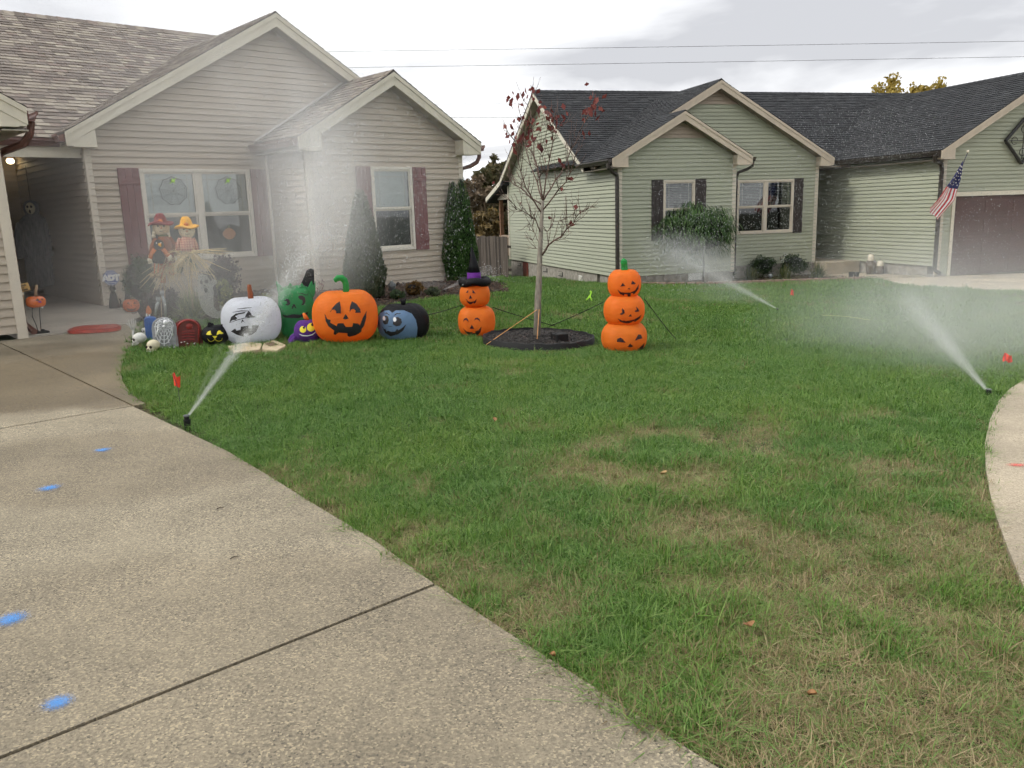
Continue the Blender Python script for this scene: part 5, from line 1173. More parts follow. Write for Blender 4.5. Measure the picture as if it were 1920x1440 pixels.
# --- green monster pumpkin
I = Inflatable('inflatable_monster', 'green inflatable monster head with stitched mouth and black hair', (556, 632), C5)
B_ = I.body(682, 455, 142, 245, 'nylon_green', .8, p=3.2, lobes=4, depth=.01)
def spike(pts, mat, name, y0, th): 
    q = [I.loc(*p_) for p_ in pts]; MB().prism(q, (0, y0, 0), (1,0,0), (0,0,1), (0, th, 0)).build(name, mat, I.t, bevel=.008)
spike([(700,300),(720,215),(742,170),(760,118),(790,100),(822,108),(828,300)], 'nylon_black', 'hair', .0, .12)
for q in ([(541,330),(526,262),(513,188),(548,222),(590,262),(612,300)], [(585,300),(612,232),(628,205),(652,240),(690,300)], [(672,300),(702,240),(722,208),(745,245),(768,300)], [(750,300),(775,240),(800,193),(818,235),(832,196),(833,262),(822,330)]): spike(q, 'nylon_green', 'fringe_spike', -.105, .06)
I.print(B_, [(690,318),(705,308),(728,310),(747,330),(751,358),(738,383),(714,388),(730,366),(726,346),(703,338)], name='eye'); I.print(B_, [(578,348),(592,332),(612,334),(628,352),(628,375),(612,387),(588,382),(605,367),(602,352)], name='eye')
I.print(B_, [(638,412),(650,378),(663,378),(679,412),(667,410),(658,394),(650,413)], name='nose'); I.stroke(B_, [(692,290),(722,292),(748,306),(768,306),(771,288)], 3, 'print_black', 'brow')
I.print(B_, [(565,455),(592,470),(630,462),(665,459),(700,465),(740,455),(777,438),(765,462),(735,477),(700,491),(650,489),(600,486),(575,476)], name='mouth')
for (x0,y0,x1,y1) in ((595,458,590,492),(640,452,640,496),(690,455,690,498),(735,448,740,486),(760,438,770,470)): I.stroke(B_, [(x0,y0),((x0+x1)/2,(y0+y1)/2),(x1,y1)], 3, 'print_black', 'stitch', .005)
# --- big orange jack-o'-lantern
I = Inflatable('inflatable_pumpkin', 'largest single orange inflatable pumpkin with curled green stem and toothy grin', (647, 640), C5)
B_ = I.body(1080, 485, 265, 222, 'nylon_orange', .85, p=2.6, lobes=8, depth=.030)
for q in ([(955,432),(975,395),(1005,362),(1033,346),(1041,390),(1042,437),(1005,437),(1003,418),(990,406),(972,408)], [(1110,432),(1113,390),(1128,345),(1165,366),(1193,408),(1199,437),(1155,437),(1158,418),(1144,405),(1124,407)]): I.print(B_, q, name='eye')
I.print(B_, [(1057,480),(1080,443),(1103,480),(1080,487)], name='nose')
I.print(B_, [(915,437),(935,480),(962,490),(958,510),(1010,540),(1018,517),(1062,517),(1080,548),(1132,548),(1138,518),(1178,523),(1192,540),(1215,480),(1245,425),(1243,480),(1225,545),(1205,572),(1205,590),(1165,618),(1110,632),(1095,622),(1093,600),(1020,592),(1000,612),(985,605),(990,575),(945,540),(925,500)], name='mouth')
pt = lambda x, y, yy=0: (I.loc(x, y)[0], yy, I.loc(x, y)[1])
MB().tube([pt(1085,300), pt(1084,262), pt(1083,225), pt(1072,190,-.01), pt(1048,170,-.02), pt(1018,170,-.03), pt(1000,188,-.03), pt(1003,205,-.03)], [.038,.036,.036,.038,.038,.036,.030,.012], 14).build('stem', 'nylon_stem_green', I.t, smooth=True)
# --- vampire pumpkin
I = Inflatable('inflatable_vampire', 'black inflatable vampire pumpkin with pale blue grinning face', (755, 635), C5)
B_ = I.body(1556, 540, 213, 165, 'nylon_black', .9, p=2.3, lobes=10, depth=.03)
I.print(B_, [(1345,540),(1349,490),(1372,455),(1405,432),(1440,425),(1466,442),(1495,424),(1560,424),(1620,450),(1652,500),(1664,560),(1660,625),(1640,690),(1500,700),(1415,672),(1362,610)], 'nylon_blue', 'face', .006)
class Sh:
    def __init__(s, b, dy): s.b, s.dy = b, dy
    def front(s, x, z): return s.b.front(x, z)+s.dy
S_ = Sh(B_, -.004)
I.print(S_, [(1405,468),(1418,462),(1434,472),(1438,500),(1428,528),(1408,535),(1392,520),(1392,500),(1408,505),(1418,490)], name='eye'); I.print(S_, [(1492,475),(1512,472),(1535,488),(1541,515),(1525,540),(1495,545),(1472,530),(1472,508),(1490,512),(1502,495)], name='eye')
I.disc(S_, 1400, 486, 10, 17, 'print_white', 'eye_white', .0045); I.disc(S_, 1484, 492, 13, 18, 'print_white', 'eye_white', .0045)
I.stroke(S_, [(1405,455),(1422,445),(1445,462)], 4, 'print_black', 'brow'); I.stroke(S_, [(1478,462),(1500,448),(1532,446)], 4, 'print_black', 'brow'); I.stroke(S_, [(1435,545),(1450,550),(1466,545)], 2.5, 'print_black', 'nose')
I.print(S_, [(1375,530),(1400,572),(1412,570),(1420,592),(1432,582),(1455,592),(1490,588),(1502,566),(1516,578),(1545,556),(1576,528),(1552,580),(1510,612),(1452,630),(1410,605)], name='mouth')
x, z = I.loc(1555, 385); b = MB()
for dx, sx in ((-.022,-1),(.02,1),(0,0)): b.tube([(x+dx*.3,0,z-.02),(x+dx,0,z+.03),(x+dx*1.6,-.01,z+.065)], [.014,.012,.004], 8)
b.build('stem', 'nylon_black', I.t, smooth=True)
# --- cat pumpkin
I = Inflatable('cat_pumpkin', 'black cat faced pumpkin with yellow eyes beside the white pumpkin', (405, 648), C8, 'pumpkin', None)
B_ = I.body(1635, 690, 205, 150, 'nylon_black', .9, p=2.2, lobes=9, depth=.035)
for q in ([(1490,667),(1520,627),(1556,613),(1562,650),(1577,670),(1530,677)], [(1643,676),(1662,622),(1693,613),(1722,641),(1748,655),(1722,668),(1690,664)]): I.print(B_, q, 'print_yellow', 'eye')
I.print(B_, [(1583,690),(1657,690),(1620,735)], 'print_yellow', 'nose'); I.stroke(B_, [(1515,725),(1530,760),(1565,775),(1600,760),(1620,735),(1640,760),(1680,775),(1720,760),(1730,725)], 4.5, 'print_yellow', 'mouth')
for q in ([(1505,580),(1520,500),(1600,520),(1618,560)], [(1700,555),(1760,510),(1795,580),(1780,620)]):
    pl = [I.loc(*w) for w in q]; MB().prism(pl, (0,-.05,0), (1,0,0), (0,0,1), (0,.06,0)).build('ear', 'nylon_black', I.t, bevel=.008)
# --- witch-hat stack
I = Inflatable('inflatable_stack', 'two stacked orange inflatable pumpkins wearing a black witch hat', (893, 628), C6)
B1 = I.body(322, 615, 152, 128, 'nylon_orange', .9, 'lower_pumpkin', p=2.8, lobes=8, depth=.024); B2 = I.body(306, 398, 124, 98, 'nylon_orange', .9, 'upper_pumpkin', p=2.8, lobes=8, depth=.024)
for q, nm in (([(213,608),(222,583),(238,572),(252,585),(257,605),(247,598),(237,588),(225,592)],'eye'), ([(298,598),(310,575),(328,570),(342,580),(350,603),(335,590),(322,583),(308,588)],'eye'), ([(265,660),(282,627),(301,662)],'nose'), ([(208,655),(240,685),(265,690),(285,687),(290,700),(310,697),(312,680),(335,675),(360,643),(352,690),(325,720),(295,730),(290,720),(265,720),(235,695)],'mouth')): I.print(B1, q, 'print_maroon', nm)
for q, nm in (([(235,370),(255,347),(253,370)],'eye'), ([(287,345),(312,375),(287,373)],'eye'), ([(258,418),(270,388),(284,416)],'nose'), ([(232,415),(250,437),(270,445),(300,440),(322,420),(313,450),(298,460),(296,448),(275,465),(262,462),(248,447)],'mouth')): I.print(B2, q, 'print_maroon', nm)
x, z = I.loc(305, 290); R_ = 100*I.k*I.cs; rr = 33*I.k*I.cs; hat = MB()
hat.tube([(x+R_*cos(a), R_*sin(a), z+.01*sin(3*a)) for a in np.linspace(0, 2*pi, 33)], rr, 14, cap=False); brim = hat.build('hat_brim', 'nylon_black', I.t, smooth=True); MB().lathe([(R_*1.02, z-.01), (R_*.95, z+.02), (.01, z+.03)], 24, c=(x,0,0)).build('hat_base', 'nylon_black', I.t, smooth=True)
z1 = I.loc(305, 262)[1]; z2 = I.loc(305, 213)[1]; m_ = I.k*I.cs; MB().lathe([(62*m_, z1-.03), (58*m_, z1), (54*m_, z2)], 24, c=(x-.005,0,0)).build('hat_band', 'nylon_purple', I.t, smooth=True)
zt = I.loc(285, 5)[1]; MB().tube([(x-.005,0,z2), (x-.006,0,z2+(zt-z2)*.3), (x-.012,0,z2+(zt-z2)*.65), (x-.022,.0,zt)], [52*m_,36*m_,20*m_,4*m_], 20).build('hat_cone', 'nylon_black', I.t, smooth=True)
WITCH = I
# --- triple stack
I = Inflatable('inflatable_stack', 'tower of three stacked orange inflatable pumpkins with green stem', (1170, 656), C6)
B1 = I.body(1528, 745, 187, 140, 'nylon_orange', .92, 'bottom_pumpkin', p=2.4, lobes=8, depth=.026); B2 = I.body(1528, 520, 167, 138, 'nylon_orange', .92, 'middle_pumpkin', p=2.4, lobes=8, depth=.026); B3 = I.body(1530, 302, 135, 124, 'nylon_orange', .92, 'top_pumpkin', p=2.4, lobes=8, depth=.026)
F_ = ((B3, [(1498,315),(1518,285),(1538,310)], 'eye'), (B3, [(1582,297),(1590,268),(1618,288),(1612,297)], 'eye'), (B3, [(1555,335),(1568,325),(1576,338)], 'nose'), (B3, [(1475,338),(1500,360),(1540,365),(1580,362),(1615,345),(1642,300),(1640,335),(1615,370),(1600,380),(1597,367),(1580,370),(1578,398),(1557,400),(1553,378),(1530,376),(1527,390),(1495,375)], 'mouth'),
      (B2, [(1515,488),(1530,505),(1533,525),(1515,540),(1497,540),(1498,530),(1515,520),(1510,505)], 'eye'), (B2, [(1620,473),(1635,490),(1648,515),(1613,518),(1615,505),(1628,503)], 'eye'), (B2, [(1562,555),(1578,535),(1590,552)], 'nose'), (B2, [(1477,572),(1520,592),(1525,585),(1540,592),(1570,588),(1605,580),(1640,560),(1665,543),(1650,575),(1610,602),(1605,590),(1590,600),(1565,612),(1530,610),(1500,600)], 'mouth'),
      (B1, [(1470,760),(1475,735),(1498,725),(1520,738),(1540,765)], 'eye'), (B1, [(1612,750),(1640,700),(1662,705),(1672,735),(1640,740)], 'eye'), (B1, [(1555,800),(1575,772),(1602,795),(1580,803)], 'nose'), (B1, [(1448,810),(1480,840),(1500,835),(1510,850),(1560,845),(1600,840),(1640,835),(1640,820),(1690,775),(1680,830),(1640,862),(1480,864)], 'mouth'))
for b_, q, nm in F_: I.print(b_, q, 'print_maroon', nm)
pt = lambda x, y, yy=0: (I.loc(x, y)[0], yy, I.loc(x, y)[1])
MB().tube([pt(1530,215), pt(1531,180), pt(1529,150,-.01), pt(1526,120,-.03), pt(1522,105,-.06)], [.040,.037,.034,.036,.018], 14).build('stem', 'nylon_stem_green', I.t, smooth=True)
STACK = I
# --- purple plush spider
I = Inflatable('plush_spider', 'purple plush spider with yellow eyes before the orange pumpkin', (577, 643), C5, 'plush toy', None)
B_ = I.body(770, 612, 108, 105, 'plush_purple', .95, p=2.1, lobes=4, depth=.0)
I.disc(B_, 733, 585, 26, 26, 'print_yellow', 'eye'); I.disc(B_, 797, 570, 33, 33, 'print_yellow', 'eye'); I.disc(B_, 741, 571, 9, 9, 'print_black', 'pupil', .007); I.disc(B_, 808, 551, 11, 11, 'print_black', 'pupil', .007)
I.stroke(B_, [(703,622),(730,634),(770,637),(810,628),(845,600)], 4, 'print_white', 'mouth')
pt = lambda x, y, yy=0: (I.loc(x, y)[0], yy, I.loc(x, y)[1])
MB().tube([pt(768,520), pt(752,490,-.01), pt(738,462,-.02)], [.026,.024,.014], 10).build('tail', 'plush_orange', I.t, smooth=True)
for q in ([(690,660,-.02),(655,672,-.06),(630,700,-.10),(608,742,-.13)], [(850,640,-.02),(890,655,-.07),(920,672,-.10),(945,692,-.12)], [(860,600,.02),(890,630,-.02),(925,660,-.05)], [(680,640,.04),(650,660,.02),(622,700,.0)]): MB().tube([pt(*w) for w in q], [.034,.032,.028,.016][:len(q)], 10).build('leg', 'plush_purple', I.t, smooth=True)
# ------------------------------------------------------------------ small yard decorations
simple('straw', (.58,.46,.25), .85, .3, 30); simple('burlap_face', (.66,.56,.40), .85, .1, 30, .4, 120); simple('felt_red', (.17,.028,.030), .95, .2, 14); simple('felt_yellow', (.72,.36,.02), .9, .15, 14); simple('felt_orange', (.55,.16,.035), .9, .2, 14); simple('felt_rust', (.26,.085,.03), .95, .25, 14)
simple('felt_green', (.10,.13,.05), .95, .2, 14); simple('hair_cream', (.68,.62,.48), .95, .15, 30); simple('felt_black', (.014,.014,.014), .95); simple('wood_stake', (.36,.26,.15), .8, .2, 20)
simple('bone', (.60,.54,.38), .55, .2, 14, .2, 60); simple('bone_white', (.66,.65,.60), .5, .12, 14, .2, 60); simple('socket_dark', (.025,.018,.012), .9); simple('stone_silver', (.27,.275,.28), .6, .25, 16, .5, 60); simple('web_white', (.70,.71,.72), .5, .1); simple('stone_red', (.13,.018,.014), .45, .3, 12, .4, 50); simple('stone_red_bright', (.27,.02,.015), .4, .2, 12); simple('stone_blue', (.055,.13,.36), .5, .2, 12, .3, 50)
simple('silver_paint', (.42,.45,.46), .3, .15, 12, metal=.7); simple('pumpkin_real', (.72,.17,.04), .55, .2, 8, .3, 30); simple('mat_red', (.42,.055,.03), .3, .25, 10, .3, 40); simple('enamel_orange', (.62,.13,.02), .2, .12, 8, coat=.5); simple('board_tan', (.56,.36,.12), .7, .12, 20); simple('ink_black', (.012,.012,.012), .7); simple('sign_blue', (.065,.105,.32), .4, .1); simple('white_paint', (.78,.78,.76), .45, .05)
simple('net_ghost', (.40,.40,.37), .9, .15, 30); simple('rubber_black', (.012,.012,.012), .7, .2, 20, spec=.25); simple('strap_orange', (.60,.30,.10), .6, .15, 30); simple('cord_yellow', (.62,.62,.20), .6); simple('flag_red', (.85,.06,.03), .5, .1); simple('ribbon_lime', (.45,.85,.06), .5, .1); simple('paver_tan', (.46,.37,.25), .85, .2, 9, .4, 40); simple('paver_hole', (.13,.09,.055), .9)
simple('brass', (.55,.42,.2), .35, metal=.8); simple('planter_brown', (.10,.075,.05), .55, .2, 12, .3, 40); simple('wax_cream', (.70,.63,.50), .5, .08, 8); simple('leaf_dead', (.30,.15,.06), .7, .25, 40); simple('leaf_tan', (.42,.28,.12), .7, .25, 40); simple('lamp_grey', (.10,.11,.11), .4, .15, 12)
C9 = lambda x, y: (220+x/8, 380+y/8); C3 = lambda x, y: (x/8, 480+y/8); ID = lambda x, y: (x, y)
class Stand(Inflatable):
    def __init__(s, name, label, foot, crop, cat, group=None, dz=0): 
        Inflatable.__init__(s, name, label, foot, crop, cat, group); s.cs = {C8: 1/8, C9: 1/8, C3: 1/8, C5: 1/4.3636, C6: 1/4.3636, ID: 1}[crop]
    def p3(s, x, y, yy=0): q = s.loc(x, y); return Vector((q[0], yy, q[1]))
    def m(s, px): return px*s.k*s.cs
def scarecrow(S, head, hr, hatm, hatdome, brim, coat, legs, bodypts, armL, armR, stake, face=True, sid=1):
    t = S.t; r = np.random.default_rng(sid); R = S.m(hr); hc = S.p3(*head)
    MB().tube([S.p3(*stake[0], .02), S.p3(*stake[1], .02)], .013, 6).build('stake', 'wood_stake', t)
    H = MB().ball(hc, (R, R*.85, R*1.02), 20, 14).build('head', 'burlap_face', t, smooth=True)
    e = MB()
    for sx in (-1, 1): e.ball(hc+Vector((sx*R*.34, -R*.80, R*.18)), R*.10, 8, 6)
    e.build('eye', 'ink_black', H, smooth=True); MB().add([hc+Vector((0,-R*.95,R*.10)), hc+Vector((-R*.12,-R*.84,-R*.16)), hc+Vector((R*.12,-R*.84,-R*.16))], [(0,1,2)]).build('nose', 'felt_orange', H)
    MB().tube([hc+Vector((R*.5*sin(a), -R*.86*cos(a)*.98+.002, -R*.30-R*.16*cos(a*1.6))) for a in np.linspace(-.7,.7,9)], R*.028, 5).build('mouth', 'ink_black', H)
    hb = MB().lathe([(R*1.55, hc.z+R*.42), (R*1.45, hc.z+R*.58), (R*.95, hc.z+R*.66), (R*.80, hc.z+R*.70), (R*.62, hc.z+R*1.35), (R*.38, hc.z+R*1.72), (.01, hc.z+R*1.76)], 22, c=(hc.x, 0, 0)); 
    V = [list(v) for v in hb.v]
    for v in V:
        a = atan2(v[1], v[0]-hc.x); rad = math.hypot(v[0]-hc.x, v[1])
        if rad > R*.9: v[2] += R*.16*sin(a*3+sid)-R*.10*(rad/R-.9)
    hb.v = [tuple(v) for v in V]; hat = hb.build('hat', hatm, t, smooth=True); MB().ball(hc+Vector((0,-R*.86,R*.78)), (R*.30,R*.12,R*.24), 10, 8).build('hat_bow', 'felt_orange', hat, smooth=True)
    pr = [S.p3(*q) for q in bodypts]; top, bot = pr[0], pr[1]; wT, wB = S.m(bodypts[2][0]), S.m(bodypts[2][1])
    MB().tube([top+Vector((0,0,.01)), top.lerp(bot,.25), top.lerp(bot,.7), bot], [wT*.6, wT, wB*.95, wB], 14).build('coat', coat, t, smooth=True)
    MB().lathe([(wT*.75, top.z-.02), (wT*.55, top.z+.02), (wT*.2, top.z+.03)], 12, c=(top.x,0,0)).build('collar', 'felt_green', t, smooth=True)
    for A in (armL, armR):
        P = [S.p3(*q) for q in A]; MB().tube(P, [S.m(38), S.m(40), S.m(34)][:len(P)], 10).build('sleeve', coat, t, smooth=True); MB().ball(P[-1], S.m(34), 10, 8).build('straw_hand', 'straw', t, smooth=True)
    for L in legs:
        P = [S.p3(*q, -.01) for q in L]; MB().tube(P, [S.m(52), S.m(46), S.m(38)][:len(P)], 10).build('trouser_leg', 'felt_orange' if sid == 1 else 'felt_green', t, smooth=True)
    st = MB()
    for q in range(70):
        b0 = bot+Vector((r.normal(0, wB*.5), r.normal(-.02,.03), r.normal(-.02,.05))); d = Vector((r.normal(0,.8), r.normal(-.3,.3), -abs(r.normal(.9,.4)))); L = r.uniform(.10,.34); st.tube([b0, b0+d*L*.5, b0+d*L*.9+Vector((0,0,-.03))], [.006,.005,.0025], 4)
    st.build('straw', 'straw', t)
S = Stand('scarecrow', 'scarecrow with dark red hat and cream hair under the window', (316, 600), C9, 'scarecrow', 'bed scarecrows')
scarecrow(S, (655,370), 118, 'felt_red', None, None, 'felt_rust', [[(690,900),(680,1060),(690,1190)], [(800,900),(810,1000),(815,1080)]], [(690,480),(740,900),(105,120)], [(580,530),(530,650),(500,790)], [(770,520),(850,620),(870,760)], [(690,880),(720,1760)], sid=1)
hr = MB(); 
for sx in (-1, 1):
    for q in range(5): hr.ball(S.p3(655+sx*(78+q*8), 330+q*42, -.01), S.m(30), 10, 8)
hr.build('hair', 'hair_cream', S.t, smooth=True)
S = Stand('scarecrow', 'scarecrow with yellow hat and plaid coat under the window', (357, 600), C9, 'scarecrow', 'bed scarecrows')
def m_plaid():
    m, nt, N, Lk, b = newmat('plaid'); w = []
    for ax in ('X', 'Z'):
        v = coord(nt, 'Object'); q = N.new('ShaderNodeTexWave'); q.bands_direction = ax; q.inputs['Scale'].default_value = 9; q.inputs['Distortion'].default_value = .4; Lk.new(v, q.inputs['Vector']); w.append(q.outputs['Fac'])
    c = ramp(nt, math_(nt, 'ADD', math_(nt, 'MULTIPLY', w[0], .5), math_(nt, 'MULTIPLY', w[1], .5)), [(.2, (.32,.09,.07)), (.5, (.48,.20,.14)), (.8, (.55,.40,.28))]); Lk.new(c, b.inputs['Base Color']); b.inputs['Roughness'].default_value = .95
m_plaid()
scarecrow(S, (1040,415), 116, 'felt_yellow', None, None, 'plaid', [[(1000,800),(960,920),(930,1040)], [(1080,800),(1120,900),(1180,1000)]], [(1040,505),(1050,720),(95,115)], [(950,530),(915,620),(905,720)], [(1120,530),(1170,630),(1190,720)], [(1080,700),(1140,1760)], sid=2)
r = np.random.default_rng(4); st = MB()
for q in range(40):
    b0 = S.p3(1060+r.normal(0,60), 740+r.normal(0,20), r.normal(0,.03)); e = S.p3(1060+r.normal(0,190), 860+abs(r.normal(0,150)), r.normal(-.05,.06)); st.tube([b0, b0.lerp(e,.5)+Vector((0,-.02,.04)), e], [.009,.007,.003], 4)
for q in range(9):
    b0 = S.p3(1000+r.normal(0,15), 735+r.normal(0,14), -.08); e = S.p3(1560+r.normal(0,60), 720+r.normal(0,60), -.05); st.tube([b0, b0.lerp(e,.45)+Vector((0,-.03,.01)), e], [.010,.008,.003], 4)
st.build('straw_sheaf', 'straw', S.t)
# crow figure on a stake in front of the red-hatted scarecrow
S = Stand('crow_figure', 'black crow figure with yellow beak in front of the red hatted scarecrow', (303, 604), C9, 'yard figure')
MB().tube([S.p3(620,860), S.p3(655,1350), S.p3(665,1780)], .009, 6).build('stake', 'wood_stake', S.t); hc = S.p3(620,620); R = S.m(70)
H = MB().ball(hc, (R,R,R*1.05), 18, 12).build('head', 'felt_black', S.t, smooth=True); MB().tube([hc+Vector((.01,-R*.8,0)), hc+Vector((R*.2,-R*1.25,-R*.2)), hc+Vector((R*.35,-R*1.6,-R*.5))], [R*.36,R*.25,R*.03], 10).build('beak', 'felt_yellow', H, smooth=True)
for sx in (-1, 1): MB().ball(hc+Vector((sx*R*.42,-R*.82,R*.30)), R*.14, 8, 6).build('eye', 'white_paint', H, smooth=True)
MB().tube([S.p3(620,700), S.p3(610,770), S.p3(605,860), S.p3(605,900)], [S.m(45),S.m(85),S.m(95),S.m(60)], 14).build('body', 'felt_black', S.t, smooth=True)
for a in ([(560,690),(520,760),(490,850)], [(680,690),(740,760),(780,810)]):
    P = [S.p3(*q, -.03) for q in a]; MB().tube(P, S.m(32), 8).build('sleeve', 'felt_orange', S.t, smooth=True); g_ = MB().ball(P[-1], S.m(38), 10, 8)
    for q in range(4): g_.tube([P[-1], P[-1]+Vector(((q-1.5)*.018, -.01, -.05))], [.010,.006], 6)
    g_.build('glove', 'hair_cream', S.t, smooth=True)
for x in (530, 610): MB().ball(S.p3(x,1080,-.03), (S.m(42),S.m(60),S.m(36)), 10, 8).build('foot', 'wood_stake', S.t, smooth=True)
for x in (560, 615): MB().tube([S.p3(x,900,-.01), S.p3(x-8,1060,-.02)], .008, 6).build('leg', 'felt_orange', S.t)

# netting ghost on a wire outline
S = Stand('wire_ghost', 'pale netting ghost on a wire outline beside the striped grass', (388, 606), C9, 'yard figure')
def m_net():
    m, nt, N, Lk, b = newmat('netting'); b.inputs['Base Color'].default_value = (.45,.45,.42,1); b.inputs['Roughness'].default_value = .9
    v = coord(nt, 'Object', (1,1,1)); n = N.new('ShaderNodeTexVoronoi'); n.feature = 'DISTANCE_TO_EDGE'; n.inputs['Scale'].default_value = 150; Lk.new(v, n.inputs['Vector'])
    a = math_(nt, 'LESS_THAN', n.outputs['Distance'], .075); tr = N.new('ShaderNodeBsdfTransparent'); ms = N.new('ShaderNodeMixShader'); Lk.new(a, ms.inputs[0]); Lk.new(tr.outputs[0], ms.inputs[1]); Lk.new(b.outputs[0], ms.inputs[2]); Lk.new(ms.outputs[0], N['Material Output'].inputs[0])
m_net()
gh = [(1215,1090),(1260,1065),(1330,1085),(1375,1150),(1400,1180),(1430,1145),(1480,1160),(1495,1200),(1460,1225),(1420,1260),(1440,1330),(1435,1450),(1440,1560),(1475,1600),(1500,1640),(1540,1640),(1558,1600),(1530,1570),(1545,1545),(1590,1570),(1600,1640),(1570,1710),(1500,1740),(1420,1720),(1330,1660),(1260,1560),(1225,1440),(1215,1330),(1165,1320),(1140,1280),(1170,1240),(1215,1260),(1205,1180)]
P = [S.p3(*q) for q in gh]; MB().tube(P+[P[0]], .0032, 6).build('wire_outline', 'net_ghost', S.t, smooth=True)
MB().prism([(p_.x, p_.z) for p_ in P], (0,.001,0), (1,0,0), (0,0,1), (0,.002,0)).build('net', 'netting', S.t)
for (x, y, w, h_) in ((1258,1185,18,32),(1335,1175,26,28),(1310,1235,12,12),(1328,1305,24,40)): MB().ball(S.p3(x,y,-.004), (S.m(w),.004,S.m(h_)), 14, 8).build('face_patch', 'socket_dark', S.t, smooth=True)
MB().tube([S.p3(1400,1700), S.p3(1400,1790)], .005, 5).tube([S.p3(1560,1700), S.p3(1590,1760)], .005, 5).build('stake', 'wire_black', S.t)

# tombstones
def tomb(S, x0, x1, y0, y1, mat, th=.07, arch=.30, name='slab', yaw=0):
    a, b = S.loc(x0, y1), S.loc(x1, y0); w = b[0]-a[0]; h_ = b[1]-a[1]; pl = [(a[0], a[1]-.05), (b[0], a[1]-.05), (b[0], b[1]-h_*arch)]; n_ = 14
    cx, rz = (a[0]+b[0])/2, h_*arch
    pl += [(cx+w/2*cos(pi*i/n_)*.97, b[1]-rz+rz*sin(pi*i/n_)) for i in range(0, n_+1)] + [(a[0], b[1]-rz)]
    MB().prism(pl, (0,-th/2,0), (1,0,0), (0,0,1), (0,th,0)).build(name, mat, S.t, bevel=.008); return pl
S = Stand('tombstone', 'silver grey tombstone with raised white spider and web', (309, 654), C8, 'tombstone'); tomb(S, 712, 1028, 425, 915, 'stone_silver', .07)
wb = MB(); f_ = -.043; cx, cy = 860, 560
for k in range(12):
    a = 2*pi*k/12; wb.tube([S.p3(cx+30*cos(a), cy+30*sin(a), f_), S.p3(cx+min(150, 150)*cos(a), min(cy+300*sin(a), 880) if sin(a) > 0 else cy+120*sin(a), f_)], S.m(7), 5)
for q in (.3, .5, .7, .9):
    wb.tube([S.p3(cx+150*q*cos(a), (cy+300*q*sin(a)) if sin(a) > 0 else cy+120*q*sin(a), f_) for a in np.linspace(0, 2*pi, 25)], S.m(6), 5)
wb.build('web', 'web_white', S.t)
sp = MB().ball(S.p3(880,500,-.05), (S.m(36),.03,S.m(38)), 12, 8).ball(S.p3(858,560,-.05), (S.m(26),.025,S.m(26)), 12, 8)
for k in range(4):
    for sx in (-1, 1): sp.tube([S.p3(870+sx*25, 530+k*10, -.045), S.p3(870+sx*(75+k*10), 480+k*45, -.06), S.p3(870+sx*(110+k*6), 520+k*62, -.045)], S.m(9), 5)
sp.build('spider', 'web_white', S.t, smooth=True); MB().bb(S.p3(820,900,-.05), S.p3(1035,880,.05)).build('plinth', 'web_white', S.t)
S = Stand('tombstone', 'dark red tombstone with worn relief beside the silver one', (352, 650), C8, 'tombstone'); tomb(S, 1032, 1405, 450, 890, 'stone_red', .07, .28)
ar = MB(); A_ = [S.p3(1218+165*cos(pi*i/14), 600-130*sin(pi*i/14), -.042) for i in range(15)]; ar.tube([S.p3(1383,870,-.042)]+A_+[S.p3(1053,870,-.042)], S.m(17), 6); ar.build('border', 'stone_red_bright', S.t, smooth=True)
MB().ball(S.p3(1240,565,-.035), (S.m(52),.018,S.m(45)), 12, 8).build('emblem', 'stone_red_bright', S.t, smooth=True); b = MB()
for k in range(4): b.tube([S.p3(1130,640+k*42,-.037), S.p3(1210,632+k*42,-.037), S.p3(1320,640+k*42,-.037)], S.m(8), 5)
b.build('relief', 'stone_red_bright', S.t)
b = MB()
for (x, y, w) in ((1120,800,14),(1165,795,11),(1210,822,12),(1310,830,14),(1320,812,8),(1068,832,8)): b.ball(S.p3(x,y,-.045), (S.m(w),.006,S.m(w*.6)), 8, 6)
b.build('worn_spot', 'white_paint', S.t)
S = Stand('tombstone', 'narrow blue tombstone turned edgeways behind the silver one', (283, 638), C8, 'tombstone'); tomb(S, 600, 742, 420, 800, 'stone_blue', .16, .12); MB().bb(S.p3(600,445,-.09), S.p3(640,800,-.082)).build('edge_strip', 'stone_blue', S.t)
# flame torch
S = Stand('torch_figure', 'small torch with orange flame beside the blue tombstone', (273, 618), C8, 'yard figure'); MB().tube([S.p3(575,620), S.p3(575,450)], S.m(22), 10).build('holder', 'rubber_black', S.t); f_ = MB(); f_.lathe([(.004, S.loc(590,420)[1]), (S.m(42), S.loc(590,370)[1]), (S.m(36), S.loc(590,320)[1]), (S.m(16), S.loc(590,280)[1]), (.002, S.loc(590,255)[1])], 14, c=(S.loc(588,0)[0],0,0)); f_.build('flame', 'felt_orange', S.t, smooth=True); MB().tube([S.p3(600,420,-.02), S.p3(598,375,-.02)], S.m(12), 6).tube([S.p3(640,420,-.02), S.p3(640,390,-.02)], S.m(12), 6).build('flame_base', 'white_paint', S.t)
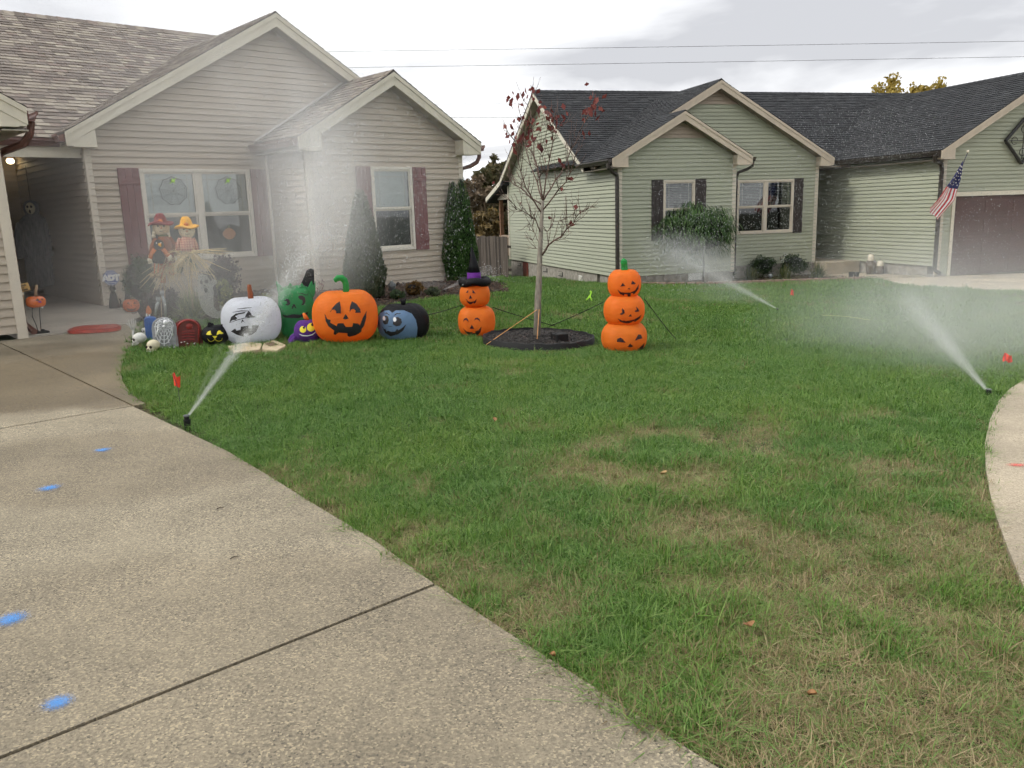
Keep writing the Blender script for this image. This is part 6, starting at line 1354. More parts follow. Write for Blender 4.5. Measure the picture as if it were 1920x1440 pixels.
# skulls
def skull(label, foot, cx, cy, rx, yaw, mat):
    S = Stand('skull', label, foot, C8, 'skull', 'skulls at the walk edge'); R = S.m(rx); c = S.p3(cx, cy); rot = Matrix.Rotation(yaw, 3, 'Z'); T_ = lambda x, y, z: c+rot@Vector((x*R, y*R, z*R))
    m_ = MB(); m_.ball(T_(0,.15,.12), (R*.82,R*1.0,R*.80), 20, 14, rot=rot); m_.ball(T_(0,-.55,-.30), (R*.56,R*.42,R*.42), 16, 10, rot=rot); sk = m_.build('cranium', mat, S.t, smooth=True)
    j = MB(); j.tube([T_(-.5,-.2,-.55), T_(-.42,-.65,-.78), T_(0,-.9,-.85), T_(.42,-.65,-.78), T_(.5,-.2,-.55)], [R*.12,R*.15,R*.17,R*.15,R*.12], 8); j.build('jaw', mat, S.t, smooth=True)
    for sx in (-1, 1): MB().ball(T_(sx*.34,-.80,-.02), (R*.21,R*.14,R*.22), 12, 8, rot=rot).build('eye_socket', 'socket_dark', sk, smooth=True)
    MB().ball(T_(0,-.95,-.32), (R*.09,R*.08,R*.13), 8, 6, rot=rot).build('nose_hole', 'socket_dark', sk, smooth=True); te = MB()
    for k in range(6): te.bb(T_((k-2.5)*.13-.045,-.98,-.66), T_((k-2.5)*.13+.045,-.90,-.50))
    te.build('teeth', 'bone_white', S.t)
skull('yellowed skull at the front of the tombstones', (287, 661), 690, 870, 105, -.75, 'bone')
skull('whitish skull lying on its side at the walk edge', (259, 650), 480, 760, 100, -1.3, 'bone_white')
skull('small skull between the walk and the blue tombstone', (271, 632), 565, 640, 52, -.6, 'bone_white')
# bony hand rising from the edge of the walk
S = Stand('skeleton_hand', 'translucent skeleton hand reaching up beside the walk', (247, 640), C8, 'yard figure'); b = MB()
for (x0, x1, y1) in ((385,320,470),(395,365,450),(402,398,445),(410,432,470),(380,295,520)): b.tube([S.p3(x0,630), S.p3((x0+x1)/2,560,-.01), S.p3(x1,y1,-.03)], [S.m(9),S.m(8),S.m(5)], 6)
b.tube([S.p3(395,800), S.p3(395,620)], S.m(15), 8); b.build('bones', 'bone_white', S.t, smooth=True)
# silver skeleton arms
S = Stand('silver_skeleton_hands', 'pair of silver skeleton arms rising before the dark red plant', (304, 612), C8, 'yard figure')
for pl, fx in (([(885,430),(875,300),(862,190),(835,110)], 835), ([(730,400),(740,300),(755,240),(775,205)], 785)):
    MB().tube([S.p3(*q) for q in pl], [S.m(12),S.m(20),S.m(26),S.m(20)], 8).build('forearm', 'silver_paint', S.t, smooth=True); b = MB(); e = pl[-1]
    for k in range(4): b.tube([S.p3(e[0]-16+k*11, e[1]), S.p3(e[0]-26+k*16, e[1]-40, -.02), S.p3(e[0]-34+k*19, e[1]-82, -.01)], [S.m(8),S.m(7),S.m(4)], 6)
    b.build('fingers', 'silver_paint', S.t, smooth=True)
MB().ball(S.p3(875,240,-.03), S.m(12), 8, 6).build('bead', 'white_paint', S.t)
# seated cat silhouettes and a pumpkin on the bed by the house corner
S = Stand('cat_figure', 'tall black cat figure sitting at the house corner', (214, 581), C8, 'yard figure', 'black cat figures')
def catfig(S, cx, base, top, w):
    h_ = base-top; MB().tube([S.p3(cx,base), S.p3(cx,base-h_*.25), S.p3(cx-w*.1,base-h_*.55), S.p3(cx-w*.15,base-h_*.72)], [S.m(w*.55),S.m(w*.58),S.m(w*.40),S.m(w*.25)], 14).build('body', 'rubber_black', S.t, smooth=True); hd = MB().ball(S.p3(cx-w*.18,base-h_*.82), (S.m(w*.36),S.m(w*.34),S.m(w*.32)), 14, 10).build('head', 'rubber_black', S.t, smooth=True)
    for sx in (-1, 1): MB().add([S.p3(cx-w*.18+sx*w*.30,base-h_*.86), S.p3(cx-w*.18+sx*w*.06,base-h_*.92), S.p3(cx-w*.18+sx*w*.26,base-h_*1.02), S.p3(cx-w*.18+sx*w*.2,base-h_*.9,.03)], [(0,1,2),(1,3,2),(3,0,2),(0,3,1)]).build('ear', 'rubber_black', hd)
    MB().tube([S.p3(cx+w*.4,base-8), S.p3(cx+w*.8,base-h_*.1,.04), S.p3(cx+w*.85,base-h_*.3,.05), S.p3(cx+w*.7,base-h_*.42,.05)], S.m(w*.10), 8).build('tail', 'rubber_black', S.t, smooth=True); return hd
hd = catfig(S, 110, 320, -60, 120); MB().ball(S.p3(128,33,-.09), S.m(10), 8, 6).build('eye', 'white_paint', hd)
S = Stand('cat_figure', 'smaller black cat figure behind the carved orange pumpkin', (240, 580), C8, 'yard figure', 'black cat figures'); catfig(S, 320, 300, -30, 90)
S = Stand('carved_pumpkin', 'orange carved pumpkin beside the porch walk', (246, 588), C8, 'pumpkin'); B_ = S.body(370, 258, 118, 104, 'pumpkin_real', 1.0, p=2.2, lobes=9, depth=.05)
for q, nm in (([(300,220),(330,195),(345,235)],'eye'), ([(395,235),(412,195),(440,222)],'eye'), ([(358,260),(370,240),(384,262)],'nose'), ([(295,285),(340,300),(370,295),(405,302),(445,282),(420,325),(370,335),(320,325)],'mouth')): S.print(B_, q, 'felt_rust', nm)
MB().tube([S.p3(370,165), S.p3(372,135)], [S.m(16),S.m(11)], 8).build('stem', 'wood_stake', S.t, smooth=True)

# yard sign
S = Stand('security_sign', 'blue octagonal security yard sign by the house corner', (209, 577), C3, 'sign'); c = S.p3(1665,325); R = S.m(112)
oc = [(R*cos(pi/8+k*pi/4), R*1.06*sin(pi/8+k*pi/4)) for k in range(8)]; MB().prism(oc, c, (1,0,0), (0,0,1), (0,.012,0)).build('plate', 'sign_blue', S.t, bevel=.004)
rl_ = MB(); rl_.tube([c+Vector((x*.88,-.004,y*.88)) for x, y in oc+oc[:1]], R*.022, 4); rl_.build('rim_line', 'white_paint', S.t)
text_obj('ADT', R*.98, 'white_paint', S.t, Matrix.Translation(c+Vector((0,-.005,0)))@Matrix.Rotation(pi/2, 4, 'X'), extrude=.002, offset=.012*R/.11)
MB().bb(c+Vector((-R*.42,-.004,R*.62)), c+Vector((R*.42,-.001,R*.70))).build('text_bar', 'white_paint', S.t); MB().bb(c+Vector((-R*.5,-.004,-R*.60)), c+Vector((R*.5,-.001,-R*.66))).build('text_bar', 'white_paint', S.t)
MB().tube([c+Vector((0,.012,-R*.3)), (c.x,.012,-.1)], .008, 6).build('stake', 'silver_paint', S.t)

# doormat, metal pumpkin man and the little hand-lettered board at the porch
S = Stand('doormat', 'red puddle shaped doormat on the porch edge', (177, 617), C3, 'doormat')
n_ = 40; r = np.random.default_rng(6); pl = []
for k in range(n_):
    a = 2*pi*k/n_; q = gp(177+50*cos(a)*(1+.05*sin(3*a)), 617+5.5*sin(a)*(1+.25*sin(2*a+1))-4.0*cos(a), .04); pl.append(q)
w_ = S.t.matrix_basis.inverted() if False else (Matrix.Translation(S.p)@Matrix.Rotation(S.t.rotation_euler.z, 4, 'Z')).inverted(); L_ = [w_@q for q in pl]
mb = MB(); mb.add([v+Vector((0,0,.02)) for v in L_]+[v+Vector((0,0,-.02)) for v in L_], [tuple(range(n_))]+[(i, i+n_, (i+1)%n_+n_, (i+1)%n_) for i in range(n_)]); mb.build('mat_body', 'mat_red', S.t)
cm = sum(L_, Vector())/n_; mb = MB(); mb.tube([cm+(v-cm)*.93+Vector((0,0,.022)) for v in L_+L_[:1]], .006, 5, cap=False); mb.build('mat_rim', 'stone_red_bright', S.t)
S = Stand('metal_pumpkin_man', 'glossy orange metal pumpkin on thin wire legs with black shoes', (72, 629), C3, 'yard figure')
B_ = S.body(537, 678, 135, 88, 'enamel_orange', .9, p=2.8, lobes=8, depth=.03)
MB().tube([S.p3(533,595), S.p3(538,500), S.p3(548,425)], [S.m(20),S.m(17),S.m(20)], 8).build('stem', 'wood_stake', S.t, smooth=True)
for q in ([(480,765),(485,900),(545,1040),(568,1120)], [(590,765),(600,930),(617,1120)]): MB().tube([S.p3(*w) for w in q], S.m(6), 6).build('leg', 'wire_black', S.t, smooth=True)
for (x, y) in ((585,1160),(675,1150)): MB().ball(S.p3(x,y,-.02), (S.m(68),.05,S.m(36)), 14, 8).ball(S.p3(x-30,y-25,0), (S.m(34),.035,S.m(28)), 12, 8).build('shoe', 'rubber_black', S.t, smooth=True)
for q, nm in (([(530,655),(560,620),(590,655)],'eye'), ([(610,650),(625,615),(645,650)],'eye')): S.print(B_, q, 'print_black', nm)
S.print(B_, [(560,672),(600,655),(625,680),(600,690)], 'nylon_purple', 'nose'); MB().ball(S.p3(632,762,-.04), S.m(16), 8, 6).build('chin_bead', 'white_paint', S.t)
S = Stand('lettered_board', 'small tan hand lettered board hung at the garage corner post', (44, 630), C3, 'sign'); c = S.p3(343,462,-.06); rot = Matrix.Rotation(radians(-11), 4, 'Y')
pl = Matrix.Translation(c)@rot; w, h_ = S.m(84), S.m(58); mb = MB().box((0,0,0), (2*w,.014,2*h_)); mb.v = [tuple(pl@Vector(v)) for v in mb.v]; mb.build('board', 'board_tan', S.t, bevel=.004)
for tx, zz in (('Trick', .52), ('or', -.02), ('Treat', -.55)): text_obj(tx, h_*(.80 if len(tx) > 2 else .48), 'ink_black', S.t, pl@Matrix.Translation((0,-.010,zz*h_))@Matrix.Rotation(pi/2, 4, 'X'), extrude=.0012, offset=.001)
MB().ball(S.p3(338,555,-.06), S.m(22), 8, 6).build('knob', 'wax_cream', S.t, smooth=True); MB().tube([S.p3(340,520,-.05), S.p3(340,620,-.03), S.p3(345,900,-.02), S.p3(350,1180,-.02)], [S.m(14),S.m(18),S.m(20),S.m(22)], 8).build('post', 'wood_stake', S.t)

# hanging ghoul by the porch wall
def m_gauze():
    m, nt, N, Lk, b = newmat('gauze_grey'); v = coord(nt, 'Object', (14,14,2)); n = noise(nt, v, 3, 4); Lk.new(ramp(nt, n, [(.3,(.12,.125,.135)),(.7,(.24,.245,.255))]), b.inputs['Base Color']); b.inputs['Roughness'].default_value = .95; bump(nt, b, n, .6, .02)
m_gauze()
gpos = T.W(4.12, 18.2, 0.0); t = thing('hanging_ghoul', 'grey robed hooded ghoul hanging on the porch wall', 'yard figure', (gpos.x, gpos.y, .27), T.rot-.5)
mb = MB(); prof = [(.26,.03),(.28,.4),(.25,.8),(.24,1.1),(.27,1.28),(.20,1.38),(.12,1.44),(.15,1.52),(.15,1.6),(.10,1.68),(.01,1.71)]; mb.lathe(prof, 36, sy=.55); V = []
for (x, y, z) in mb.v:
    a = atan2(y, x); k = 1+.13*sin(a*9+z*2)*(1-min(1, z/1.4))+.03*sin(a*4-z*5); V.append((x*k, y*k, z+(.10*abs(sin(a*6)) if z < .05 else 0)))
mb.v = V; mb.build('robe', 'gauze_grey', t, smooth=True); MB().ball((0,-.075,1.55), (.085,.05,.11), 14, 10).build('face', 'bone', t, smooth=True)
for x in (-.032, .032): MB().ball((x,-.12,1.58), (.02,.015,.025), 8, 6).build('eye_socket', 'socket_dark', t, smooth=True)
MB().ball((0,-.12,1.49), (.016,.012,.04), 8, 6).build('mouth', 'socket_dark', t, smooth=True)
for sx in (-1, 1): MB().tube([(sx*.22,-.02,1.28),(sx*.30,-.06,.95),(sx*.26,-.10,.62)], [.07,.09,.12], 12).build('sleeve', 'gauze_grey', t, smooth=True)
MB().tube([(0,0,1.70),(0,.02,2.35)], .004, 5).build('string', 'cord_black', t)
# porch ceiling fan with lit globe
fp = pz(19, 300, 16.6); t = thing('ceiling_fan', 'brown porch ceiling fan with a lit globe', 'ceiling fan', (fp.x, fp.y, fp.z), .3)
m, nt, N, Lk, b = newmat('globe_lit'); b.inputs['Base Color'].default_value = (.9,.8,.6,1); b.inputs['Emission Color'].default_value = (1,.78,.42,1); b.inputs['Emission Strength'].default_value = 4.5
MB().ball((0,0,-.02), (.075,.075,.06), 16, 10).build('globe', 'globe_lit', t, smooth=True); MB().lathe([(.05,.03),(.09,.05),(.10,.11),(.06,.15),(.02,.17),(.02,.19),(.06,.20),(.06,.22)], 18).build('motor', 'gutter_brown', t, smooth=True)
for k in range(5): a = 2*pi*k/5+.4; MB().box((cos(a)*.36, sin(a)*.36, .12), (.50,.13,.012), Matrix.Rotation(a, 3, 'Z')@Matrix.Rotation(.2, 3, 'X')).build('blade', 'gutter_brown', t)

# window decorations of the tan house
def web(h, label, u, z, r_):
    c = h.W(u, 15.2-.045, z); t = thing('window_web', label, 'window decoration', c, h.rot, 'spider webs in the window'); b = MB(); r = np.random.default_rng(int(u*10)); n_ = 9
    for k in range(n_): a = 2*pi*k/n_+.2; b.tube([(0,0,0), (r_*cos(a),0,r_*sin(a))], .0017, 4)
    for q in (.25, .45, .65, .83, 1.0):
        P = []
        for k in range(n_): a = 2*pi*k/n_+.2; a2 = 2*pi*(k+.5)/n_+.2; P += [(r_*q*cos(a),0,r_*q*sin(a)), (r_*q*.90*cos(a2),0,r_*q*.90*sin(a2))]
        b.tube(P+P[:1], .0016 if q < 1 else .004, 4, cap=False)
    b.build('strands', 'wire_black', t); s = MB().ball((.01,-.008,r_*.70), (.035,.008,.03), 10, 6)
    for k in range(4): s.tube([(.01,-.008,r_*.70), (-.05+k*.04,-.008,r_*.70+.05*(1 if k % 2 else -1))], .006, 4)
    s.build('spider', 'ribbon_lime', t)
web(T, 'spider web hung in the upper left sash of the double window', 5.72, 2.02, .25); web(T, 'spider web hung in the upper right sash of the double window', 6.73, 2.02, .25)
c = T.W(6.68, 15.2-.012, 1.23); t = thing('window_pumpkin', 'faded paper pumpkin taped in the lower right sash', 'window decoration', c, T.rot); pl = [(.12*cos(a)*(1+.06*cos(4*a)), .105*sin(a)) for a in np.linspace(0, 2*pi, 28, endpoint=False)]
simple('pumpkin_paper', (.34,.16,.07), .9, .2, 30); MB().prism(pl, (0,0,0), (1,0,0), (0,0,1), (0,-.003,0)).build('paper', 'pumpkin_paper', t); MB().prism([(-.02,.10),(.02,.10),(.025,.15),(-.015,.15)], (0,0,0), (1,0,0), (0,0,1), (0,-.003,0)).build('paper_stem', 'felt_green', t)

# lantern stake by the wing
S = Stand('garden_lantern', 'small black garden lantern under the wing window', (735, 560), ID, 'lantern'); MB().tube([S.p3(735,562), S.p3(735,545)], .012, 6).build('stake', 'rubber_black', S.t); MB().lathe([(S.m(5), S.loc(735,545)[1]), (S.m(6.5), S.loc(735,538)[1]), (S.m(8), S.loc(735,533)[1]), (S.m(4), S.loc(735,529)[1]), (S.m(1.5), S.loc(735,526)[1])], 12, c=(S.loc(735,540)[0],0,0)).build('lamp_head', 'lamp_grey', S.t, smooth=True)

# tree ring: edging, mulch, cord box
RC = gp(1010, 641); RR = .66; ring = thing('tree_ring', 'round black rubber edging filled with dark mulch around the young tree', 'tree ring', RC, 0)
zr = lambda a, r_=RR: ground(RC.x+r_*cos(a), RC.y+r_*sin(a))-RC.z
mb = MB(); N_ = 56
for prof in ((.66,-.08),(.66,.075),(.635,.08),(.63,-.05)):
    mb.v += [(prof[0]*cos(2*pi*k/N_), prof[0]*sin(2*pi*k/N_), zr(2*pi*k/N_)+prof[1]+.006*sin(k*1.7)) for k in range(N_)]
mb.f = [(q*N_+k, q*N_+(k+1)%N_, (q+1)*N_+(k+1)%N_, (q+1)*N_+k) for q in range(3) for k in range(N_)]; mb.mi = [0]*len(mb.f); mb.build('edging', 'rubber_black', ring, smooth=True)
mb = MB(); mb.add([(0,0,.06)]+[(.64*cos(2*pi*k/N_),.64*sin(2*pi*k/N_), zr(2*pi*k/N_)+.02) for k in range(N_)], [(0,k+1,(k+1)%N_+1) for k in range(N_)]); mb.build('mulch_base', 'bed_soil', ring)
cp_ = [(RC.x+.63*cos(2*pi*k/N_), RC.y+.63*sin(2*pi*k/N_)) for k in range(N_)]
mc = chips('mulch_chips', cp_, 4000, 'mulch_black', (.052,.017), zfun=lambda x, y: ground_arr(x, y)+.03+.035*(1-np.hypot(x-RC.x, y-RC.y)/.64)); mc['kind'] = 'stuff'
mc.data.transform(Matrix.Translation(-RC)); mc.parent = ring
S = Stand('cord_box', 'black cord box lying in the mulch right of the tree', (1045, 648), C6, 'box'); mb = MB().box(S.p3(1000,770), (S.m(110),.16,S.m(105)), Matrix.Rotation(.5,3,'Z')); mb.build('housing', 'rubber_black', S.t, bevel=.012); MB().tube([S.p3(945,830,-.03), S.p3(965,760,-.04), S.p3(975,715,-.03)], [S.m(16),S.m(22),S.m(15)], 10).build('spout', 'rubber_black', S.t, smooth=True)
# tree straps and tether cords
def cord(name, label, pts, r_, mat, cat='cord', group=None, sag=0.0):
    P = []
    for i in range(len(pts)-1):
        for k in range(6): f = k/6; P.append(Vector(pts[i]).lerp(Vector(pts[i+1]), f)+Vector((0,0,-sag*4*f*(1-f))))
    P.append(Vector(pts[-1])); o = MB().tube(P, r_, 5).build(name, mat, None, smooth=True); return tag(o, label, cat, group)
tk = TREE+tp(381, 1375); kb = Vector((0,0,0))
cord('tree_strap', 'orange strap slanting from the trunk to the near left of the ring', [pz(1008,580,TD-.03), gp(912,651)+Vector((0,0,.03))], .004, 'strap_orange', 'strap', 'tree straps')
cord('tree_strap', 'orange strap running straight down the trunk', [pz(1011,580,TD-.05), gp(1007,648)+Vector((0,0,.05))], .004, 'strap_orange', 'strap', 'tree straps')
cord('tether_cord', 'black tether cord from the witch stack to the vampire pumpkin', [pz(865,572,WITCH.dist), pz(803,590,WITCH.dist-.4)], .005, 'cord_black', 'cord', 'inflatable tethers', .01)
cord('tether_cord', 'black tether cord from the witch stack toward the tree ring', [pz(923,576,WITCH.dist), gp(1042,620)+Vector((0,0,.06))], .005, 'cord_black', 'cord', 'inflatable tethers', .01)
cord('tether_cord', 'black tether cord from the three pumpkin tower to the tree ring', [pz(1132,566,STACK.dist), gp(1030,619)+Vector((0,0,.05))], .005, 'cord_black', 'cord', 'inflatable tethers', .01)
cord('tether_cord', 'black tether cord pegged right of the three pumpkin tower', [pz(1208,560,STACK.dist), gp(1268,640)+Vector((0,0,.02))], .005, 'cord_black', 'cord', 'inflatable tethers', .01)
cord('string_line', 'pale yellow string lying across the lawn before the sprinkler', [gp(1540,598)+Vector((0,0,.06)), gp(1585,601)+Vector((0,0,.065)), gp(1632,607)+Vector((0,0,.055))], .003, 'cord_yellow', 'string')
S = Stand('ribbon', 'lime green ribbon curl standing in the grass', (1105, 568), C6, 'ribbon'); b = MB(); b.tube([S.p3(1212,452), S.p3(1235,430), S.p3(1252,405), S.p3(1260,382), S.p3(1254,372), S.p3(1249,380)], S.m(7), 6).tube([S.p3(1246,412,-.005), S.p3(1255,430), S.p3(1262,452)], S.m(6), 6); b.build('curl', 'ribbon_lime', S.t, smooth=True)
# flat paver stones in front of the white pumpkin
for k, (pl, lab) in enumerate(((([(427,656),(470,648),(492,651),(488,662),(440,668)]), 'tan stepping stone in front of the white pumpkin'), (([(494,651),(515,644),(538,654),(520,664),(491,661)]), 'tan stepping stone with a dark square hole by the purple spider'))):
    P = [gp(*q) for q in pl]; c = sum(P, Vector())/len(P); t = thing('stepping_stone', lab, 'paver', c, 0, 'stepping stones'); mb = MB(); n_ = len(P); mb.add([q-c+Vector((0,0,.045)) for q in P]+[q-c+Vector((0,0,-.03)) for q in P], [tuple(range(n_)), tuple(range(2*n_-1,n_-1,-1))]+[(i, i+n_, (i+1)%n_+n_, (i+1)%n_) for i in range(n_)]); o = mb.build('stone', 'paver_tan', t, bevel=.01)
    if k: Q = [gp(*q)-c+Vector((0,0,.05)) for q in [(498,652),(512,648),(522,654),(506,657)]]; MB().add(Q+[q-Vector((0,0,.01)) for q in Q], [(0,1,2,3)]+[(i,(i+1)%4,(i+1)%4+4,i+4) for i in range(4)]).build('hole', 'paver_hole', t)

# sprinklers, marker flags
SPR = []
for (px, py, hpx, lab) in ((352, 800, 22, 'pop-up sprinkler head at the driveway edge, spraying the tan house'), (1853, 742, 5, 'sprinkler head by the right hand walk'), (1457, 584, 4, 'sprinkler head spraying toward the green house'), (833, 548, 4, 'low sprinkler head beside the twin evergreen')):
    p = gp(px, py); k = mpp(p); h_ = max(.055, hpx*k); t = thing('sprinkler_head', lab, 'sprinkler', p, 0, 'pop-up sprinklers'); MB().lathe([(.024,-.05),(.024,h_*.55),(.027,h_*.56),(.027,h_*.62),(.018,h_*.64),(.018,h_*.9)], 14).build('riser', 'rubber_black', t, smooth='auto'); MB().lathe([(.021,h_*.9),(.023,h_*.92),(.022,h_*1.02),(.012,h_*1.05)], 14).build('nozzle_cap', 'lamp_grey', t, smooth='auto'); SPR.append(p+Vector((0,0,h_)))
for (px, py, fx, fy, w, h_, lab) in ((338, 758, 325, 713, 13, 24, 'red marker flag near the driveway edge'), (1880, 700, 1885, 671, 16, 15, 'red marker flag by the right hand walk'), (1486, 560, 1484, 548, 5, 11, 'small red marker flag far across the lawn'), (1183, 999, 1183, 999, 0, 0, '')):
    if not w: continue
    p = gp(px, py); d_ = (p-Vector((0,0,CAM_Z))).dot(_f); k = mpp(p); t = thing('marker_flag', lab, 'marker flag', p, 0, 'red marker flags'); top = pz(fx, fy-h_*.5, d_)-p; MB().tube([(0,0,-.05), top*.5+Vector((.01,0,0)), top], .0022, 5).build('wire', 'wire_black', t)
    W_, H_ = w*k, h_*k; mb = MB(); nxx, nzz = 7, 5
    mb.add([top+Vector((W_*i/(nxx-1)-W_*.15, .015*sin(i*1.3+j*.6), -H_*j/(nzz-1)+.012*sin(i*1.1)-(.2*H_*i/(nxx-1)*(1 if j == 0 else .3)))) for j in range(nzz) for i in range(nxx)], [(j*nxx+i, j*nxx+i+1, (j+1)*nxx+i+1, (j+1)*nxx+i) for j in range(nzz-1) for i in range(nxx-1)]); mb.build('flag', 'flag_red', t, smooth=True)

# spray-paint dots on the concrete
def m_spray(name, col):
    m, nt, N, Lk, b = newmat(name); b.inputs['Base Color'].default_value = (*col, 1); b.inputs['Roughness'].default_value = .75; v = coord(nt, 'Object'); g_ = N.new('ShaderNodeTexGradient'); g_.gradient_type = 'SPHERICAL'; Lk.new(v, g_.inputs[0])
    a = math_(nt, 'ADD', math_(nt, 'MULTIPLY', g_.outputs['Fac'], 1.55), math_(nt, 'MULTIPLY', math_(nt, 'SUBTRACT', noise(nt, v, 13, 7, .9), .58), 4.0)); a = math_(nt, 'MULTIPLY', ramp(nt, a, [(.25, (0,0,0)), (.95, (.9,)*3)]), ramp(nt, noise(nt, v, 42, 4, .7), [(.40, (.25,)*3), (.56, (1,)*3)])); tr = N.new('ShaderNodeBsdfTransparent'); ms = N.new('ShaderNodeMixShader'); Lk.new(a, ms.inputs[0]); Lk.new(tr.outputs[0], ms.inputs[1]); Lk.new(b.outputs[0], ms.inputs[2]); Lk.new(ms.outputs[0], N['Material Output'].inputs[0])
m_spray('spray_blue', (.07,.32,.80)); m_spray('spray_red', (.75,.06,.05))
for (px, py, rx, lab) in ((193, 848, 16, 'blue paint dot farthest up the driveway'), (93, 920, 21, 'blue paint dot second farthest up the driveway'), (21, 1168, 32, 'large blue paint dot at the left picture edge'), (110, 1326, 29, 'blue paint dot nearest the driveway joint')):
    p = gp(px, py); k = mpp(p); t_ = MB(); n_ = 40; R_ = rx*k*1.55; t_.add([(0,0,0)]+[(cos(2*pi*i/n_), sin(2*pi*i/n_), 0) for i in range(n_)], [(0,i+1,(i+1)%n_+1) for i in range(n_)]); o = t_.build('paint_dot', 'spray_blue', None); o.location = (p.x, p.y, p.z+.018); o.scale = (R_, R_, 1); o.rotation_euler[2] = px; tag(o, lab, 'paint mark', 'blue paint dots')
p = gp(1906, 878); k = mpp(p); t_ = MB(); t_.add([(0,0,0)]+[(cos(2*pi*i/40), sin(2*pi*i/40), 0) for i in range(40)], [(0,i+1,(i+1)%40+1) for i in range(40)]); o = t_.build('paint_dot', 'spray_red', None); o.location = (p.x, p.y, p.z+.021); o.scale = (30*k, 18*k, 1); tag(o, 'red paint streak on the right hand walk', 'paint mark')

# ---- things at the green house
# flag on a slanted pole
fd_ = 26.2-.0; pole0 = G.W(18.02, 19.06, 1.05); pole1 = pz(1815, 284, (pole0-Vector((0,0,CAM_Z))).dot(_f)-.9)
t = thing('house_flag', 'American flag hanging from a slanted pole at the garage corner', 'flag', pole0, 0); MB().tube([(0,0,0), pole1-pole0], .014, 8).build('pole', 'wire_black', t, smooth=True); MB().ball(pole1-pole0, .035, 10, 8).build('finial', 'wax_cream', t, smooth=True)
simple('flag_red_cloth', (.50,.035,.045), .8, .12, 6); simple('flag_white_cloth', (.80,.78,.76), .8, .06, 6); simple('flag_blue_cloth', (.022,.026,.11), .8, .12, 6)
dp = (pole1-Vector((0,0,CAM_Z))).dot(_f)
# hanging cloth corners in the picture: hoist along the pole, fly hanging down
TL, TR_, BL, BR = [pz(x, y, dp+o_) for x, y, o_ in ((1808,296,.05), (1796,348,.45), (1742,393,.15), (1760,412,.45))]
def flagpt(s_, w_):
    """s_ along the fly (0 at pole), w_ across the stripes"""
    left = [pz(x, y, dp+o_) for x, y, o_ in ((1807,298,.05),(1781,340,.1),(1758,370,.15),(1742,391,.2))]; right = [pz(x, y, dp+o_) for x, y, o_ in ((1806,300,.12),(1797,345,.35),(1787,375,.42),(1758,413,.42))]
    def L(P, f): q = f*3; i = min(2, int(q)); return P[i].lerp(P[i+1], q-i)
    p_ = L(left, s_).lerp(L(right, s_), w_); n_ = Vector((.1,-1,0)).normalized(); return p_-pole0+n_*(.07*sin(w_*7.5+s_*2.0)*min(1, s_*3)+.02*sin(s_*11))
NS, NW = 44, 39; mb = MB(); V = [flagpt(i/(NS-1), j/(NW-1)) for i in range(NS) for j in range(NW)]; Fc = []; mi = []
for i in range(NS-1):
    for j in range(NW-1):
        Fc.append((i*NW+j, i*NW+j+1, (i+1)*NW+j+1, (i+1)*NW+j)); stripe = int((j+.5)/(NW-1)*13); canton = (i/(NS-1) < .42)
        mi.append(2 if (canton and stripe < 13) else (0 if stripe % 2 == 0 else 1))
mb.v = [tuple(v) for v in V]; mb.f = Fc; mb.mi = mi; fl = mb.build('cloth', ['flag_red_cloth','flag_white_cloth','flag_blue_cloth'], t, smooth=True)
st = MB()
for a_ in range(7):
    for b_ in range(5):
        s_, w_ = .10+a_*.045, .08+b_*.19+(.09 if a_ % 2 else 0)
        if w_ > .95: continue
        c = flagpt(s_, w_); du = (flagpt(s_+.01, w_)-c).normalized(); dw = (flagpt(s_, w_+.02)-c); dw = dw.normalized(); nn = du.cross(dw).normalized()
        if nn.y > 0: nn = -nn
        R_ = .022; pts_ = [c+nn*.006+(du*cos(pi/2+k*pi/5)+dw*sin(pi/2+k*pi/5))*(R_ if k % 2 == 0 else R_*.45) for k in range(10)]; st.add([c+nn*.007]+pts_, [(0,k+1,(k+1)%10+1) for k in range(10)])
st.build('stars', 'flag_white_cloth', t)
# diamond wall hanging
c = G.W(20.52, 19.03, 0); zc = 3.30-.35; t = thing('wall_ornament', 'black diamond shaped metal frame hung on the garage gable', 'wall decoration', (c.x, c.y, zc), G.rot); mb = MB(); R_ = .62; P = [(R_,0),(0,R_),(-R_,0),(0,-R_)]
for k in range(4): mb.tube([(P[k][0],-.03,P[k][1]), (P[(k+1)%4][0],-.03,P[(k+1)%4][1])], .045, 6)
mb.build('frame', 'ornament_black', t); mb = MB()
for k in range(4): mb.tube([(P[k][0]*.8,-.03,P[k][1]*.8), (0,-.03,0)], .012, 5); mb.tube([(P[k][0]*.5+.1*cos(a),-.03,P[k][1]*.5+.1*sin(a)) for a in np.linspace(0, 5.5, 14)], .010, 5)
mb.build('scrollwork', 'ornament_black', t)
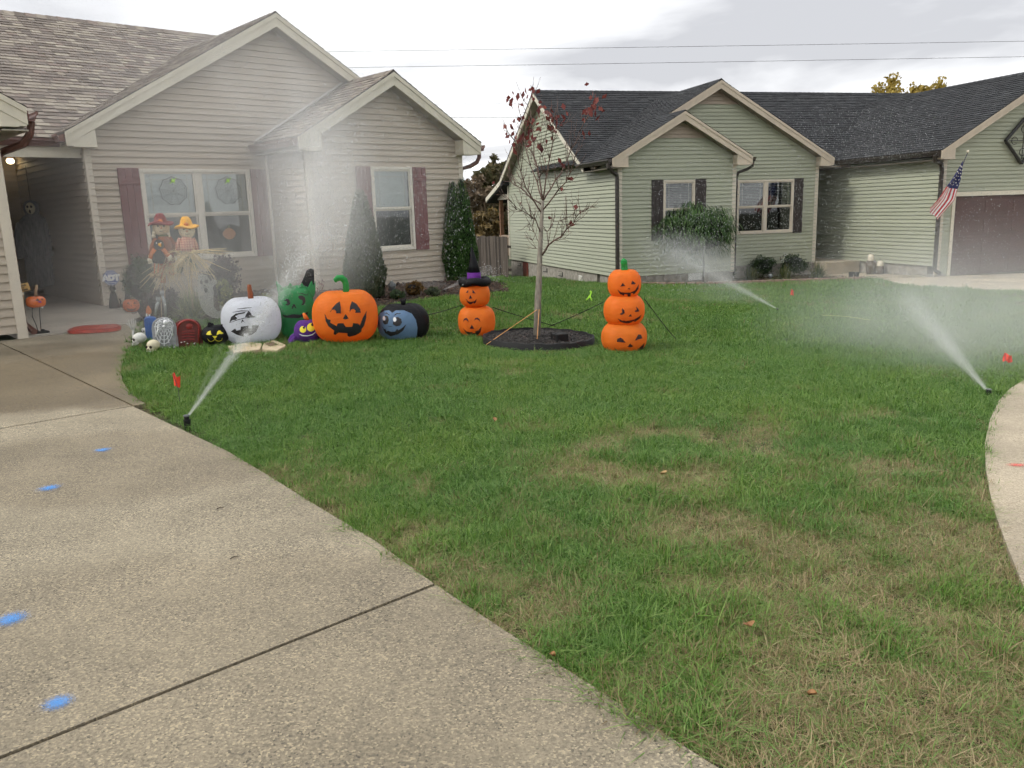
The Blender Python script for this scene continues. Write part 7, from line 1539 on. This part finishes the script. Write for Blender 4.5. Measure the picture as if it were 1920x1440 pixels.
# planter with two pillar candles
S = Stand('candle_planter', 'dark planter holding two cream pillar candles by the walk', (1640, 516), ID, 'planter')
for (x, y0, y1, w, nm) in ((1633, 517, 482, 9.5, 'planter_pot'), (1649, 517, 492, 8.5, 'planter_pot')): MB().lathe([(S.m(w*.72), S.loc(x,y0)[1]), (S.m(w), S.loc(x,(y0+y1)/2)[1]), (S.m(w*.86), S.loc(x,y1+6)[1]), (S.m(w*.7), S.loc(x,y1+8)[1])], 16, c=(S.loc(x,505)[0],0,0)).build(nm, 'planter_brown', S.t, smooth=True)
for (x, y0, y1, w) in ((1632, 506, 477, 5.6), (1650, 512, 489, 6.0)):
    MB().lathe([(S.m(w), S.loc(x,y0)[1]), (S.m(w), S.loc(x,y1+3)[1]), (S.m(w*.75), S.loc(x,y1)[1]), (S.m(w*.2), S.loc(x,y1-1)[1])], 16, c=(S.loc(x,500)[0],0,0)).build('candle', 'wax_cream', S.t, smooth=True); MB().tube([S.p3(x,y1), S.p3(x,y1-4)], .008, 5).build('wick', 'ink_black', S.t)
# little blue sign, pipe, path lights, dark pots
S = Stand('security_sign', 'small blue security sign beside the clipped boxwood', (1518, 514), ID, 'sign'); c = S.p3(1517,487); R_ = S.m(6.5); oc = [(R_*cos(pi/8+k*pi/4), 1.15*R_*sin(pi/8+k*pi/4)) for k in range(8)]; MB().prism(oc, c, (1,0,0), (0,0,1), (0,.015,0)).build('plate', 'sign_blue', S.t); MB().bb(c+Vector((-R_*.5,-.006,-R_*.35)), c+Vector((R_*.5,-.001,R_*.35))).build('emblem', 'white_paint', S.t); MB().tube([c+Vector((0,.02,0)), (c.x,.02,-.05)], .012, 5).build('stake', 'silver_paint', S.t)
S = Stand('drain_pipe', 'short white upright drain pipe in the mulch bed', (1319, 530), ID, 'pipe'); MB().tube([S.p3(1319,531), S.p3(1319,513), S.p3(1317,509), S.p3(1312,508)], S.m(4), 10).build('pipe', 'vent_white', S.t, smooth=True)
for (px, py, lab) in ((1208, 531, 'path light right of the three pumpkin tower'), (1556, 513, 'path light nearest the porch walk'), (1536, 521, 'path light among the right daylilies'), (1293, 531, 'small white path light by the weeping tree'), (1444, 527, 'path light before the left boxwood'), (1940, 999, '')):
    if not lab: continue
    p = gp(px, py); t = thing('path_light', lab, 'garden light', p, 0, 'solar path lights'); MB().tube([(0,0,-.05),(0,0,.10)], .012, 6).build('stake', 'lamp_grey', t); MB().lathe([(.03,.10),(.06,.12),(.065,.17),(.05,.19),(.01,.20)], 12).build('lamp_head', 'silver_paint', t, smooth='auto')
S = Stand('flower_pots', 'pair of small black pots at the bed end by the candles', (1601, 521), ID, 'pot')
for x in (1596, 1606): MB().lathe([(S.m(3.6), S.loc(x,521)[1]), (S.m(4.8), S.loc(x,512)[1]), (S.m(5.2), S.loc(x,510)[1]), (S.m(4.4), S.loc(x,510)[1])], 14, c=(S.loc(x,515)[0],0,0)).build('pot', 'rubber_black', S.t, smooth='auto')
# edging stones of that bed: small blocks in a row
eb = [gp(x, y) for x, y in [(1160,534),(1250,536),(1340,535),(1450,531),(1540,528),(1615,525)]]; k_ = 0
simple('edging_stone', (.26,.17,.13), .9, .25, 20, .4, 40)
ed_ = thing('bed_edging', 'row of small reddish edging blocks along the green house bed', 'edging', eb[0], 0)
for i in range(len(eb)-1):
    L = (eb[i+1]-eb[i]).length; n_ = int(L/.22)
    for q in range(n_):
        p = eb[i].lerp(eb[i+1], (q+.5)/n_); MB().box(p-eb[0]+Vector((0,0,.03)), (.2,.1,.13), Matrix.Rotation(atan2((eb[i+1]-eb[i]).y, (eb[i+1]-eb[i]).x)+random.uniform(-.06,.06), 3, 'Z')).build('edging_block', 'edging_stone', ed_, bevel=.012)
# fallen leaves and twigs
LV = [(1407,1200,22,'curled brown dead leaf low in the dry grass'),(1246,905,14,'tan dead leaf in the middle of the lawn'),(927,800,9,'dark upright dead leaf in the green grass'),(1040,1240,9,'orange dead leaf at the driveway edge'),(1525,1330,10,'brown dead leaf near the bottom of the lawn')]
for (px, py, w, lab) in LV:
    p = gp(px, py); k = mpp(p); L = max(.03, w*k*1.5); mb = MB(); n_ = 7; V = []; a = px*.7
    for i in range(n_):
        f = i/(n_-1); ww = L*.34*sin(pi*min(1, f*1.02))**.8; x = L*(f-.5); V += [(x, -ww, .020+.3*ww), (x, 0, .008+.15*L*f*f), (x, ww, .020+.34*ww)]
    for i in range(n_-1): mb.f += [(i*3, i*3+1, i*3+4, i*3+3), (i*3+1, i*3+2, i*3+5, i*3+4)]
    mb.v = [tuple(v) for v in V]; mb.mi = [0]*len(mb.f); o = mb.build('dead_leaf', 'leaf_dead' if w != 14 else 'leaf_tan', None, smooth=True); o.location = p+Vector((0,0,.04 if px != 1040 else .01)); o.rotation_euler = (.2, -.3, a); tag(o, lab, 'leaf', 'dead leaves on the lawn')
for (px, py, lab) in ((440,1052,'small dark twig on the driveway below the lawn edge'),(414,958,'tiny dark twig farther up the driveway')):
    p = gp(px, py); o = MB().tube([(-.018,0,.016),(0,.004,.02),(.018,-.002,.017)], [.002,.003,.0015], 5).build('twig', 'bark_dark', None, smooth=True); o.location = p; o.rotation_euler[2] = .5; tag(o, lab, 'twig', 'twigs on the driveway')
# ------------------------------------------------------------------ sprinkler spray: fine mist (volumes) and falling drops
def mist_mat(name, dens, axis_fade=False, nscale=2.2, lo=.30, hi=.75, power=2.0, streak=(2.2,2.2,.8)):
    m = bpy.data.materials.new(name); m.use_nodes = True; MATS[name] = m; nt = m.node_tree; N, Lk = nt.nodes, nt.links; N.remove(N['Principled BSDF'])
    pv = N.new('ShaderNodeVolumePrincipled'); pv.inputs['Color'].default_value = (.985,.985,.985,1); pv.inputs['Anisotropy'].default_value = .25; Lk.new(pv.outputs[0], N['Material Output'].inputs['Volume'])
    tcn = N.new('ShaderNodeTexCoord'); v = tcn.outputs['Object']
    if axis_fade:
        # jet: unit cone along +x, radius grows with x; thins out as it spreads
        sp = N.new('ShaderNodeSeparateXYZ'); Lk.new(v, sp.inputs[0]); x = sp.outputs[0]
        rr = math_(nt, 'SQRT', math_(nt, 'ADD', math_(nt, 'MULTIPLY', sp.outputs[1], sp.outputs[1]), math_(nt, 'MULTIPLY', sp.outputs[2], sp.outputs[2])))
        cone = math_(nt, 'ADD', math_(nt, 'MULTIPLY', x, .92), .06); q = math_(nt, 'MAXIMUM', math_(nt, 'SUBTRACT', 1.0, math_(nt, 'DIVIDE', rr, cone)), 0.0); q = math_(nt, 'POWER', q, 1.3)
        th = math_(nt, 'DIVIDE', 1.0, math_(nt, 'ADD', math_(nt, 'MULTIPLY', x, 5.0), .12)); end = math_(nt, 'MAXIMUM', math_(nt, 'SUBTRACT', 1.0, x), 0.0)
        d = math_(nt, 'MULTIPLY', math_(nt, 'MULTIPLY', q, th), math_(nt, 'POWER', end, .45)); n = ramp(nt, noise(nt, coord(nt, 'Object', (1.2,15,15)), 2.0, 4, .6), [(.32,(.12,)*3),(.66,(1.2,)*3)])
    else:
        g_ = N.new('ShaderNodeTexGradient'); g_.gradient_type = 'SPHERICAL'; Lk.new(v, g_.inputs[0]); d = math_(nt, 'POWER', g_.outputs['Fac'], power)
        n = ramp(nt, noise(nt, coord(nt, 'Object', streak), nscale, 4, .62), [(lo,(.0,)*3),(hi,(1,)*3)])
    Lk.new(math_(nt, 'MULTIPLY', math_(nt, 'MULTIPLY', d, n), dens), pv.inputs['Density']); return m
def mist(label, c, rad, dens, rot=(0,0,0), **k):
    mm = mist_mat('mist_%d' % len(MATS), dens, **k); o = MB().ball((0,0,0), 1.0, 20, 12).build('spray_mist', mm, None, smooth=True); o.location = c; o.scale = rad; o.rotation_euler = rot; tag(o, label, 'spray', kind='stuff'); return o
def jet(label, a, b, r1, dens):
    mm = mist_mat('jet_%d' % len(MATS), dens, True); d = b-a; L = d.length; mb = MB(); seg = 18
    mb.add([(0, .06*cos(2*pi*i/seg), .06*sin(2*pi*i/seg)) for i in range(seg)]+[(1, .98*cos(2*pi*i/seg), .98*sin(2*pi*i/seg)) for i in range(seg)], [(i,(i+1)%seg,(i+1)%seg+seg,i+seg) for i in range(seg)]+[tuple(range(seg-1,-1,-1)), tuple(range(seg,2*seg))])
    o = mb.build('spray_jet', mm, None); o.location = a; o.rotation_euler = d.to_track_quat('X', 'Z').to_euler(); o.scale = (L, r1, r1); tag(o, label, 'spray', kind='stuff'); return o
# sprinkler at the drive, throwing at the tan house
J1 = (SPR[0]+Vector((.01,.02,-.005)), pz(612, 425, 9.3)); J2 = (SPR[2]+Vector((-.02,.02,.0)), pz(1250, 466, 16.6)); J3 = (SPR[1]+Vector((-.02,.01,.0)), pz(1690, 545, 10.4)); J4 = (SPR[3], pz(925, 505, 16.6)); J5 = (J1[0], pz(420, 640, 7.6))
jet('white water jet from the driveway sprinkler', *J1, .20, 13)
jet('thin second jet from the driveway sprinkler', *J5, .06, 6)
mist('bright plume of spray before the wing corner', pz(592, 400, 10.4), (1.05,1.0,1.55), 2.3, rot=(0,.12,0), nscale=1.5, lo=.25, hi=.70, power=1.5)
mist('upper fan of spray drifting before the gable and wing roof', pz(575, 250, 11.0), (1.5,1.2,1.7), 1.0, rot=(0,-.2,0), nscale=1.6, lo=.30, hi=.72)
mist('rising veil of spray across the big gable', pz(440, 200, 11.8), (2.9,1.5,2.4), .44, rot=(0,-.35,0), nscale=1.6, lo=.30, hi=.75, power=1.6)
mist('thin mist drifting over the scarecrows and yard decorations', pz(340, 540, 10.4), (2.5,1.6,1.5), .60, nscale=1.3, lo=.2, hi=.8, power=1.6)
mist('wide thin veil of mist across the tan house front and roof', pz(300, 270, 11.0), (4.2,1.5,3.0), .17, nscale=1.3, lo=.15, hi=.8, power=1.4)
mist('falling spray before the wing window', pz(740, 330, 11.6), (1.4,1.2,2.0), .30, nscale=1.8, lo=.25, hi=.75)
# sprinkler spraying toward the green house
jet('white water jet in front of the green house', *J2, .24, 8)
mist('plume of spray under the weeping tree', pz(1305, 488, 17.0), (1.5,.8,.62), 1.5, rot=(0,.35,0), nscale=1.6, lo=.25, hi=.75, power=1.5)
mist('low mist over the grass left of the far sprinkler', pz(1370, 555, 14.6), (1.5,.9,.5), .5, nscale=1.6, lo=.25, hi=.75)
# sprinkler by the right-hand walk
jet('white water jet from the right hand sprinkler', *J3, .26, 8)
mist('pale mist hanging over the right side of the lawn', pz(1790, 610, 9.0), (2.4,3.0,1.3), .85, rot=(0,-.1,0), nscale=1.3, lo=.22, hi=.80, power=1.6)
mist('low drift of mist beside the right hand sprinkler', pz(1780, 700, 8.0), (1.3,.9,.45), .55, nscale=1.5, lo=.25, hi=.75)
mist('mist drifting before the brown garage door', pz(1850, 440, 13.0), (2.2,1.6,1.4), .12, nscale=1.5, lo=.25, hi=.8)
mist('falling spray in front of the garage side wall', pz(1640, 400, 16.5), (1.9,1.2,2.0), .12, nscale=1.8, lo=.25, hi=.75)
# small sprinkler by the twin evergreen
jet('short jet of spray beside the witch hat stack', *J4, .18, 5)
mist('fan shaped haze of spray beside the wing wall', pz(800, 538, 15.6), (.75,.6,.45), .95, nscale=1.6, lo=.2, hi=.75)
# drops
m, nt, N, Lk, b = newmat('water_drop'); b.inputs['Base Color'].default_value = (.86,.87,.88,1); b.inputs['Roughness'].default_value = .15; tr = N.new('ShaderNodeBsdfTransparent'); ms = N.new('ShaderNodeMixShader'); ms.inputs[0].default_value = .5; Lk.new(tr.outputs[0], ms.inputs[1]); Lk.new(b.outputs[0], ms.inputs[2]); Lk.new(ms.outputs[0], N['Material Output'].inputs[0])
def drop_mesh(C, d, w, L, label):
    r = np.random.default_rng(len(C)); k0 = C[:,2] > ground_arr(C[:,0], C[:,1])+.03; C, d, w, L = C[k0], d[k0], w[k0][:,None], L[k0][:,None]; n = len(C); s = unit(np.cross(d, r.normal(size=(n,3)))); t_ = np.cross(d, s)
    V = np.stack([C+d*L, C+s*w, C+t_*w, C-s*w, C-t_*w, C-d*L], 1).reshape(-1,3); k = (np.arange(n)*6)[:,None,None]; Fc = (k+np.array([(0,1,2),(0,2,3),(0,3,4),(0,4,1),(5,2,1),(5,3,2),(5,4,3),(5,1,4)])[None]).reshape(-1,3); o = numpy_obj('water_drops', V, Fc, 'water_drop'); tag(o, label, 'water drops', kind='stuff')
def drops(label, boxes, size, fall, seed):
    r = np.random.default_rng(seed); C = []
    for (x0, y0, x1, y1, d0, d1, n) in boxes:
        for q in range(n):
            f = r.beta(1.6,1.6), r.beta(1.4,1.4); C.append(tuple(pz(x0+(x1-x0)*f[0], y0+(y1-y0)*f[1], r.uniform(d0, d1))))
    C = np.array(C); n = len(C); w = size*r.uniform(.45,1.25,n); drop_mesh(C, unit(np.array(fall)[None]+r.normal(0,.16,(n,3))), w, w*r.uniform(2.6,4.6,n), label)
def jet_drops(label, J, r1, n, size, seed, over=1.15):
    r = np.random.default_rng(seed); a, b_ = np.array(J[0]), np.array(J[1]); f = r.random(n)**.8*over; ax = (b_-a)/np.linalg.norm(b_-a); off = r.normal(size=(n,3))*.42; off -= (off@ax)[:,None]*ax; C = a+(b_-a)*f[:,None]+off*(r1*(f*.94+.04))[:,None]; C[:,2] -= .22*np.clip(f-.75,0,1)**2*8
    w = size*r.uniform(.4,1.2,n)*(.5+.6*f); drop_mesh(C, unit(ax[None]+off*.25), w, w*r.uniform(2.6,4.6,n), label)
jet_drops('water drops along the driveway sprinkler jet', J1, .30, 3200, .0034, 11); jet_drops('water drops along the jet before the green house', J2, .55, 2200, .0046, 12); jet_drops('water drops along the right hand sprinkler jet', J3, .62, 2600, .0036, 13); jet_drops('water drops along the short jet by the witch hat stack', J4, .30, 700, .0046, 14)
drops('water drops falling in front of the tan wing', [(600,150,900,540,9.5,12.5,3600),(480,200,700,500,9.5,11.5,3800),(380,20,660,280,10.5,12.5,1600)], .0030, (-.25,.1,-1), 1)
drops('water drops falling before the weeping tree and windows', [(1160,260,1540,520,15.5,19,4200),(1190,440,1400,560,15.5,17,1500)], .0034, (-.45,.1,-1), 2)
drops('water drops falling in front of the garage side wall', [(1460,200,1790,520,14.5,18,6500),(1680,330,1918,600,11,14,1000)], .0030, (.3,.1,-1), 3)
